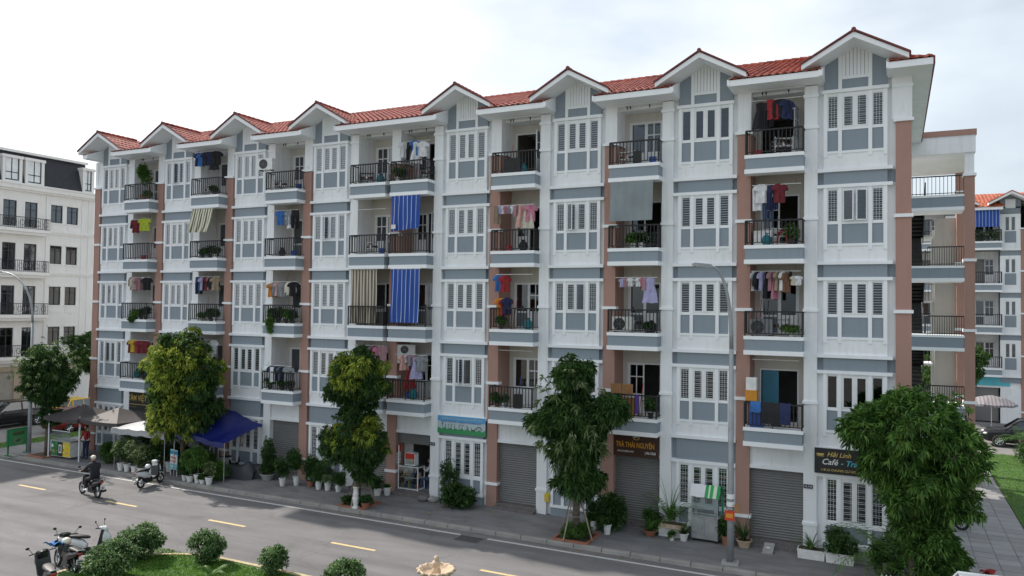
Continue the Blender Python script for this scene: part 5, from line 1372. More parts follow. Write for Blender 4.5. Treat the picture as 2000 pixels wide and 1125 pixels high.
# household clutter on the emptier balconies
def broom_mb(mat):
    m = MB(); m.tube([(0, 0, 0.12), (0.12, 0.10, 1.25)], 0.012, mat, 5); m.prism([(-0.10, 0), (0.10, 0), (0.04, 0.16), (-0.04, 0.16)], 1, -0.02, 0.02, 'wood_stake'); return m
def bucket_mb(mat):
    m = MB(); m.lathe([(0.11, 0), (0.15, 0.26), (0.16, 0.27), (0.145, 0.265), (0.105, 0.02)], mat, n=12); m.tube([(-0.15, 0, 0.26), (-0.08, 0, 0.14), (0.08, 0, 0.14), (0.15, 0, 0.26)], 0.006, 'chrome', 4, False); return m
def bag_mb(mat):
    m = MB(); m.ellip((0, 0, 0.2), (0.2, 0.15, 0.22), mat, 9, 6); m.tube([(0, 0, 0.38), (0.01, 0, 0.46)], [0.05, 0.09], mat, 7); return m
def rack_mb(mat):
    m = MB()
    for z_ in (0.05, 0.3, 0.55): m.box(-0.3, 0.3, -0.12, 0.12, z_, z_+0.02, mat)
    for sx in (-0.3, 0.28):
        for sy in (-0.12, 0.10): m.box(sx, sx+0.02, sy, sy+0.02, 0, 0.62, mat)
    for i in range(5): m.box(-0.27+i*0.11, -0.19+i*0.11, -0.1, 0.1, 0.32, 0.40+0.02*(i % 3), ['cloth_black', 'cloth_brown', 'cloth_white', 'cloth_maroon', 'cloth_navy'][i])
    return m
KIND = dict(broom=broom_mb, bucket=bucket_mb, bag=bag_mb, shoe_rack=rack_mb)
rc = random.Random(17)
CM = dict(bucket=['plastic_blue', 'plastic_red', 'ink_y'], bag=['cloth_black', 'cloth_teal', 'cloth_grey'], broom=['plastic_red', 'plastic_blue'], shoe_rack=['black_plastic', 'pot_white'])
CN = dict(plastic_blue='blue', plastic_red='red', cloth_black='black', cloth_teal='teal', cloth_grey='grey', black_plastic='black', pot_white='white')
for (k, f) in ((7, 4), (7, 3), (7, 2), (6, 4), (6, 3), (6, 2), (6, 1), (5, 4), (5, 3), (5, 2), (5, 1), (4, 4), (4, 1), (3, 4), (3, 3), (3, 1), (2, 4), (2, 3), (2, 1), (1, 4), (1, 2), (0, 4), (0, 3), (0, 1)):
    for j, kd in enumerate(rc.sample(['broom', 'bucket', 'bag', 'shoe_rack'], 2)):
        mt = rc.choice([c for c in CM[kd] if c != 'ink_y']); dx = rc.uniform(-0.75, -0.1) if j else rc.uniform(0.1, 0.75)
        thing(kd, '%s %s on the floor of the %s balcony, %s' % (CN[mt], kd.replace('_', ' '), FLR[f], STK[k]), kd.replace('_', ' '), (bx(k)+dx*0.9, -0.12+0.25*j, BAND[f]-0.95), rc.uniform(-0.5, 0.5), 'household things on the balconies', KIND[kd](mt))
# ================================================================== lettering helper
def text_mesh(txt, size, mat, depth=0.004, align='LEFT', shear=0.0, sx=1.0):
    cu = bpy.data.curves.new('lettering', 'FONT'); cu.body = txt; cu.size = size; cu.extrude = depth; cu.align_x = align; cu.align_y = 'CENTER'; cu.shear = shear; cu.offset = size*0.012
    cu.resolution_u = 2
    o = bpy.data.objects.new('tmp', cu); COL.objects.link(o)
    dg = bpy.context.evaluated_depsgraph_get(); me = bpy.data.meshes.new_from_object(o.evaluated_get(dg))
    bpy.data.objects.remove(o); bpy.data.curves.remove(cu)
    me.transform(Matrix.Diagonal((sx, 1, 1, 1))); me.transform(Matrix.Rotation(pi/2, 4, 'X'))
    me.materials.clear(); me.materials.append(MATS[mat]); me.name = 'lettering'
    return me
for n_, c_ in dict(sign_black=(0.015, 0.016, 0.018), sign_brown=(0.055, 0.018, 0.010), ink_white=(0.75, 0.75, 0.74), ink_cyan=(0.10, 0.50, 0.60), ink_gold=(0.62, 0.45, 0.12), ink_orange=(0.70, 0.33, 0.03), ink_navy=(0.01, 0.015, 0.05), ink_blue=(0.03, 0.12, 0.45), ink_dark=(0.05, 0.07, 0.06), ink_red=(0.55, 0.04, 0.02), sign_sky=(0.10, 0.35, 0.62), sign_pale=(0.45, 0.55, 0.58), sign_green=(0.04, 0.28, 0.10), ink_yellow=(0.65, 0.50, 0.03), sign_green_dark=(0.015, 0.16, 0.05)).items(): simple(n_, c_, 0.5, var=0.05)
def letters(parent, txt, size, mat, x, y, z, **k): return part('lettering', text_mesh(txt, size, mat, **k), parent, (x, y, z))
# cafe sign, right
t = thing('shop_sign', 'black cafe sign with white and cyan lettering over the rightmost ground floor window', 'sign', (36.95, -0.13, 3.10))
m = MB(); m.box(-0.12, 2.22, 0, 0.05, -0.40, 0.40, 'sign_black'); m.box(-0.13, 2.23, 0.004, 0.046, -0.415, 0.412, 'black_metal'); part('board', m, t)
letters(t, 'Hải Linh', 0.21, 'ink_gold', 0.25, -0.006, 0.22, shear=0.3)
letters(t, 'Café', 0.27, 'ink_white', 0.08, -0.006, -0.03, shear=0.3); letters(t, '- Trà các -', 0.25, 'ink_cyan', 0.66, -0.006, -0.04, shear=0.3)
letters(t, '118 L5 CHUNG CƯ HOÀNG HUY', 0.105, 'ink_gold', 0.06, -0.006, -0.29)
m = MB(); m.lathe([(0.04, 0), (0.11, 0.02), (0.12, 0.07), (0.001, 0.07)], 'ink_gold', n=10, c=(0.05, -0.003, 0.17)); m.v = [(a, max(-0.012, min(0.0, b*0.05)), c) for a, b, c in m.v]; m.box(-0.06, 0.16, -0.012, -0.003, 0.145, 0.16, 'ink_gold'); part('emblem', m, t)
# tea sign
t = thing('shop_sign', 'dark brown tea shop sign with orange capitals above the grey shutter', 'sign', (29.80, -0.02, 3.0))
m = MB(); m.box(-0.03, 1.70, 0, 0.06, -0.42, 0.42, 'sign_brown'); part('board', m, t)
letters(t, 'TRÀ THÁI NGUYÊN', 0.27, 'ink_orange', 0.07, -0.006, 0.00, sx=0.62)
letters(t, '118 L2 HOÀNG HUY', 0.085, 'ink_white', 0.11, -0.006, -0.24, sx=0.85); letters(t, '( 096.178.88', 0.13, 'ink_white', 1.18, -0.006, -0.25, sx=0.62)
m = MB(); m.tube([(0.85+0.12*cos(a*pi/8), -0.008, 0.30+0.09*sin(a*pi/8)) for a in range(7, 18)], 0.016, 'ink_gold', 4); m.tube([(0.78, -0.008, 0.28), (0.84, -0.008, 0.33), (0.92, -0.008, 0.30)], 0.018, 'ink_white', 4); part('emblem', m, t)
# left sign
t = thing('shop_sign', 'dark sign with gold capitals TÂM V half hidden by the yellowish tree', 'sign', (2.72, 0.02, 2.95))
m = MB(); m.box(-0.03, 1.95, 0, 0.06, -0.52, 0.42, 'sign_black'); m.box(0.02, 1.90, -0.01, 0, -0.26, -0.235, 'ink_gold'); part('board', m, t)
letters(t, 'TÂM VIỆT', 0.42, 'ink_gold', 0.12, -0.006, 0.07, sx=0.78)
letters(t, '- - - - - - - -', 0.11, 'ink_gold', 0.25, -0.006, -0.38)
# green landscape banner
t = thing('banner', 'sky blue and green exercise banner above the ground floor window in the middle', 'banner', (22.12, -0.10, 3.14))
bz = MB(); bz.box(-0.02, 2.24, 0.0, 0.03, -0.35, 0.38, 'sign_pale')
bz.box(-0.02, 2.24, -0.003, 0.0, 0.16, 0.38, 'sign_sky'); part('board', bz, t)
m = MB(); rng_ = random.Random(9); pts = [(-0.02, -0.35)]; N_ = 40
m2 = [(-0.02+2.26*i/N_, -0.15+0.035*sin(i*1.3)+0.02*rng_.random()) for i in range(N_+1)]
m.prism([(-0.02, -0.35), (2.24, -0.35)]+list(reversed(m2)), 1, -0.006, -0.0031, 'sign_green'); part('printed_hedge', m, t)
letters(t, 'HƯỚNG DẪN SỬ DỤNG DỤNG CỤ THỂ THAO', 0.085, 'sign_pale', 0.18, -0.006, 0.27, sx=1.05); letters(t, 'NGOÀI TRỜI KHU CHUNG CƯ HOÀNG HUY', 0.085, 'ink_blue', 0.14, -0.006, 0.14, sx=1.12)
m = MB()
for x_, kd in ((0.22, 0), (0.36, 1), (0.50, 2), (0.64, 2), (0.80, 1), (1.02, 3), (1.16, 3), (1.40, 4), (1.68, 5), (1.95, 6)):
    z_ = -0.03
    if kd == 0: m.ellip((x_, -0.008, z_+0.08), (0.035, 0.004, 0.035), 'ink_dark', 8, 4); m.box(x_-0.006, x_+0.006, -0.01, -0.004, z_-0.14, z_+0.08, 'ink_dark')
    elif kd in (1, 2, 3): m.tube([(x_, -0.008, z_-0.14), (x_, -0.008, z_+0.07), (x_+0.05*(kd-1), -0.008, z_+0.08)], 0.010, 'ink_dark', 4); m.box(x_-0.03, x_+0.03, -0.01, -0.004, z_-0.15, z_-0.13, 'ink_dark')
    elif kd == 4: m.tube([(x_-0.1, -0.008, z_-0.12), (x_+0.08, -0.008, z_), (x_-0.05, -0.008, z_+0.06), (x_+0.1, -0.008, z_-0.13)], 0.008, 'ink_dark', 4)
    elif kd == 5: m.box(x_-0.09, x_+0.09, -0.01, -0.004, z_-0.14, z_-0.08, 'ink_dark'); m.box(x_-0.1, x_-0.08, -0.01, -0.004, z_-0.14, z_+0.02, 'ink_dark'); m.box(x_+0.08, x_+0.1, -0.01, -0.004, z_-0.14, z_+0.02, 'ink_dark')
    else: m.tube([(x_+0.12*cos(a*pi/8), -0.008, z_-0.08+0.12*sin(a*pi/8)) for a in range(9)], 0.018, 'ink_dark', 4)
part('pictograms', m, t)
# house number plates
for (x_, z_, tx, lb) in ((36.47, 2.18, 'L5.118', 'small navy number plate on the rightmost white pier'), (21.64, 2.28, 'L5.110', 'small navy number plate on the white pier beside the green banner'), (12.02, 2.28, 'L5.108', 'small navy number plate on the white pier right of the blue canopy')):
    t = thing('number_plate', lb, 'number plate', (x_, -0.03, z_)); part('plate', flat_mb(0, 0.29, 0, -0.07, 0.06, 'ink_navy', 0.015), t); letters(t, tx, 0.085, 'ink_white', 0.03, -0.006, -0.003)
t = thing('meter_box', 'small yellow box on the wall left of the big tree trunk', 'box', (27.0, -0.10, 0.52)); 
m = MB(); m.box(0, 0.2, 0, 0.14, 0, 0.27, 'ink_yellow'); m.box(0.03, 0.17, -0.012, 0, 0.05, 0.2, 'ink_gold'); m.prism([(-0.01, 0.27), (0.21, 0.27), (0.17, 0.31), (0.03, 0.31)], 1, -0.02, 0.15, 'ink_yellow'); part('casing', m, t)
# posters on the fifth column
t = thing('poster', 'red and white paper posters on the brown column beside the open shop', 'poster', (4*P+CW+0.012, 0.3, 1.25), 0)
m = MB(); m.box(-0.006, 0.004, -0.22, 0.12, 0.50, 0.78, 'ink_red'); m.box(-0.006, 0.004, -0.20, 0.10, 0.0, 0.44, 'ink_white'); m.box(0.004, 0.008, -0.17, 0.07, 0.08, 0.12, 'ink_dark'); m.box(0.004, 0.008, -0.17, 0.07, 0.2, 0.26, 'ink_dark'); m.box(0.004, 0.008, -0.17, 0.05, 0.32, 0.36, 'ink_dark'); part('sheet', m, t)

# ================================================================== open shop in the middle
t = thing('display_cabinet', 'glass display cabinet with white frame standing in the open shop doorway', 'cabinet', (20.05, 0.05, 0.19))
m = MB(); W_, D_, H_ = 1.02, 0.55, 1.0
for x_ in (0, W_-0.035):
    for y_ in (0, D_-0.035): m.box(x_, x_+0.035, y_, y_+0.035, 0, H_, 'white_frame')
for z_ in (0.02, H_-0.035):
    m.box(0.035, W_-0.035, 0, 0.035, z_, z_+0.035, 'white_frame'); m.box(0.035, W_-0.035, D_-0.035, D_, z_, z_+0.035, 'white_frame'); m.box(0, 0.035, 0.035, D_-0.035, z_, z_+0.035, 'white_frame'); m.box(W_-0.035, W_, 0.035, D_-0.035, z_, z_+0.035, 'white_frame')
m.box(0, 0.04, -0.01, 0.03, H_, 1.85, 'white_frame')
part('frame', m, t)
m = MB(); m.box(0.04, W_-0.04, 0.012, 0.018, 0.06, H_-0.04, 'clear_glass'); m.box(0.0, W_, 0.0, D_, H_, H_+0.008, 'clear_glass'); part('glass', m, t)
m = MB(); m.box(0.04, W_-0.04, 0.04, D_-0.04, 0.5, 0.515, 'white_frame'); m.box(0.04, W_-0.04, 0.04, D_-0.04, 0.04, 0.05, 'white_frame'); part('shelf', m, t)
rng_ = random.Random(3); gm = MB()
for i in range(16):
    x_ = 0.1+0.055*i+rng_.uniform(-0.01, 0.01); z_ = 0.515 if i % 2 else 0.05; h_ = rng_.uniform(0.1, 0.3); gm.box(x_, x_+0.07, 0.15, 0.3, z_, z_+h_, rng_.choice(['cloth_teal', 'cloth_brown', 'cloth_tan', 'cloth_navy', 'cloth_yellow', 'plastic_red']))
thing('groceries', 'packets and jars standing inside the glass display cabinet', 'groceries', (20.05, 0.05, 0.19), 0, None, gm, kind='stuff')
t = thing('glass_case', 'small glass food case with red front panel on the display cabinet', 'case', (20.35, 0.12, 1.26))
m = MB(); m.box(0.0, 0.02, 0, 0.3, 0, 0.5, 'white_frame'); m.box(0.48, 0.5, 0, 0.3, 0, 0.5, 'white_frame'); m.box(0, 0.5, 0, 0.3, -0.04, 0, 'white_frame'); m.box(0, 0.5, 0, 0.3, 0.48, 0.5, 'white_frame'); part('frame', m, t)
m = MB(); m.box(0.02, 0.48, -0.008, -0.001, 0.24, 0.48, 'ink_red'); part('panel', m, t); m = MB(); m.box(0.02, 0.48, 0.0, 0.008, 0.0, 0.24, 'clear_glass'); part('glass', m, t)
thing('wall_board', 'white board leaning inside the open shop left of the cabinet', 'board', (19.98, 0.62, 0.19), 0.0, None, flat_mb(0, 0.45, 0, 0, 1.95, 'pot_white', 0.03))

# ================================================================== people (skin modifier bodies)
def body(name, parent, joints, edges, mat, sub=1, loc=(0, 0, 0)):
    me = bpy.data.meshes.new(name); me.from_pydata([j[0] for j in joints], edges, [])
    me.materials.append(MATS[mat])
    o = bpy.data.objects.new(name, me); COL.objects.link(o)
    sk = o.modifiers.new('skin', 'SKIN'); sk.use_smooth_shade = True
    if not me.skin_vertices: me.attributes
    for i, j in enumerate(joints):
        r = j[1] if isinstance(j[1], tuple) else (j[1], j[1]); me.skin_vertices[0].data[i].radius = r
    me.skin_vertices[0].data[0].use_root = True
    s2 = o.modifiers.new('sub', 'SUBSURF'); s2.levels = sub; s2.render_levels = sub
    o.parent = parent; o.location = loc
    return o
def simple_person(label, loc, rz, seated=True):
    pass
# ================================================================== motorbikes
simple('paint_mwhite', (0.72, 0.73, 0.74), 0.25, var=0.03); simple('paint_mblack', (0.012, 0.012, 0.014), 0.22, var=0.03); simple('paint_mred', (0.35, 0.015, 0.02), 0.25); simple('lamp_red', (0.45, 0.02, 0.02), 0.2); simple('lamp_clear', (0.7, 0.72, 0.74), 0.1)
def bike_wheel(parent, x, r):
    w = MB(); w.add(wheel_ring(r-0.045, 0.045, 'tyre', 22, 7)); wo = part('wheel', w, parent, (x, 0, r), smooth=True)
    m = MB(); m.add(wheel_ring(r-0.095, 0.012, 'chrome', 20, 4))
    for q in range(5): m.tube([(0, 0, 0), ((r-0.09)*cos(q*2*pi/5), 0, (r-0.09)*sin(q*2*pi/5))], [0.022, 0.014], 'chrome', 4)
    m.lathe([(0.05, -0.05), (0.06, 0), (0.05, 0.05)], 'chrome', n=10, axis=1); part('rim', m, wo)
def loft(m, secs, mat, n=12):
    """secs: (x, z centre, half width y, half height z, exponent)"""
    P_ = []
    for (x, z, w, h, e) in secs:
        row = []
        for i in range(n+1):
            a = 2*pi*i/n; c_, s_ = cos(a), sin(a)
            row.append((x, w*math.copysign(abs(c_)**e, c_), z+h*math.copysign(abs(s_)**e, s_)))
        P_.append(row)
    m.grid(P_, mat)
    for row in (P_[0], P_[-1]): m.face(row[:-1], mat)
def motorbike(label, loc, rz, paint='paint_mwhite', scooter=True, lean=0.12, group=None, plate=True, steer=0.0):
    t = thing('motorbike', label, 'motorbike', loc, rz, group, tilt=(lean, 0, 0))
    r = 0.28 if not scooter else 0.25; WB = 1.25
    bike_wheel(t, 0, r); bike_wheel(t, WB, r)
    m = MB()   # rear bodywork and tail
    loft(m, [(-0.32, 0.72, 0.05, 0.04, 0.8), (-0.15, 0.66, 0.12, 0.10, 0.8), (0.15, 0.58, 0.155, 0.15, 0.8), (0.42, 0.50, 0.14, 0.17, 0.8), (0.55, 0.42, 0.10, 0.14, 0.8)], paint)
    part('body', m, t, smooth=True)
    m = MB(); loft(m, [(-0.28, 0.77, 0.07, 0.025, 0.7), (0.0, 0.775, 0.14, 0.045, 0.7), (0.35, 0.755, 0.15, 0.055, 0.7), (0.55, 0.74, 0.10, 0.05, 0.7), (0.62, 0.73, 0.05, 0.03, 0.7)], 'seat_black'); part('seat', m, t, smooth=True)
    m = MB()   # leg shield and floor
    if scooter:
        m.prism([(0.52, 0.28), (0.92, 0.26), (1.0, 0.36), (1.08, 0.95), (1.01, 0.98), (0.90, 0.42), (0.56, 0.36)], 1, -0.19, 0.19, 'black_plastic')
        loft(m, [(0.98, 0.78, 0.14, 0.22, 0.7), (1.10, 0.74, 0.20, 0.20, 0.7), (1.22, 0.66, 0.12, 0.12, 0.7), (1.27, 0.62, 0.05, 0.05, 0.7)], paint)
    else:
        m.prism([(0.40, 0.38), (0.85, 0.40), (1.02, 0.80), (0.95, 0.86), (0.72, 0.55), (0.45, 0.60)], 1, -0.07, 0.07, paint)
        loft(m, [(0.86, 0.60, 0.05, 0.20, 0.7), (0.98, 0.66, 0.16, 0.20, 0.7), (1.05, 0.72, 0.10, 0.12, 0.7)], paint)
    part('leg_shield', m, t, smooth=False)
    m = MB(); m.box(0.25, 0.62, -0.11, 0.11, 0.20, 0.42, 'black_plastic'); m.tube([(0.5, 0, 0.32), (0.05, 0.10, 0.26)], 0.05, 'black_plastic', 6); m.tube([(0, -0.09, r), (0.28, -0.10, 0.34)], 0.035, 'black_plastic', 6); part('engine', m, t)
    m = MB(); m.tube([(0.45, -0.13, 0.20), (0.1, -0.16, 0.22), (-0.30, -0.17, 0.34)], [0.022, 0.035, 0.052], 'chrome' if scooter else 'black_plastic', 8); part('exhaust', m, t, smooth=True)
    m = MB(); m.tube([(WB, 0.07, r), (1.07, 0.06, 0.75)], 0.024, 'chrome', 6); m.tube([(WB, -0.07, r), (1.07, -0.06, 0.75)], 0.024, 'chrome', 6); part('fork', m, t)
    m = MB()   # handlebar unit
    loft(m, [(0.90, 1.00, 0.08, 0.05, 0.8), (1.0, 1.01, 0.17, 0.07, 0.8), (1.10, 0.98, 0.11, 0.07, 0.8), (1.14, 0.96, 0.05, 0.04, 0.8)], paint)
    m.tube([(0.90, -0.34, 1.03), (0.98, -0.12, 1.02), (0.98, 0.12, 1.02), (0.90, 0.34, 1.03)], 0.018, 'black_plastic', 6)
    hb = part('handlebar', m, t)
    for sy in (-1, 1):
        mm = MB(); mm.tube([(0.94, sy*0.24, 1.03), (0.90, sy*0.30, 1.16), (0.90, sy*0.34, 1.20)], 0.008, 'black_plastic', 4); mm.ellip((0.89, sy*0.36, 1.23), (0.015, 0.055, 0.04), 'black_plastic', 8, 5); part('mirror', mm, t)
    m = MB(); m.ellip((1.15, 0, 0.95 if not scooter else 0.72), (0.03, 0.08, 0.05), 'lamp_clear', 10, 6); part('headlight', m, t)
    m = MB(); m.ellip((-0.33, 0, 0.70), (0.03, 0.08, 0.035), 'lamp_red', 8, 5); part('tail_light', m, t)
    m = MB(); m.prism([(WB-0.20, r+0.14), (WB, r+0.24), (WB+0.16, r+0.20), (WB+0.20, r+0.10), (WB+0.12, r+0.17), (WB, r+0.20), (WB-0.18, r+0.11)], 1, -0.06, 0.06, paint); part('mudguard', m, t)
    m = MB(); m.prism([(-0.24, r+0.16), (-0.10, r+0.26), (0.05, r+0.28), (0.05, r+0.25), (-0.08, r+0.23), (-0.34, r-0.0), (-0.37, r+0.03)], 1, -0.06, 0.06, 'black_plastic'); part('rear_mudguard', m, t)
    if plate: m = MB(); m.box(-0.40, -0.385, -0.095, 0.095, 0.42, 0.56, 'ink_white'); m.box(-0.404, -0.401, -0.07, 0.07, 0.50, 0.53, 'ink_dark'); m.box(-0.404, -0.401, -0.06, 0.06, 0.44, 0.47, 'ink_dark'); part('number_plate', m, t)
    m = MB(); m.tube([(-0.3, 0.10, 0.78), (-0.42, 0.08, 0.84), (-0.42, -0.08, 0.84), (-0.3, -0.10, 0.78)], 0.012, 'chrome', 5); part('grab_rail', m, t)
    return t
# parked scooter by the kerb (rear wheel nearest the camera, front pointing to the kerb)
motorbike('white scooter parked at the kerb with its rear wheel on the road', (9.55, -4.35, -0.12), radians(103), 'paint_mwhite', True, -0.13)
t = thing('helmet', 'white helmet resting on the seat of the scooter parked at the kerb', 'helmet', (9.50, -4.0, 0.70)); m = MB(); m.ellip((0, 0, 0.08), (0.13, 0.12, 0.11), 'paint_mwhite', 12, 8); part('shell', m, t, smooth=True); m = MB(); m.tube([(0.1, -0.08, 0.03), (0.15, 0, 0.02), (0.1, 0.08, 0.03)], 0.012, 'black_plastic', 4); part('visor', m, t)
# rider heading left
rb = motorbike('black underbone motorbike ridden along the road by a person in black', (9.45, -6.38, -0.12), radians(171), 'paint_mblack', False, 0.03)
simple('jacket', (0.014, 0.015, 0.022), 0.8); simple('cap_cream', (0.68, 0.64, 0.54), 0.6)
pr_ = thing('person', 'person in black jacket and cream cap riding the black motorbike', 'person', (9.45, -6.38, -0.12), radians(171))
J = [((0.20, 0, 0.86), (0.17, 0.14)), ((0.24, 0, 1.05), (0.18, 0.15)), ((0.32, 0, 1.28), (0.20, 0.15)), ((0.37, 0, 1.42), (0.12, 0.10)), ((0.37, 0, 1.52), 0.055),
     ((0.34, 0.20, 1.37), 0.095), ((0.50, 0.30, 1.14), 0.07), ((0.78, 0.29, 1.06), 0.048), ((0.34, -0.20, 1.37), 0.095), ((0.50, -0.30, 1.14), 0.07), ((0.78, -0.29, 1.06), 0.048),
     ((0.26, 0.11, 0.82), 0.10), ((0.64, 0.17, 0.72), 0.08), ((0.58, 0.16, 0.36), 0.055), ((0.26, -0.11, 0.82), 0.10), ((0.64, -0.17, 0.72), 0.08), ((0.58, -0.16, 0.36), 0.055)]
Eg = [(0, 1), (1, 2), (2, 3), (3, 4), (2, 5), (5, 6), (6, 7), (2, 8), (8, 9), (9, 10), (0, 11), (11, 12), (12, 13), (0, 14), (14, 15), (15, 16)]
body('body', pr_, J, Eg, 'jacket', 2)
m = MB(); m.ellip((0.41, 0, 1.60), (0.095, 0.08, 0.115), 'skin', 12, 9); m.ellip((0.505, 0, 1.59), (0.02, 0.016, 0.025), 'skin', 6, 4); m.ellip((0.41, 0.08, 1.59), (0.02, 0.012, 0.03), 'skin', 6, 4); m.ellip((0.41, -0.08, 1.59), (0.02, 0.012, 0.03), 'skin', 6, 4)
for sy in (-1, 1): m.ellip((0.492, sy*0.03, 1.615), (0.01, 0.013, 0.008), 'seat_black', 6, 4)
m.tube([(0.497, -0.025, 1.545), (0.50, 0.025, 1.545)], 0.006, 'cloth_rose', 4); part('head', m, pr_, smooth=True)
m = MB(); m.ellip((0.39, 0, 1.655), (0.115, 0.10, 0.09), 'cap_cream', 14, 8); m.prism([(0.44, 1.655), (0.60, 1.635), (0.60, 1.647), (0.44, 1.672)], 1, -0.07, 0.07, 'cap_cream'); part('cap', m, pr_, smooth=False)
def hand(parent, x, y, z, mat='skin', s=1.0, rz=0.0):
    m = MB(); m.ellip((0, 0, 0), (0.045*s, 0.038*s, 0.018*s), mat, 8, 5)
    for i, (dy, l) in enumerate(((-0.027, 0.055), (-0.009, 0.065), (0.009, 0.06), (0.027, 0.048))):
        m.tube([(0.03*s, dy*s, 0.006), ((0.03+l*0.55)*s, dy*s, 0.004), ((0.03+l*0.8)*s, dy*s, -0.022*s)], [0.0095*s, 0.009*s, 0.007*s], mat, 5)
    m.tube([(0.0, 0.034*s, 0), (0.025*s, 0.055*s, -0.012), (0.045*s, 0.052*s, -0.02)], [0.011*s, 0.010*s, 0.008*s], mat, 5)
    part('hand', m, parent, (x, y, z), rz, smooth=True)
hand(pr_, 0.84, 0.30, 1.07); hand(pr_, 0.84, -0.30, 1.07)
for sy in (-1, 1): m = MB(); loft(m, [(-0.10, 0.035, 0.035, 0.03, 0.8), (0.0, 0.045, 0.042, 0.045, 0.8), (0.10, 0.03, 0.045, 0.03, 0.8), (0.17, 0.02, 0.03, 0.018, 0.8)], 'pot_white'); part('shoe', m, pr_, (0.60, sy*0.17, 0.26), smooth=True)
# person sitting in the open shop
ps = thing('person', 'person in white shirt seated inside the open shop beside the display cabinet', 'person', (21.32, 0.75, 0.19), radians(195))
J = [((0, 0, 0.50), (0.13, 0.12)), ((0.0, 0, 0.68), (0.12, 0.11)), ((0.04, 0, 0.90), (0.15, 0.11)), ((0.06, 0, 1.02), (0.09, 0.08)), ((0.07, 0, 1.10), 0.05), ((0.05, 0.18, 0.97), 0.06), ((0.14, 0.26, 0.78), 0.045), ((0.34, 0.16, 0.90), 0.035), ((0.05, -0.18, 0.97), 0.06), ((0.12, -0.26, 0.76), 0.045), ((0.36, -0.14, 0.86), 0.035)]
body('shirt', ps, J, [(0, 1), (1, 2), (2, 3), (3, 4), (2, 5), (5, 6), (6, 7), (2, 8), (8, 9), (9, 10)], 'cloth_white', 2)
J = [((0, 0, 0.46), (0.13, 0.11)), ((0.06, 0.10, 0.44), 0.09), ((0.42, 0.14, 0.44), 0.07), ((0.42, 0.14, 0.06), 0.05), ((0.52, 0.14, 0.03), 0.035), ((0.06, -0.10, 0.44), 0.09), ((0.42, -0.14, 0.44), 0.07), ((0.42, -0.14, 0.06), 0.05), ((0.52, -0.14, 0.03), 0.035)]
body('trousers', ps, J, [(0, 1), (1, 2), (2, 3), (3, 4), (0, 5), (5, 6), (6, 7), (7, 8)], 'cloth_denim', 2)
m = MB(); m.ellip((0.09, 0, 1.20), (0.09, 0.075, 0.11), 'skin', 12, 9); m.ellip((0.18, 0, 1.19), (0.018, 0.015, 0.022), 'skin', 6, 4); part('head', m, ps, smooth=True)
m = MB(); m.ellip((0.06, 0, 1.235), (0.098, 0.085, 0.10), 'seat_black', 12, 8); part('hair', m, ps, smooth=True)
hand(ps, 0.40, 0.15, 0.90); hand(ps, 0.42, -0.14, 0.86)
stool('blue plastic stool under the person in the open shop', 21.32, 0.75, 0.19, 'plastic_blue')
# bikes in the near left corner
motorbike('black and white scooter parked nearest the big round shrub at bottom left', (15.9, -12.0, -0.12), radians(33), 'paint_mwhite', True, -0.14)
motorbike('black motorbike at the very bottom left, cut by the picture edge', (18.3, -14.0, -0.12), radians(158), 'paint_mblack', True, -0.12, plate=False)
motorbike('black motorbike with a round helmet parked between the two bikes at bottom left', (17.25, -12.75, -0.12), radians(165), 'paint_mblack', False, 0.12)
t = thing('helmet', 'cream helmet on the parked motorbike at bottom left', 'helmet', (16.75, -12.62, 0.72)); m = MB(); m.ellip((0, 0, 0.08), (0.14, 0.13, 0.12), 'cap_cream', 12, 8); part('shell', m, t, smooth=True); m = MB(); m.tube([(0.1, -0.08, 0.03), (0.15, 0, 0.02), (0.1, 0.08, 0.03)], 0.012, 'ink_red', 4); part('visor', m, t)
m = MB(); P_ = [[(-0.28+0.56*j/8, -0.16+0.34*i/5, 0.06*sin(j*1.1+i)+0.03*cos(i*2.0)) for j in range(9)] for i in range(6)]; m.grid(P_, 'cloth_blue'); m.grid([[(p[0]+0.1, p[1]+0.05, p[2]-0.05) for p in r_] for r_ in P_], 'cloth_teal')
thing('rain_cape', 'crumpled light blue and teal rain cape over the bike at bottom left', 'rain cape', (16.55, -12.85, 0.78), 0.5, None, m, smooth=True)
motorbike('dark scooter parked on the paved path behind the right hand tree', (41.45, 5.5, 0.0), radians(172), 'paint_mblack', True, -0.1)
# bikes under the blue canopy and covered bikes
motorbike('dark motorbike in the shade of the blue canopy', (10.6, -0.9, 0), radians(80), 'paint_mblack', True, -0.12)
motorbike('black motorbike behind the row of plants left of the notice board', (5.2, -1.0, 0), radians(120), 'paint_mblack', False, -0.12)
simple('cover_grey', (0.05, 0.053, 0.06), 0.6, var=0.2)
for i, (x_, y_, rz, lb) in enumerate(((12.9, -0.55, 0.35, 'dark grey dust cover draped over a motorbike beside the column shrub'), (12.0, -1.15, 0.2, 'dark grey dust cover over a motorbike under the blue canopy'))):
    m = MB(); P_ = []
    for a_, (xx, hh, ww) in enumerate([(-0.95, 0.30, 0.16), (-0.75, 0.62, 0.24), (-0.3, 0.78, 0.27), (0.15, 0.72, 0.27), (0.5, 0.98, 0.36), (0.62, 0.96, 0.32), (0.9, 0.45, 0.20)]):
        row = []
        for j in range(17):
            an = pi*j/16; e = cos(an); row.append((xx+0.03*sin(j*2.3+a_), (ww+0.05*(1-sin(an)))*e*(1+0.07*sin(j*1.9+a_*1.7)), 0.78*hh*max(0.0, sin(an))**0.45*(1+0.03*sin(j*2.7+a_))))
        P_.append(row)
    m.grid(P_, 'cover_grey'); thing('motorbike_cover', lb, 'dust cover', (x_, y_, 0.01), rz, None, m, smooth=True)

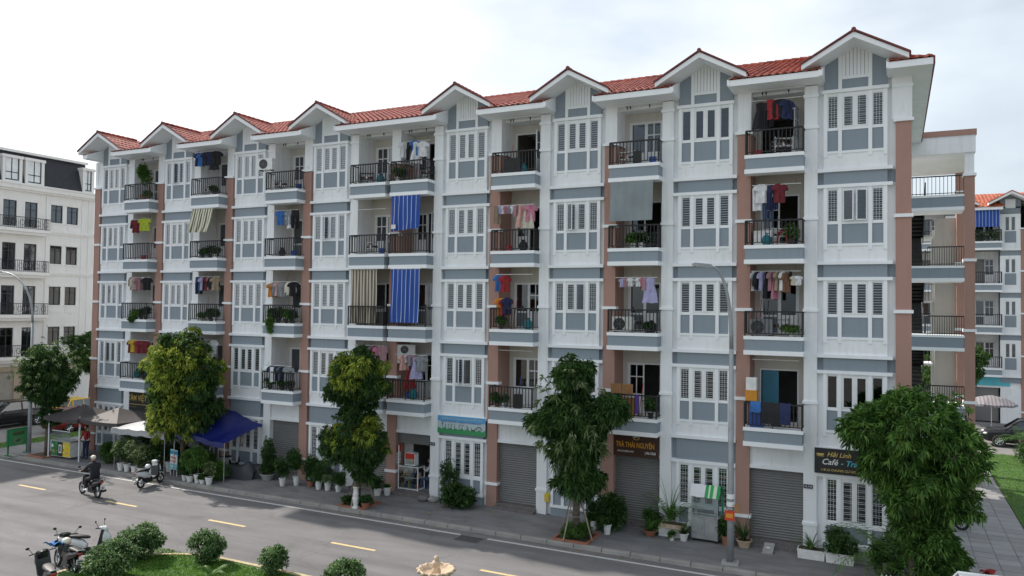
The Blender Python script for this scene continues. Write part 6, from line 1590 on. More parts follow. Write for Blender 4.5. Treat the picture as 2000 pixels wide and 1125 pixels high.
# ================================================================== cars
simple('car_black', (0.012, 0.013, 0.015), 0.18, 0.2, var=0.02); simple('car_red', (0.15, 0.010, 0.012), 0.2, 0.1, var=0.02); simple('taxi_yellow', (0.70, 0.43, 0.02), 0.25, var=0.03); simple('car_white', (0.78, 0.79, 0.80), 0.2, var=0.02)
def car(label, loc, rz, paint, suv=False, group=None):
    t = thing('car', label, 'car', loc, rz, group)
    Lh, Wh = 2.2, 0.88; hs = 0.16 if suv else 0.0
    z0 = 0.24+hs*0.5; zb = 0.90+hs; zt = 1.44+hs*1.4
    sec = [(-2.2, 0.40, 0.62, 0.70), (-2.12, 0.26, 0.88, 0.84), (-1.6, 0.22, zb+0.04, 0.88), (-0.8, 0.20, zb+0.03, 0.89), (0.6, 0.20, zb, 0.89), (1.3, 0.22, zb-0.06, 0.87), (1.95, 0.26, zb-0.16, 0.80), (2.18, 0.34, 0.62, 0.66)]
    m = MB(); P_ = []
    for (x, a, b_, w) in sec:
        row = []
        for (u, v) in ((0.86, 0), (1.0, 0.18), (1.02, 0.5), (0.98, 0.8), (0.86, 1.0), (0.45, 1.03), (0, 1.04), (-0.45, 1.03), (-0.86, 1.0), (-0.98, 0.8), (-1.02, 0.5), (-1.0, 0.18), (-0.86, 0), (0.86, 0)):
            row.append((x, w*u, a+hs*0.4+(b_-a)*v))
        P_.append(row)
    m.grid(P_, paint); m.face(P_[0][:-1], paint); m.face(P_[-1][:-1], paint)
    part('body', m, t, smooth=False)
    # greenhouse
    m = MB(); rear = -2.0 if suv else -1.75
    gs = [(rear, 0.72, zb-0.02), (rear+0.38, 0.66, zt-0.05), (-0.5, 0.66, zt), (0.25, 0.65, zt-0.05), (1.05, 0.72, zb-0.06)]
    side = [(g[0], g[2]) for g in gs]
    gl_ = MB(); P_ = []
    for (x, w, z) in gs: P_.append([(x, w+0.06 if z < zb+0.1 else w, z) if True else 0, (x, 0, z+0.02), (x, -(w+0.06 if z < zb+0.1 else w), z)])
    gl_.grid(P_, 'dark_glass')
    for sg in (-1, 1):
        ys = [(x, sg*(w+0.06 if z < zb+0.1 else w), z) for (x, w, z) in gs]; gl_.face([(rear, sg*0.80, zb-0.04), (1.05, sg*0.80, zb-0.08)]+[ys[3], ys[2], ys[1]], 'dark_glass')
    part('windows', gl_, t)
    m.grid([[(rear+0.36, y_, zt-0.035), (-0.5, y_, zt+0.02), (0.27, y_, zt-0.03)] for y_ in (-0.67, -0.3, 0.3, 0.67)], paint)
    for sg in (-1, 1):
        for (a, b_) in (((rear-0.02, sg*0.79, zb-0.03), (rear+0.38, sg*0.67, zt-0.03)), ((0.27, sg*0.66, zt-0.03), (1.08, sg*0.78, zb-0.05)), ((-0.42, sg*0.80, zb), (-0.42, sg*0.67, zt-0.01)), ((rear+0.36, sg*0.67, zt-0.03), (0.27, sg*0.66, zt-0.02)), ((-1.28, sg*0.79, zb), (-1.25, sg*0.675, zt-0.02))):
            m.tube([a, b_], 0.035, paint, 5)
    part('roof', m, t)
    for x in (-1.38, 1.38):
        for sg in (-1, 1):
            w = MB(); rw = 0.32+hs*0.3
            w.lathe([(rw*0.6, -0.10), (rw*0.94, -0.11), (rw, -0.07), (rw, 0.07), (rw*0.94, 0.11), (rw*0.6, 0.10)], 'tyre', n=20, axis=1); wo = part('wheel', w, t, (x, sg*0.80, rw))
            w = MB(); w.lathe([(rw*0.60, -0.03), (rw*0.62, 0.108), (rw*0.5, 0.09)], 'galv', n=16, axis=1)
            for q in range(7): w.tube([(0, sg*0.10, 0), (rw*0.6*cos(q*2*pi/7), sg*0.105, rw*0.6*sin(q*2*pi/7))], 0.022, 'chrome', 4)
            part('rim', w, wo)
    for sg in (-1, 1):
        m = MB(); m.ellip((2.05, sg*0.60, 0.70+hs*0.5), (0.14, 0.17, 0.07), 'lamp_clear', 10, 6); part('headlight', m, t)
        m = MB(); m.ellip((-2.14, sg*0.64, 0.80+hs*0.5), (0.06, 0.15, 0.09), 'lamp_red', 10, 6); part('tail_light', m, t)
        for x in (-0.95, 0.05): m = MB(); m.box(x-0.09, x+0.09, sg*0.905-0.015, sg*0.905+0.015, zb-0.12, zb-0.09, 'chrome'); part('door_handle', m, t)
        m = MB(); m.ellip((0.75, sg*0.98, zb+0.04), (0.07, 0.09, 0.06), paint, 8, 5); part('mirror', m, t)
    m = MB(); m.box(2.12, 2.20, -0.45, 0.45, 0.42, 0.60, 'black_plastic'); part('radiator_grille', m, t)
    return t
car('black saloon parked along the side street at the far left', (-12.3, 2.9, -0.10), radians(-92), 'car_black', True)
car('dark red car behind the left kiosk, mostly hidden', (-7.4, 4.6, -0.10), radians(88), 'car_red')
car('yellow taxi parked beside the white building behind the kiosk', (-12.1, 7.75, -0.10), radians(95), 'taxi_yellow')
car('black four wheel drive parked behind the lawn on the right', (46.3, 28.4, -0.055), radians(180), 'car_black', True)
car('white car of which only the roof shows at the bottom right edge', (42.1, -5.0, -0.12), radians(2), 'car_white')
m = MB(); P_ = [[(-0.20+0.4*j/6, -0.1+0.2*i/3, 0.05*sin(j*1.3+i)+0.10*abs(sin(i*1.1+j*0.7))) for j in range(7)] for i in range(4)]; m.grid(P_, 'cloth_red')
thing('red_cloth', 'crumpled red cloth beside the white car roof at bottom right', 'cloth', (41.8, 0.3, 0.02), 0.4, None, m, smooth=True)

# ================================================================== lamp posts
def lamp_post(label, x, y, H, arm, rz, r0=0.12, curve=True, z=0.0):
    t = thing('street_lamp', label, 'street lamp', (x, y, z), rz)
    m = MB()
    pts = [(0, 0, 0.05), (0, 0, 1.6), (0, 0, H*0.72)]; rs = [r0, r0*0.92, r0*0.62]
    m.tube(pts, rs, 'steel_pole', 12); part('pole', m, t, smooth=True)
    m = MB(); ap = [(0, 0, H*0.72)]; ar = [r0*0.6]
    for i in range(1, 11):
        a = (pi/2)*i/10; ap.append((arm*(1-cos(a)), 0, H*0.72+(H*0.28)*sin(a)**0.9)); ar.append(r0*0.6-(r0*0.28)*i/10)
    m.tube(ap, ar, 'steel_pole', 8); part('arm', m, t, smooth=True)
    hx, hz = arm, H
    m = MB(); m.prism([(hx-0.05, hz-0.04), (hx+0.60, hz+0.03), (hx+0.64, hz+0.08), (hx+0.52, hz+0.13), (hx+0.02, hz+0.07)], 1, -0.17, 0.17, 'steel_pole'); lh = part('lamp_head', m, t)
    m = MB(); m.prism([(hx+0.08, hz-0.035), (hx+0.50, hz+0.008), (hx+0.50, hz+0.022), (hx+0.08, hz-0.015)], 1, -0.10, 0.10, 'lamp_clear'); part('lens', m, lh)
    m = MB(); m.box(-0.26, 0.26, -0.22, 0.22, 0, 0.06, 'concrete'); m.box(-0.16, 0.16, -0.16, 0.16, 0.06, 0.085, 'steel_pole')
    for sx in (-1, 1):
        for sy in (-1, 1): m.tube([(sx*0.12, sy*0.12, 0.08), (sx*0.12, sy*0.12, 0.16)], 0.014, 'galv', 5)
    part('base', m, t)
    return t
L2 = lamp_post('tall grey street lamp with curved arm standing before the second window bay from right', 34.53, -2.5, 9.45, 0.62, radians(186), 0.112)
t = thing('notice_box', 'small red notice box strapped to the tall right hand street lamp', 'box', (34.53, -2.5, 1.40)); m = MB(); m.box(-0.15, 0.15, -0.175, -0.13, 0, 0.30, 'ink_red'); m.box(-0.11, 0.11, -0.18, -0.176, 0.08, 0.22, 'plastic_orange'); m.box(0.15, 0.30, -0.16, -0.12, 0.25, 0.52, 'cardboard'); part('panel', m, t)
m = MB(); m.lathe([(0.145, -0.01), (0.145, 0.03)], 'chrome', n=14, c=(0, 0, 0.34)); m.lathe([(0.13, 0.42), (0.13, 0.56)], 'ink_white', n=14); m.lathe([(0.13, 0.66), (0.13, 0.80)], 'ink_white', n=14); part('strap', m, t)
lamp_post('grey street lamp beside the green advertising board at the left', -1.58, -2.4, 9.6, 2.6, radians(183), 0.105)

# ================================================================== left pavement: board, kiosk, canopies
t = thing('advertising_board', 'green advertising board on two legs at the left kerb', 'advertising board', (-2.05, -2.72, 0), radians(100))
m = MB(); m.box(-0.58, 0.58, -0.03, 0.03, 0.50, 1.32, 'sign_green'); m.box(-0.62, 0.62, -0.045, 0.045, 1.32, 1.38, 'sign_green_dark'); m.box(-0.62, -0.58, -0.045, 0.045, 0.46, 1.32, 'sign_green_dark'); m.box(0.58, 0.62, -0.045, 0.045, 0.46, 1.32, 'sign_green_dark'); part('panel', m, t)
m = MB(); m.box(-0.3, 0.35, -0.036, -0.031, 1.02, 1.22, 'leaf_pale'); m.ellip((0.0, -0.034, 0.74), (0.3, 0.008, 0.17), 'leaf_pale', 12, 6); m.ellip((0.0, -0.037, 0.74), (0.2, 0.008, 0.10), 'sign_green_dark', 12, 6); part('print', m, t)
for sx in (-0.55, 0.55): m = MB(); m.box(sx-0.03, sx+0.03, -0.03, 0.03, 0, 0.55, 'sign_green_dark'); m.box(sx-0.05, sx+0.05, -0.2, 0.2, 0, 0.05, 'sign_green_dark'); part('leg', m, t)
simple('canopy_brown', (0.062, 0.052, 0.052), 0.7, var=0.2, scale=2); simple('canopy_white_shaded', (0.36, 0.37, 0.39), 0.6, var=0.1, scale=2); simple('tarp_blue', (0.006, 0.014, 0.13), 0.38, var=0.25, scale=1.5)  # white cloth greyed: the tree's partial shade is put into its colour
def pyramid(m, x0, x1, y0, y1, z0, z1, mat, val=0.18, sag=0.05):
    cx, cy = (x0+x1)/2, (y0+y1)/2; n = 8
    for (a, b_) in (((x0, y0), (x1, y0)), ((x1, y0), (x1, y1)), ((x1, y1), (x0, y1)), ((x0, y1), (x0, y0))):
        P_ = []
        for i in range(n+1):
            t_ = i/n; row = []
            for j in range(n+1):
                s_ = j/n; ex, ey = a[0]+(b_[0]-a[0])*s_, a[1]+(b_[1]-a[1])*s_
                zz = z0+(z1-z0)*t_-sag*sin(pi*t_)*(1-0.5*t_)-0.04*sin(pi*s_)*(1-t_)
                row.append((ex+(cx-ex)*t_, ey+(cy-ey)*t_, zz))
            P_.append(row)
        m.grid(P_, mat)
        m.grid([[(a[0]+(b_[0]-a[0])*j/12, a[1]+(b_[1]-a[1])*j/12, z0-(0.04*sin(pi*j/12))-val*i+(0.03*sin(j*2.6) if i else 0)) for j in range(13)] for i in (0, 1)], mat)
t = thing('kiosk_tent', 'brown two peaked canopy on white posts over the drinks counter at left', 'tent', (0, 0, 0))
m = MB(); pyramid(m, 0.0, 2.7, -2.7, -0.1, 2.15, 2.72, 'canopy_brown'); part('canopy', m, t)
m = MB(); pyramid(m, 2.72, 5.5, -2.6, -0.3, 2.18, 2.75, 'canopy_brown'); part('canopy', m, t)
for (x_, y_) in ((0.02, -2.4), (2.45, -2.4), (0.1, -0.3), (2.5, -0.3), (5.4, -0.5)): m = MB(); m.tube([(x_, y_, 0), (x_, y_, 2.25)], 0.035, 'white_frame', 6); part('post', m, t)
m = MB(); m.tube([(0.02, -2.4, 2.1), (2.45, -2.4, 2.1)], 0.02, 'white_frame', 5); m.tube([(2.45, -2.4, 1.3), (2.7, -2.5, 1.9)], 0.015, 'white_frame', 4); part('brace', m, t)
t = thing('drinks_counter', 'drinks counter with colourful fruit print under the brown canopy', 'counter', (0.2, -2.35, 0))
m = MB(); m.box(0, 1.5, 0, 0.6, 0.12, 0.88, 'pot_white'); m.box(-0.03, 1.53, -0.03, 0.63, 0.88, 0.93, 'galv'); part('body', m, t)
m = MB(); rng_ = random.Random(12)
for (a, b_, mt) in ((0, 0.5, 'sign_green_dark'), (0.5, 0.92, 'seat_black'), (0.92, 1.5, 'ink_yellow')): m.box(a, b_, -0.012, -0.001, 0.14, 0.86, mt)
for i in range(34):
    x_ = rng_.uniform(0.05, 1.45); z_ = rng_.uniform(0.2, 0.8)
    if 0.5 < x_ < 0.92: continue
    m.ellip((x_, -0.013, z_), (rng_.uniform(0.03, 0.09), 0.006, rng_.uniform(0.03, 0.09)), rng_.choice(['leaf_mid', 'ink_yellow', 'sign_green', 'leaf_pale', 'ink_orange', 'ink_white']), 8, 4)
m.box(0.60, 0.82, -0.018, -0.012, 0.30, 0.72, 'ink_white'); m.box(0.65, 0.77, -0.021, -0.018, 0.36, 0.66, 'ink_dark'); part('printed_front', m, t)
m = MB(); m.box(0.0, 0.02, 0, 0.5, 0.93, 1.4, 'clear_glass'); m.box(0.0, 1.45, 0, 0.012, 0.93, 1.40, 'clear_glass'); m.box(0, 1.45, -0.01, 0.02, 1.40, 1.43, 'white_frame'); part('glass_screen', m, t)
t = thing('person', 'vendor in red top and dark trousers standing behind the drinks counter', 'person', (2.05, -1.75, 0), radians(-80))
J = [((0, 0, 0.95), (0.13, 0.11)), ((0, 0, 1.15), (0.12, 0.10)), ((0, 0, 1.36), (0.15, 0.10)), ((0, 0, 1.46), 0.06), ((0, 0.19, 1.40), 0.055), ((0.03, 0.24, 1.15), 0.045), ((0.22, 0.18, 1.02), 0.035), ((0, -0.19, 1.40), 0.055), ((0.03, -0.24, 1.15), 0.045), ((0.22, -0.18, 1.02), 0.035)]
body('shirt', t, J, [(0, 1), (1, 2), (2, 3), (2, 4), (4, 5), (5, 6), (2, 7), (7, 8), (8, 9)], 'cloth_red', 2)
J = [((0, 0, 0.92), (0.13, 0.11)), ((0, 0.09, 0.85), 0.09), ((0.02, 0.10, 0.48), 0.065), ((0, 0.10, 0.08), 0.045), ((0.12, 0.11, 0.03), 0.03), ((0, -0.09, 0.85), 0.09), ((0.02, -0.10, 0.48), 0.065), ((0, -0.10, 0.08), 0.045), ((0.12, -0.11, 0.03), 0.03)]
body('trousers', t, J, [(0, 1), (1, 2), (2, 3), (3, 4), (0, 5), (5, 6), (6, 7), (7, 8)], 'cloth_navy', 2)
m = MB(); m.ellip((0.02, 0, 1.62), (0.09, 0.075, 0.115), 'skin', 12, 9); m.ellip((0.11, 0, 1.61), (0.018, 0.015, 0.022), 'skin', 6, 4); part('head', m, t, smooth=True); m = MB(); m.ellip((-0.01, 0, 1.655), (0.10, 0.088, 0.10), 'seat_black', 12, 8); part('hair', m, t, smooth=True)
hand(t, 0.28, 0.18, 1.0); hand(t, 0.28, -0.18, 1.0)
t = thing('white_canopy', 'white fabric canopy between the brown tent and the yellowish tree', 'canopy', (0, 0, 0))
m = MB(); P_ = []
for i in range(9):
    row = []
    for j in range(13):
        s_ = i/8; q = j/12; row.append((5.3+(9.0-5.3)*q, -2.75+2.7*s_, 1.98+0.55*sin(pi*min(1, s_*0.75+0.02))*(0.15+0.85*min(1, q*1.6))+0.03*sin(j*2)))
    P_.append(row)
m.grid(P_, 'canopy_white_shaded'); m.grid([[(p[0], p[1]-0.03, p[2]-0.26*k) for p in P_[0]] for k in (0, 1)], 'canopy_white_shaded'); part('cloth', m, t, smooth=True)
for x_ in (5.45, 8.9): m = MB(); m.tube([(x_, -2.65, 0), (x_, -2.65, 1.98)], 0.018, 'galv', 6); part('post', m, t)
t = thing('blue_canopy', 'deep blue tarpaulin canopy stretched between the yellowish tree and the wall', 'canopy', (0, 0, 0))
# four corners with a high middle seam
A_, B_, C_, D_ = Vector((9.3, -2.5, 1.95)), Vector((12.1, -2.15, 1.75)), Vector((12.7, -0.35, 2.38)), Vector((9.7, -0.15, 2.95))
m = MB(); P_ = []
for i in range(17):
    row = []
    for j in range(17):
        s_, q = i/16, j/16
        p = (A_*(1-s_)+B_*s_)*(1-q)+(D_*(1-s_)+C_*s_)*q
        ridge = 0.42*max(0, 1-abs(s_-0.35)*2.6)*(sin(pi*(0.15+0.75*q)))
        p = p+Vector((0, 0, ridge-0.12*sin(pi*s_)*sin(pi*q)+0.02*sin(s_*23+q*5)))
        row.append(tuple(p))
    P_.append(row)
m.grid(P_, 'tarp_blue'); m.grid([[(p[0], p[1]-0.02*k, p[2]-0.22*k+0.04*sin(i_*1.7)*k) for i_, p in enumerate([r_[0] for r_ in P_])] for k in (0, 1)], 'tarp_blue'); part('cloth', m, t, smooth=True)
for p in (A_, B_): m = MB(); m.tube([(p.x, p.y+0.05, 0), (p.x, p.y+0.05, p.z)], 0.025, 'galv', 6); part('post', m, t)
# notice board with coloured menu
t = thing('notice_board', 'light blue menu board with coloured lettering standing by the kerb plants', 'sign', (9.12, -2.30, 0), radians(-12))
m = MB(); m.box(-0.30, 0.30, -0.015, 0.015, 0.30, 1.22, 'ink_white'); m.box(-0.30, 0.30, -0.019, -0.016, 0.98, 1.20, 'ink_cyan'); m.box(-0.30, 0.30, -0.019, -0.016, 0.32, 0.56, 'ink_cyan'); part('panel', m, t)
letters(t, 'QUÁN NƯỚC', 0.11, 'ink_blue', -0.27, -0.024, 1.08); letters(t, 'TRÀ ĐÁ', 0.13, 'ink_red', -0.24, -0.024, 0.84); letters(t, 'CÀ PHÊ', 0.13, 'ink_red', -0.24, -0.024, 0.68); letters(t, 'SINH TỐ', 0.11, 'ink_white', -0.24, -0.024, 0.44)
for sx in (-0.28, 0.28): m = MB(); m.box(sx-0.015, sx+0.015, -0.012, 0.012, 0, 0.30, 'white_frame'); part('leg', m, t)
t = thing('plastic_chair', 'white framed chair turned over on a table behind the kerb plants', 'chair', (10.55, -1.5, 0.85), 0.3)
m = MB(); m.tube([(0, 0, 0), (0, 0, 0.5), (0.42, 0, 0.52), (0.42, 0, 0.02), (0, 0, 0)], 0.014, 'white_frame', 5); m.tube([(0, 0.35, 0), (0, 0.35, 0.45), (0.42, 0.35, 0.47), (0.42, 0.35, 0.02)], 0.014, 'white_frame', 5); m.tube([(0, 0, 0.5), (0, 0.35, 0.45)], 0.014, 'white_frame', 5); m.tube([(0.42, 0, 0.52), (0.42, 0.35, 0.47)], 0.014, 'white_frame', 5); part('frame', m, t)
m = MB(); m.box(0.02, 0.40, 0.02, 0.33, 0.0, 0.03, 'black_plastic'); part('seat', m, t)
boxy('table', 'grey covered table behind the kerb plants carrying the turned over chair', 'table', 10.75, -1.35, 0.0, 1.1, 0.6, 0.84, 'concrete')

# ================================================================== food cart, ramp, planters, stakes
stripes('stripe_green', [(0, (0.70, 0.70, 0.72)), (0.42, (0.03, 0.33, 0.09)), (0.52, (0.6, 0.7, 0.55)), (0.57, (0.03, 0.33, 0.09)), (0.67, (0.6, 0.7, 0.55)), (0.78, (0.02, 0.28, 0.08)), (0.90, (0.70, 0.70, 0.70))], 1.12)
t = thing('food_cart', 'steel and glass food cart draped with a cloth beside the street lamp', 'food cart', (32.85, -0.62, 0), radians(-3))
m = MB(); m.box(0, 0.92, 0, 0.55, 0.10, 0.86, 'galv'); part('cabinet', m, t)
for x_ in (0.02, 0.47):
    m = MB(); m.box(x_, x_+0.43, -0.015, -0.001, 0.14, 0.82, 'galv'); m.box(x_+0.36, x_+0.38, -0.03, -0.016, 0.45, 0.60, 'chrome'); part('door', m, t)
m = MB(); m.box(-0.03, 0.95, -0.03, 0.58, 0.86, 0.90, 'chrome'); part('worktop', m, t)
m = MB()
for x_ in (0, 0.90):
    for y_ in (0, 0.53): m.box(x_, x_+0.02, y_, y_+0.02, 0.90, 1.62, 'chrome')
m.box(0, 0.92, 0.0, 0.02, 0.98, 1.0, 'chrome'); m.box(0, 0.92, 0, 0.55, 1.60, 1.63, 'chrome'); part('frame', m, t)
m = MB(); m.box(0.02, 0.90, 0.006, 0.012, 0.92, 1.60, 'clear_glass'); m.box(0.004, 0.010, 0.02, 0.53, 0.92, 1.6, 'clear_glass'); m.box(0.91, 0.916, 0.02, 0.53, 0.92, 1.6, 'clear_glass'); part('glass', m, t)
for x_ in (0.08, 0.84):
    for y_ in (0.08, 0.47): m = MB(); m.lathe([(0.05, -0.02), (0.05, 0.02)], 'tyre', n=10, axis=1, c=(x_, y_, 0.05)); part('wheel', m, t)
m = MB(); P_ = []
for i, (yy, zz) in enumerate(((-0.10, 1.56), (-0.04, 1.66), (0.12, 1.92), (0.16, 1.95), (0.20, 1.94), (0.58, 1.66), (0.60, 1.5))):
    P_.append([(-0.04+1.02*j/12, yy+0.01*sin(j*1.7), zz+0.012*sin(j*1.3+i)) for j in range(13)])
m.grid(P_, 'stripe_green'); m.grid([[(0.98+0.02*i, 0.2+0.1*j, 1.60-0.5*i-0.02*j) for j in range(4)] for i in (0, 1, 1.2)], 'stripe_green')
thing('striped_cloth', 'white cloth with green stripes draped over the food cart', 'cloth', (32.85, -0.62, 0), radians(-3), None, m, smooth=True)
t = thing('ramp', 'small grey ramp plate leaning on the step before the rightmost shutter', 'ramp', (35.27, -0.95, 0), 0)
m = MB(); m.prism([(0, 0.0), (0, 0.03), (0.62, 0.21), (0.62, 0.18)], 0, 0, 0.33, 'concrete'); part('plate', m, t); m = MB(); m.box(-0.03, 0.36, -0.05, 0.02, 0.0, 0.025, 'steel_pole'); m.tube([(0.10, 0.3, 0.125), (0.22, 0.3, 0.125)], 0.02, 'chrome', 5); part('lip', m, t)
boxy('planter', 'white trough planter with shrub at the foot of the rightmost pier', 'planter', 36.85, -0.72, 0, 0.85, 0.35, 0.26, 'pot_white') if False else None
potted('shrub with long leaves in a white trough at the foot of the rightmost pier', 36.78, -0.62, 0, 'pot_white', 0.40, 0.30, 'spray', 0.4, 0.75, None, 0.0, True)
potted('second leafy shrub in a white trough under the cafe window', 37.65, -0.68, 0, 'pot_white', 0.40, 0.32, 'bushy', 0.5, 0.75, None, -0.05, True)
t = thing('brick_planter', 'low grey planter wall with white coping under the cafe window', 'planter', (37.9, -0.55, 0)); m = MB(); m.box(0, 1.35, 0, 0.4, 0, 0.42, 'concrete'); m.box(-0.02, 1.37, -0.03, 0.42, 0.42, 0.5, 'trim_white'); part('wall', m, t)
# white picket fence round the right-hand tree
t = thing('picket_fence', 'small white picket fence in front of the right hand tree', 'fence', (38.85, -2.78, 0))
for i in range(12): m = MB(); m.prism([(0, 0), (0.06, 0), (0.06, 0.42), (0.03, 0.47), (0, 0.42)], 1, -0.012, 0.012, 'white_frame'); part('picket', m, t, (i*0.115, 0, 0))
m = MB(); m.box(0, 1.33, 0.012, 0.03, 0.12, 0.16, 'white_frame'); m.box(0, 1.33, 0.012, 0.03, 0.32, 0.36, 'white_frame'); part('rail', m, t)
# parasol and bits behind on the right
stripes('parasol_stripe', [(0, (0.30, 0.28, 0.30)), (0.5, (0.20, 0.18, 0.20)), (0.97, (0.2, 0.2, 0.2))], 0.22)
t = thing('parasol', 'pale pinkish parasol open in front of the rear block', 'parasol', (45.2, 34.6, 0))
m = MB(); rim_ = []
for i in range(17): a = 2*pi*i/16; rim_.append((a, 1.55))
P_ = [[(0, 0, 2.45) for _ in rim_], [(0.8*cos(a), 0.8*sin(a), 2.28) for a, r in rim_], [(r*cos(a), r*sin(a), 1.88+0.05*(i % 2)) for i, (a, r) in enumerate(rim_)], [(r*cos(a), r*sin(a), 1.74+0.05*(i % 2)) for i, (a, r) in enumerate(rim_)]]
m.grid(P_, 'parasol_stripe'); part('canopy', m, t); m = MB(); m.tube([(0, 0, 0), (0, 0, 2.42)], 0.03, 'chrome', 6); part('pole', m, t)
t = hung(7, 4, 'stripe_blue', 'short blue and white striped awning on the top balcony of the rear block', -0.82, 0.82, 0.10, 1.52); t.location = (44.42+0.89, Y2-0.0, BAND[4]-0.02)
m = MB(); m.box(0, 2.2, 0, 0.05, 0, 0.75, 'ink_cyan'); thing('shop_sign', 'faded blue sign over the shutter of the rear block', 'sign', (44.6, Y2+0.03, 2.75), 0, None, m)
# fountain in the island
t = thing('fountain', 'sandstone fountain with a ball finial and round bowl at the bottom edge', 'fountain', (28.38, -10.25, 0.02))
m = MB(); m.lathe([(0.34, 0), (0.34, 0.10), (0.20, 0.2), (0.13, 0.45), (0.17, 0.6), (0.12, 0.8), (0.15, 0.86)], 'stone_fountain', n=20); part('pedestal', m, t, smooth=True)
m = MB(); m.lathe([(0.15, 0.86), (0.35, 0.92), (0.44, 1.04), (0.48, 1.09), (0.48, 1.13), (0.43, 1.13), (0.38, 1.04), (0.15, 0.98), (0.10, 0.98)], 'stone_fountain', n=28)
for q in range(14): a = 2*pi*q/14; m.ellip((0.47*cos(a), 0.47*sin(a), 1.10), (0.07, 0.07, 0.05), 'stone_fountain', 6, 4)
part('bowl', m, t, smooth=True)
m = MB(); m.lathe([(0.12, 0.98), (0.13, 1.08), (0.08, 1.14), (0.11, 1.2), (0.13, 1.26), (0.09, 1.32), (0.05, 1.34), (0.07, 1.38), (0.06, 1.43), (0.02, 1.46)], 'stone_fountain', n=16); part('finial', m, t, smooth=True)
# rocks at the foot of the middle pier
for i, (x_, y_, r_) in enumerate(((21.72, -0.55, 0.24), (22.2, -0.5, 0.23), (22.65, -0.35, 0.22))):
    m = MB(); m.ellip((0, 0, r_*0.45), (r_, r_*0.8, r_*0.6), ['step_granite', 'concrete', 'leaf_dark'][i] if i < 2 else 'concrete', 9, 6); rr__ = random.Random(i); m.v = [(a*(1+rr__.uniform(-.12, .12)), b*(1+rr__.uniform(-.12, .12)), c*(1+rr__.uniform(-.1, .1))) for a, b, c in m.v]
    thing('rock', ['dark brown boulder against the foot of the white pier', 'brown boulder between its two neighbours by the white pier', 'pale mossy boulder nearest the wall shrub'][i], 'rock', (x_, y_, 0), i*0.7, 'boulders by the pier', m)
# ================================================================== trees
def tree(label, base, trunk, blobs, n, leaf, Lf, Wf, per=8, droop=0.6, seed=1, group=None, extra=None, limbs=None, shell=0.6, cat='tree'):
    t = thing('tree', label, cat, base, 0, group)
    m = MB(); m.tube(trunk[0], trunk[1], 'trunk_bark', 9)
    part('trunk', m, t, smooth=True)
    lm = MB(); top = Vector(trunk[0][-1]); rng = random.Random(seed)
    for (cx, cy, cz, rx, ry, rz_) in blobs:
        c = Vector((cx, cy, cz)); tz = max(trunk[0][1][2], min(top.z, cz-rz_*0.8)); s_ = Vector((trunk[0][-1][0]*tz/top.z, trunk[0][-1][1]*tz/top.z, tz))
        mid = (s_+c)*0.5+Vector((rng.uniform(-.1, .1), rng.uniform(-.1, .1), 0.08)); lm.tube([s_, mid, c], [0.05, 0.035, 0.02], 'trunk_bark', 5)
        for q in range(5):
            e = c+Vector((rng.uniform(-1, 1)*rx, rng.uniform(-1, 1)*ry, rng.uniform(-.6, 1)*rz_))*0.75; lm.tube([mid.lerp(c, 0.6), (mid+e)*0.5+Vector((0, 0, 0.05)), e], [0.022, 0.015, 0.008], 'trunk_bark', 4)
    part('limbs', lm, t)
    me = leaves_mesh('crown', blobs, n, Lf, Wf, leaf, per, droop, seed, shell)
    c_ = part('crown', me, t)
    if extra:
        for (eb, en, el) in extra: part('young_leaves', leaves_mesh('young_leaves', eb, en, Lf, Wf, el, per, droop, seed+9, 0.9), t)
    return t
def lumpy(main, n, r, seed, zmin=None):
    """break big ellipsoids into many smaller lobes so that the outline is uneven"""
    rng = random.Random(seed); out_ = []
    for (cx, cy, cz, rx, ry, rz_) in main:
        out_.append((cx, cy, cz, rx*0.72, ry*0.72, rz_*0.72))
        k = max(4, int(n*(rx*ry*rz_)**0.4))
        for i in range(k):
            z = rng.uniform(-1, 1); a = rng.uniform(0, 2*pi); q = sqrt(1-z*z); f = rng.uniform(0.66, 1.0); rr_ = r*rng.uniform(0.55, 1.15)
            out_.append((cx+rx*f*q*cos(a), cy+ry*f*q*sin(a), cz+rz_*f*z, rr_, rr_, rr_*0.8))
    return out_
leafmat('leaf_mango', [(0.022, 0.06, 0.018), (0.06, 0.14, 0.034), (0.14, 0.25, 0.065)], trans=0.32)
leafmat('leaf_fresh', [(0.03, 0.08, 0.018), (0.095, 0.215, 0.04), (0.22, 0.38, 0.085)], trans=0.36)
leafmat('leaf_tip', [(0.10, 0.14, 0.03), (0.20, 0.24, 0.07), (0.34, 0.36, 0.14)], trans=0.35)
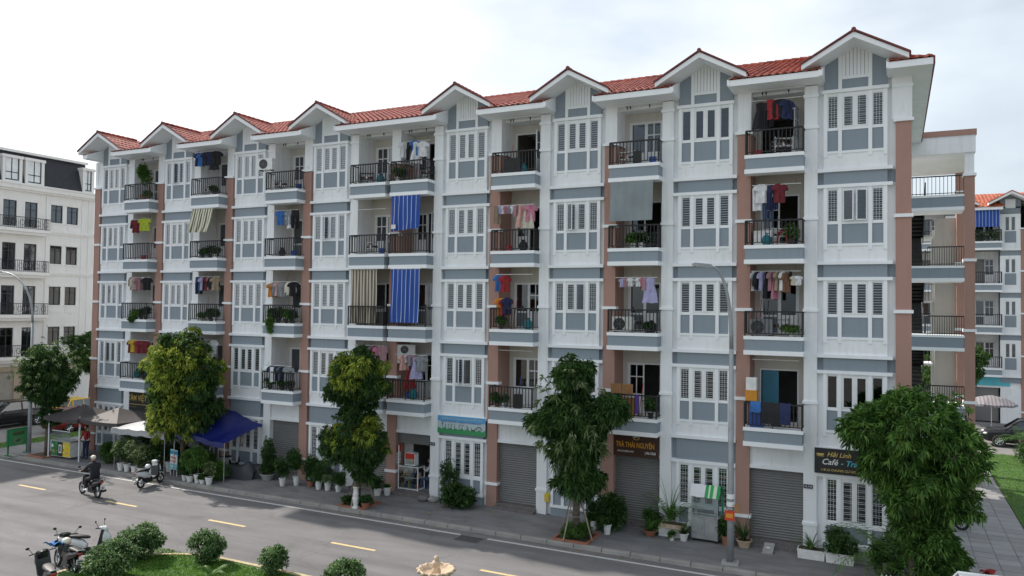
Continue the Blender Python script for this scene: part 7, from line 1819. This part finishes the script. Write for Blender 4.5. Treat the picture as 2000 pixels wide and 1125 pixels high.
# large tree before the sixth stack
tree('tall dark green tree with long drooping leaves staked before the tea shop', (29.2, -2.35, 0), ([(0, 0, 0), (0.02, 0, 1.2), (0.0, 0.02, 3.0), (-0.05, 0, 5.2)], [0.15, 0.12, 0.09, 0.03]),
     lumpy([(-0.1, 0, 5.55, 0.72, 0.72, 0.85), (-0.15, 0, 4.3, 1.3, 1.2, 0.75), (-1.2, 0.1, 3.95, 0.85, 0.7, 0.45), (1.15, -0.1, 4.6, 0.8, 0.7, 0.55), (-0.05, 0, 3.1, 1.15, 1.0, 0.75), (0.1, 0, 2.1, 0.85, 0.8, 0.65)], 9, 0.28, 5), 3000, 'leaf_mango', 0.27, 0.046, 9, 0.75, 11, extra=[([(-0.15, -0.2, 4.2, 1.35, 1.2, 1.7)], 90, 'leaf_pale')])
tree('low leafy tree nearest the camera on the right beside the paved path', (39.68, -2.2, 0), ([(0, 0, 0), (0.0, 0, 1.0), (0.05, 0.02, 2.4), (0.15, 0, 4.2)], [0.13, 0.11, 0.09, 0.03]),
     lumpy([(0.15, 0, 4.75, 1.5, 1.3, 1.2), (-0.95, 0, 4.55, 1.05, 0.9, 0.9), (1.2, 0, 4.0, 0.9, 0.8, 0.8), (0.35, 0, 3.3, 1.05, 1.0, 0.7), (0.75, 0.1, 2.65, 0.85, 0.8, 0.75), (-0.55, 0, 3.35, 0.75, 0.7, 0.6), (-0.05, -0.1, 2.75, 0.75, 0.7, 0.55)], 10, 0.30, 8), 3400, 'leaf_fresh', 0.26, 0.046, 10, 0.55, 21, extra=[([(0.15, -0.1, 4.4, 1.5, 1.35, 1.2)], 60, 'leaf_fresh')])
tree('small leafy tree growing under the nearest right hand tree by the path', (40.1, -2.0, 0), ([(0, 0, 0), (0.0, 0, 0.6), (0.05, 0.02, 1.2), (0.1, 0, 1.9)], [0.06, 0.05, 0.04, 0.02]),
     lumpy([(0.05, 0, 1.35, 0.85, 0.8, 0.85), (0.3, -0.1, 0.75, 0.75, 0.7, 0.5), (-0.45, -0.2, 1.9, 0.6, 0.5, 0.7)], 10, 0.26, 9), 1300, 'leaf_fresh', 0.24, 0.045, 9, 0.6, 23)
tree('two tiered yellow green tree with props and pots round its trunk, middle of pavement', (19.83, -2.45, 0), ([(0, 0, 0), (0.05, 0, 1.0), (0.0, 0.02, 3.0), (-0.05, 0, 5.4)], [0.12, 0.10, 0.08, 0.03]),
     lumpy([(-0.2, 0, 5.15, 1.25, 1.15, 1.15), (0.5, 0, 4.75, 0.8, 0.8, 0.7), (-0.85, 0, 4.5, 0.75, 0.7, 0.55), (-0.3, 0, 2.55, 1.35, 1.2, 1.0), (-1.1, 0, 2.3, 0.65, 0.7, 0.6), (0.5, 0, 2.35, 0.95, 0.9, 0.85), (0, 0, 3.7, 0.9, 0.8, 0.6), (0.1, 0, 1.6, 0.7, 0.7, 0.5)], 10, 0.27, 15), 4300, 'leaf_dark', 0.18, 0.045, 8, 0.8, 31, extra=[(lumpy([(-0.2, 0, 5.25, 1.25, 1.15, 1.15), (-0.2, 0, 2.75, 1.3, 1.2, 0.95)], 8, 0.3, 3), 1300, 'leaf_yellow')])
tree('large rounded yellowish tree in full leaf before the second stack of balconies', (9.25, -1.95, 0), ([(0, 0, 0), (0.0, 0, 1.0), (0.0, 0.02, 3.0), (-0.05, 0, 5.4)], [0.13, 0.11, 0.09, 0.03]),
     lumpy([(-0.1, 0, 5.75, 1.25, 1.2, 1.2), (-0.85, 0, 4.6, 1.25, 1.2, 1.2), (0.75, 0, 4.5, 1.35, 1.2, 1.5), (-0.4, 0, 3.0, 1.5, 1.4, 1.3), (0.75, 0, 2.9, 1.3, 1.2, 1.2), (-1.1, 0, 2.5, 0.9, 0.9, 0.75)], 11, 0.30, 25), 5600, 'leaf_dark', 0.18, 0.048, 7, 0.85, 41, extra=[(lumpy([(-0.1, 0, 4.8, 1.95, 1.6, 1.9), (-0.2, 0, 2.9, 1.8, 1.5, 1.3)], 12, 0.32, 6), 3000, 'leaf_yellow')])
tree('dark green round tree at the left beside the grey street lamp', (-0.55, -2.1, 0), ([(0, 0, 0), (0.0, 0, 1.0), (0.02, 0.02, 2.2), (0.05, 0, 4.8)], [0.14, 0.12, 0.10, 0.03]),
     lumpy([(-0.1, 0, 4.55, 1.2, 1.2, 1.2), (0.85, 0, 3.9, 1.1, 1.0, 0.85), (-0.95, 0, 3.6, 0.9, 0.9, 0.85), (0.1, 0, 3.1, 0.95, 0.9, 0.7), (0.2, 0, 2.0, 0.6, 0.6, 0.55)], 10, 0.28, 35), 4200, 'leaf_dark', 0.18, 0.045, 7, 0.7, 51, extra=[([(-0.1, -0.1, 4.6, 1.6, 1.5, 1.3)], 130, 'leaf_pale')])
tree('dark tree on the far pavement half hidden by the left brown column', (-13.8, 9.6, 0), ([(0, 0, 0), (0.0, 0, 1.0), (0.02, 0.02, 2.2), (0.05, 0, 4.8)], [0.14, 0.12, 0.10, 0.03]),
     lumpy([(0, 0, 4.6, 1.9, 1.9, 1.5), (0.5, 0.5, 3.6, 1.6, 1.6, 1.1)], 10, 0.4, 45), 1900, 'leaf_mango', 0.24, 0.07, 7, 0.7, 61)
tree('green tree partly behind the stair tower in front of the rear block', (43.1, 32.0, 0), ([(0, 0, 0), (0.0, 0, 1.0), (0.02, 0.02, 2.2), (0.05, 0, 4.0)], [0.14, 0.12, 0.10, 0.03]),
     lumpy([(0.2, 0, 4.6, 1.5, 1.4, 1.7), (-1.2, 0, 4.0, 1.4, 1.3, 1.6)], 10, 0.35, 55), 1900, 'leaf_mango', 0.24, 0.07, 7, 0.7, 71)
# tree beds, stakes and underplanting
def tree_bed(label, x, y, s=0.62, seed=1):
    t = thing('tree_bed', label, 'tree bed', (x, y, 0))
    m = MB(); m.box(-s, s, -s, s, -0.02, 0.03, 'soil'); part('soil', m, t)
    for (a, b_, c_, d_) in ((-s-0.08, s+0.08, -s-0.08, -s), (-s-0.08, s+0.08, s, s+0.08), (-s-0.08, -s, -s, s), (s, s+0.08, -s, s)): m = MB(); m.box(a, b_, c_, d_, 0, 0.07, 'pot_terracotta'); part('edging', m, t)
    return t
tree_bed('terracotta edged square bed under the tall dark tree', 29.2, -2.25, 0.58); tree_bed('terracotta edged bed under the two tiered tree', 19.85, -2.3, 0.55); tree_bed('leaf strewn bed under the round tree at the left', -0.5, -2.1, 0.6)
def shrub(label, x, y, r, h, n, leaf='leaf_dark', z=0.0, Lf=0.10, Wf=0.045, seed=1, k=9, name='shrub', cat='shrub', group=None):
    rng = random.Random(seed); bl = [(0, 0, h*0.5, r*0.7, r*0.7, h*0.42)]
    for i in range(k): a = rng.uniform(0, 2*pi); e = rng.uniform(-0.5, 1); q = sqrt(max(0, 1-e*e)); bl.append((r*0.62*q*cos(a), r*0.62*q*sin(a), h*0.5+h*0.36*e, r*0.36, r*0.36, h*0.17))
    t = thing(name, label, cat, (x, y, z), 0, group)
    m = MB()
    for i in range(5): a = i*1.256+0.3; m.tube([(0.03*cos(a), 0.03*sin(a), 0), (r*0.25*cos(a), r*0.25*sin(a), h*0.3), (r*0.5*cos(a), r*0.5*sin(a), h*0.6)], [0.022, 0.016, 0.008], 'trunk_bark', 4)
    part('stems', m, t)
    part('foliage', leaves_mesh('foliage', bl, n, Lf, Wf, leaf, 6, 0.25, seed, 0.55), t)
    return t
shrub('low green planting in the square bed under the tall dark tree', 29.2, -2.3, 0.62, 0.55, 420, 'leaf_mid', Lf=0.12, Wf=0.03, seed=3)
shrub('low broad leaves at the left foot of the two tiered tree', 19.5, -2.55, 0.34, 0.38, 150, 'leaf_dark', seed=5)
shrub('low broad leaves at the right foot of the two tiered tree', 20.2, -2.35, 0.28, 0.42, 120, 'leaf_mid', seed=6)
def stakes(label, x, y, r, h, n=3, mat='wood_stake', seed=1):
    t = thing('tree_stakes', label, 'tree stakes', (x, y, 0)); tops = []
    for i in range(n):
        a = 2*pi*i/n-pi/2-0.3+seed; p = (r*cos(a), r*sin(a), 0.02); q = (0.10*cos(a), 0.10*sin(a), h); m = MB(); m.tube([p, q], 0.024, mat, 6); part('stake', m, t); tops.append((r*0.55*cos(a), r*0.55*sin(a), h*0.47))
    m = MB(); m.tube(tops+[tops[0]], 0.016, mat, 5); part('tie', m, t)
stakes('wooden stakes tied round the trunk of the tall dark tree', 29.2, -2.3, 0.72, 1.7, 4, 'wood_stake', 0.0); stakes('wooden stakes round the trunk of the two tiered tree', 19.85, -2.4, 0.7, 1.6, 3, 'wood_stake', 0.5)
t = thing('urn', 'white carved urn in front of the two tiered tree trunk', 'urn', (20.05, -2.85, 0)); m = MB(); m.lathe([(0.16, 0), (0.16, 0.06), (0.08, 0.12), (0.13, 0.25), (0.14, 0.42), (0.09, 0.5), (0.13, 0.56)], 'pot_white', n=14); part('body', m, t, smooth=True); m = MB(); m.lathe([(0.12, 0.56), (0.10, 0.6), (0.10, 0.8), (0.13, 0.84)], 'pot_white', n=14); part('neck', m, t, smooth=True)
potted('small plant in terracotta pot right of the white urn', 20.45, -2.75, 0, 'pot_terracotta', 0.17, 0.26, 'bushy', 0.22, 0.3)
# kerbside row of white pots, left group
rows = [(5.95, -3.02+0.35, 0.17, 0.36, 'light', 0.42, 0.9, 'first (leftmost)'), (6.42, -2.68, 0.17, 0.36, 'bushy', 0.42, 0.95, 'second'), (6.95, -2.70, 0.16, 0.32, 'light', 0.40, 1.1, 'third'), (7.38, -2.66, 0.20, 0.28, 'light', 0.45, 1.0, 'fourth'), (7.85, -2.45, 0.16, 0.30, 'bushy', 0.40, 0.9, 'fifth')]
for (x_, y_, pr, ph, kd, fr, fh, od) in rows: potted('%s shrub in white pot, %s in the row behind the rider' % (KD[kd], od), x_, y_, 0, 'pot_white', pr, ph, kd, fr, fh, 'white pots along the kerb', stem=0.15)
for i, (x_, y_, r_, h_, lf, lb) in enumerate(((4.9, -1.6, 0.65, 1.5, 'leaf_pale', 'pale flowering shrub left of the first white pot'), (5.9, -1.5, 0.7, 1.6, 'leaf_dark', 'dark shrub behind the first white pots'), (7.2, -1.4, 0.65, 1.75, 'leaf_pale', 'pale flowering shrub under the white canopy'), (8.2, -1.2, 0.6, 1.4, 'leaf_dark', 'dark shrub left of the menu board'), (4.0, -1.9, 0.5, 1.0, 'leaf_mid', 'low green shrub beside the brown tent'))):
    shrub(lb, x_, y_, r_, h_, 480, lf, Lf=0.13, Wf=0.05, seed=20+i)
potted('dark plant in a pale pot behind the menu board', 8.15, -1.75, 0, 'pot_white', 0.2, 0.5, 'bushy', 0.35, 0.7)
g2 = [(10.30, -2.70, 0.13, 0.26, 'bushy', 0.3, 0.5, 'pot_white', 'first'), (10.68, -2.72, 0.19, 0.27, 'mid', 0.35, 0.9, 'pot_white', 'second'), (11.18, -2.74, 0.17, 0.38, 'mid', 0.42, 1.0, 'pot_white', 'third and tallest'), (11.50, -2.76, 0.15, 0.20, 'bushy', 0.18, 0.2, 'pot_white', 'fourth, low'), (11.88, -2.74, 0.17, 0.33, 'light', 0.28, 0.6, 'pot_white', 'fifth')]
for (x_, y_, pr, ph, kd, fr, fh, pt, od) in g2: potted('plant in white pot, %s in the row right of the menu board' % od, x_, y_, 0, pt, pr, ph, kd, fr, fh, 'white pots along the kerb', stem=0.25 if fh > 0.8 else 0)
for i, (x_, y_, r_, h_, lf, lb) in enumerate(((10.1, -2.0, 0.5, 1.35, 'leaf_dark', 'tall dark shrub right behind the menu board'), (11.0, -2.1, 0.5, 1.3, 'leaf_mid', 'green shrub behind the row of pots right of the menu board'), (11.7, -2.0, 0.42, 0.9, 'leaf_mid', 'bright low shrub at the end of the kerb plants'))): shrub(lb, x_, y_, r_, h_, 380, lf, Lf=0.12, Wf=0.045, seed=30+i)
# column-shaped shrub beside the blue canopy
tree('dark column shaped shrub in a round tub beside the white pier', (13.42, -0.75, 0), ([(0, 0, 0.1), (0, 0, 0.6), (0, 0, 1.6)], [0.05, 0.04, 0.02]), lumpy([(0, 0, 1.25, 0.36, 0.36, 0.85), (0.02, 0, 0.65, 0.36, 0.36, 0.4)], 12, 0.16, 7), 900, 'leaf_dark', 0.11, 0.04, 6, 0.3, 81, cat='shrub')
t = thing('tub', 'grey round tub holding the column shaped shrub', 'tub', (13.42, -0.75, 0)); part('tub_body', pot_mb(0.34, 0.28, 'concrete'), t)
# middle group of pots
g3 = [(14.86, -1.35, 0.15, 0.36, 'bushy', 0.36, 0.75, 'pot_white', 'first white pot left of the shutter column'), (15.3, -0.95, 0.16, 0.42, 'bushy', 0.42, 0.95, 'pot_white', 'second and taller, before the third shutter'), (16.0, -0.8, 0.2, 0.25, 'bushy', 0.5, 1.05, 'pot_terracotta', 'terracotta, before the brown column'), (16.65, -1.05, 0.16, 0.38, 'bushy', 0.3, 0.5, 'pot_white', 'third white pot, under the window'), (17.12, -1.0, 0.17, 0.40, 'light', 0.26, 0.25, 'pot_white', 'fourth white pot, nearly bare'), (17.68, -0.98, 0.16, 0.34, 'bushy', 0.34, 0.55, 'pot_white', 'fifth white pot, left of the two tiered tree'),
      (19.55, -0.72, 0.17, 0.32, 'bushy', 0.34, 0.45, 'pot_white', 'white pot with flowers right of the two tiered tree'), (19.85, -0.45, 0.18, 0.34, 'mid', 0.12, 0.1, 'pot_white', 'white pot touching the brown column of the open shop')]
for (x_, y_, pr, ph, kd, fr, fh, pt, od) in g3: potted('%s plant, %s' % (KD[kd], od), x_, y_, 0, pt, pr, ph, kd, fr, fh, 'pots before the ground floor', stem=0.12 if fh > 0.7 else 0)
shrub('loose dark shrub before the window left of the two tiered tree', 16.4, -0.55, 0.6, 1.25, 420, 'leaf_dark', Lf=0.12, Wf=0.045, seed=41)
shrub('straggly dark shrub left of the tree under the green banner window', 23.3, -0.75, 0.62, 1.0, 420, 'leaf_dark', Lf=0.13, Wf=0.055, seed=42)
shrub('taller straggly shrub against the window under the green banner', 22.95, -0.55, 0.42, 1.9, 260, 'leaf_dark', Lf=0.13, Wf=0.06, seed=43)
shrub('spreading dark shrub beside the fifth grey shutter', 23.85, -0.8, 0.5, 0.9, 300, 'leaf_dark', Lf=0.13, Wf=0.055, seed=44)
# around the tea shop
shrub('big dark leafy shrub at the foot of the brown column left of the tea shop', 29.9, -0.85, 0.62, 1.35, 620, 'leaf_dark', Lf=0.2, Wf=0.05, seed=45)
shrub('dark shrub against the wall right behind the tall dark tree', 29.25, -0.6, 0.4, 0.9, 260, 'leaf_dark', Lf=0.15, Wf=0.045, seed=46)
potted('nearly empty white pot before the dark shrub left of the tea shop', 30.02, -1.35, 0, 'pot_white', 0.15, 0.36, 'bushy', 0.12, 0.1)
potted('small plant in white pot behind the tall dark tree trunk', 29.4, -1.05, 0, 'pot_white', 0.14, 0.34, 'bushy', 0.2, 0.3)
t = thing('potted_palm', 'tall slender palm in a white footed planter right of the tea shop shutter', 'potted plant', (32.15, -0.35, 0)); part('planter', pot_mb(0.46, 0.34, 'pot_white', True), t); part('foliage', foliage('palm', 0.6, 1.45, 5), t, (-0.05, 0, 0.5)); m = MB(); m.tube([(-0.05, 0, 0.3), (-0.05, 0, 0.55)], 0.05, 'wood_stake', 6); part('stem', m, t)
t = thing('potted_palm', 'upright yellow green palm shoot against the white pier right of the tea shop', 'potted plant', (31.95, -0.1, 0)); part('foliage', foliage('spray', 0.3, 1.9, 7), t, (0, 0, 0.5)); part('planter', pot_mb(0.2, 0.4, 'pot_white'), t)
t = thing('bonsai_bowl', 'low pale bowl of rocks beside the potted palm', 'bowl', (32.2, -0.55, 0.34)); part('bowl_body', pot_mb(0.4, 0.14, 'stone_fountain', True), t)
potted('green strap leaved plant in terracotta bowl left of the potted palm', 31.42, -0.75, 0, 'pot_terracotta', 0.24, 0.2, 'spray', 0.4, 0.62)
potted('second leafy plant behind the terracotta bowl', 31.35, -0.35, 0, 'pot_black', 0.2, 0.25, 'bushy', 0.36, 0.6)
potted('tiny plant in small white pot between the bowl and the food cart', 32.25, -0.95, 0, 'pot_white', 0.11, 0.2, 'mid', 0.08, 0.1)
potted('spiky plant in white pot left of the food cart', 32.62, -0.78, 0, 'pot_white', 0.17, 0.26, 'spray', 0.3, 0.55)
potted('leafy plant in terracotta pot right of the food cart', 34.05, -0.55, 0, 'pot_terracotta', 0.2, 0.32, 'bushy', 0.3, 0.75)
potted('variegated leafy plant in a pinkish pot behind the tall street lamp', 34.62, -0.5, 0, 'stone_fountain', 0.26, 0.25, 'spray', 0.45, 0.85)
t = thing('potted_palm', 'dense dark feathery palm at the bottom right before the cafe window', 'potted plant', (38.95, -2.15, 0)); part('foliage', foliage('palm', 0.8, 1.9, 3), t, (0, 0, 0.8)); part('foliage', foliage('palm', 0.8, 1.7, 8), t, (0.35, 0.1, 0.5)); part('foliage', foliage('palm', 0.8, 1.5, 9), t, (-0.2, 0.1, 0.4)); part('pot', pot_mb(0.28, 0.4, 'pot_black'), t); m = MB(); m.tube([(0, 0, 0.3), (0, 0, 0.6)], 0.06, 'trunk_bark', 6); part('stem', m, t)
shrub('bushy undergrowth round the feathery palm at bottom right', 39.15, -1.6, 0.6, 1.35, 520, 'leaf_dark', Lf=0.2, Wf=0.03, seed=47)
# clipped shrubs in the foreground island
isl_sh = [(17.95, -11.0, 0.74, 1.05, 1150, 'largest ball shaped shrub behind the parked scooters'), (18.75, -12.55, 0.80, 1.05, 1250, 'ball shaped shrub cut by the bottom edge beside the scooters'), (20.1, -10.35, 0.62, 1.02, 900, 'ball shaped shrub alone at the middle of the grass edge'), (22.55, -10.1, 0.50, 0.85, 650, 'small pointed shrub right of the grass at the bottom'), (25.6, -10.55, 0.66, 1.0, 850, 'broad shrub of which the top shows left of the fountain')]
for i, (x_, y_, r_, h_, n_, lb) in enumerate(isl_sh): shrub(lb, x_, y_, r_, h_, int(n_*1.6), 'leaf_bush', 0.0, 0.085, 0.042, 60+i, 16, group='clipped shrubs in the foreground island')
t = thing('cycad', 'low feathery cycad on the grass between two clipped shrubs', 'plant', (21.25, -11.2, 0.02)); part('fronds', foliage('palm', 0.5, 0.75, 12), t)
# far right garden
t = thing('palm', 'small garden palm by the rear road at the right edge', 'palm', (45.6, 23.9, 0)); part('fronds', foliage('palm', 1.2, 1.7, 14), t, (0, 0, 0.9)); m = MB(); m.tube([(0, 0, 0), (0, 0, 1.0)], 0.12, 'trunk_bark', 7); part('trunk', m, t)
shrub('dark rounded shrub on the lawn at the right edge', 45.6, 21.2, 0.85, 1.3, 700, 'leaf_dark', Lf=0.12, Wf=0.05, seed=71)
for i, (x_, y_) in enumerate(((40.6, 13.8), (41.4, 14.2), (40.9, 12.6))): pass
for (k_, f_, lb) in ((0, 3, 'row of dark green plants on the top balcony of the rear block'),):
    thing('balcony_plants', lb, 'plants', (44.42+0.89, Y2-0.45, BAND[4]-0.9), 0, None, leaves_mesh('balcony_plants', [(-0.5, 0, 0.45, 0.35, 0.15, 0.4), (0.0, 0, 0.4, 0.35, 0.15, 0.35), (0.5, 0, 0.45, 0.35, 0.15, 0.4)], 260, 0.14, 0.06, 'leaf_dark', 5, 0.3, 91, 0.2))
# distant low tree line far behind the road
# fallen leaves and grit along the kerb and round the tree beds
rngl = np.random.default_rng(5); nL = 420
cx_ = rngl.choice([29.2, 19.8, 9.3, -0.5, 39.4, 24.0, 13.0], nL); X_ = cx_+rngl.normal(0, 1.5, nL); Y_ = np.where(rngl.random(nL) < 0.45, rngl.uniform(-3.45, -3.12, nL), rngl.uniform(-2.8, -0.5, nL)); Z_ = np.where(Y_ < -3.05, -0.112, 0.008)
m = MB()
for x_, y_, z_ in zip(X_, Y_, Z_):
    a = random.uniform(0, 6.28); l = random.uniform(0.04, 0.09); c_, s_ = cos(a), sin(a)
    m.face([(x_-c_*l, y_-s_*l, z_), (x_+s_*l*0.35, y_-c_*l*0.35, z_+0.012), (x_+c_*l, y_+s_*l, z_+0.004), (x_-s_*l*0.35, y_+c_*l*0.35, z_+0.01)], random.choice(['wood_stake', 'cardboard', 'leaf_yellow']))
thing('fallen_leaves', 'scattered dry fallen leaves along the kerb and pavement', 'leaves', (0, 0, 0), 0, None, m, kind='stuff')
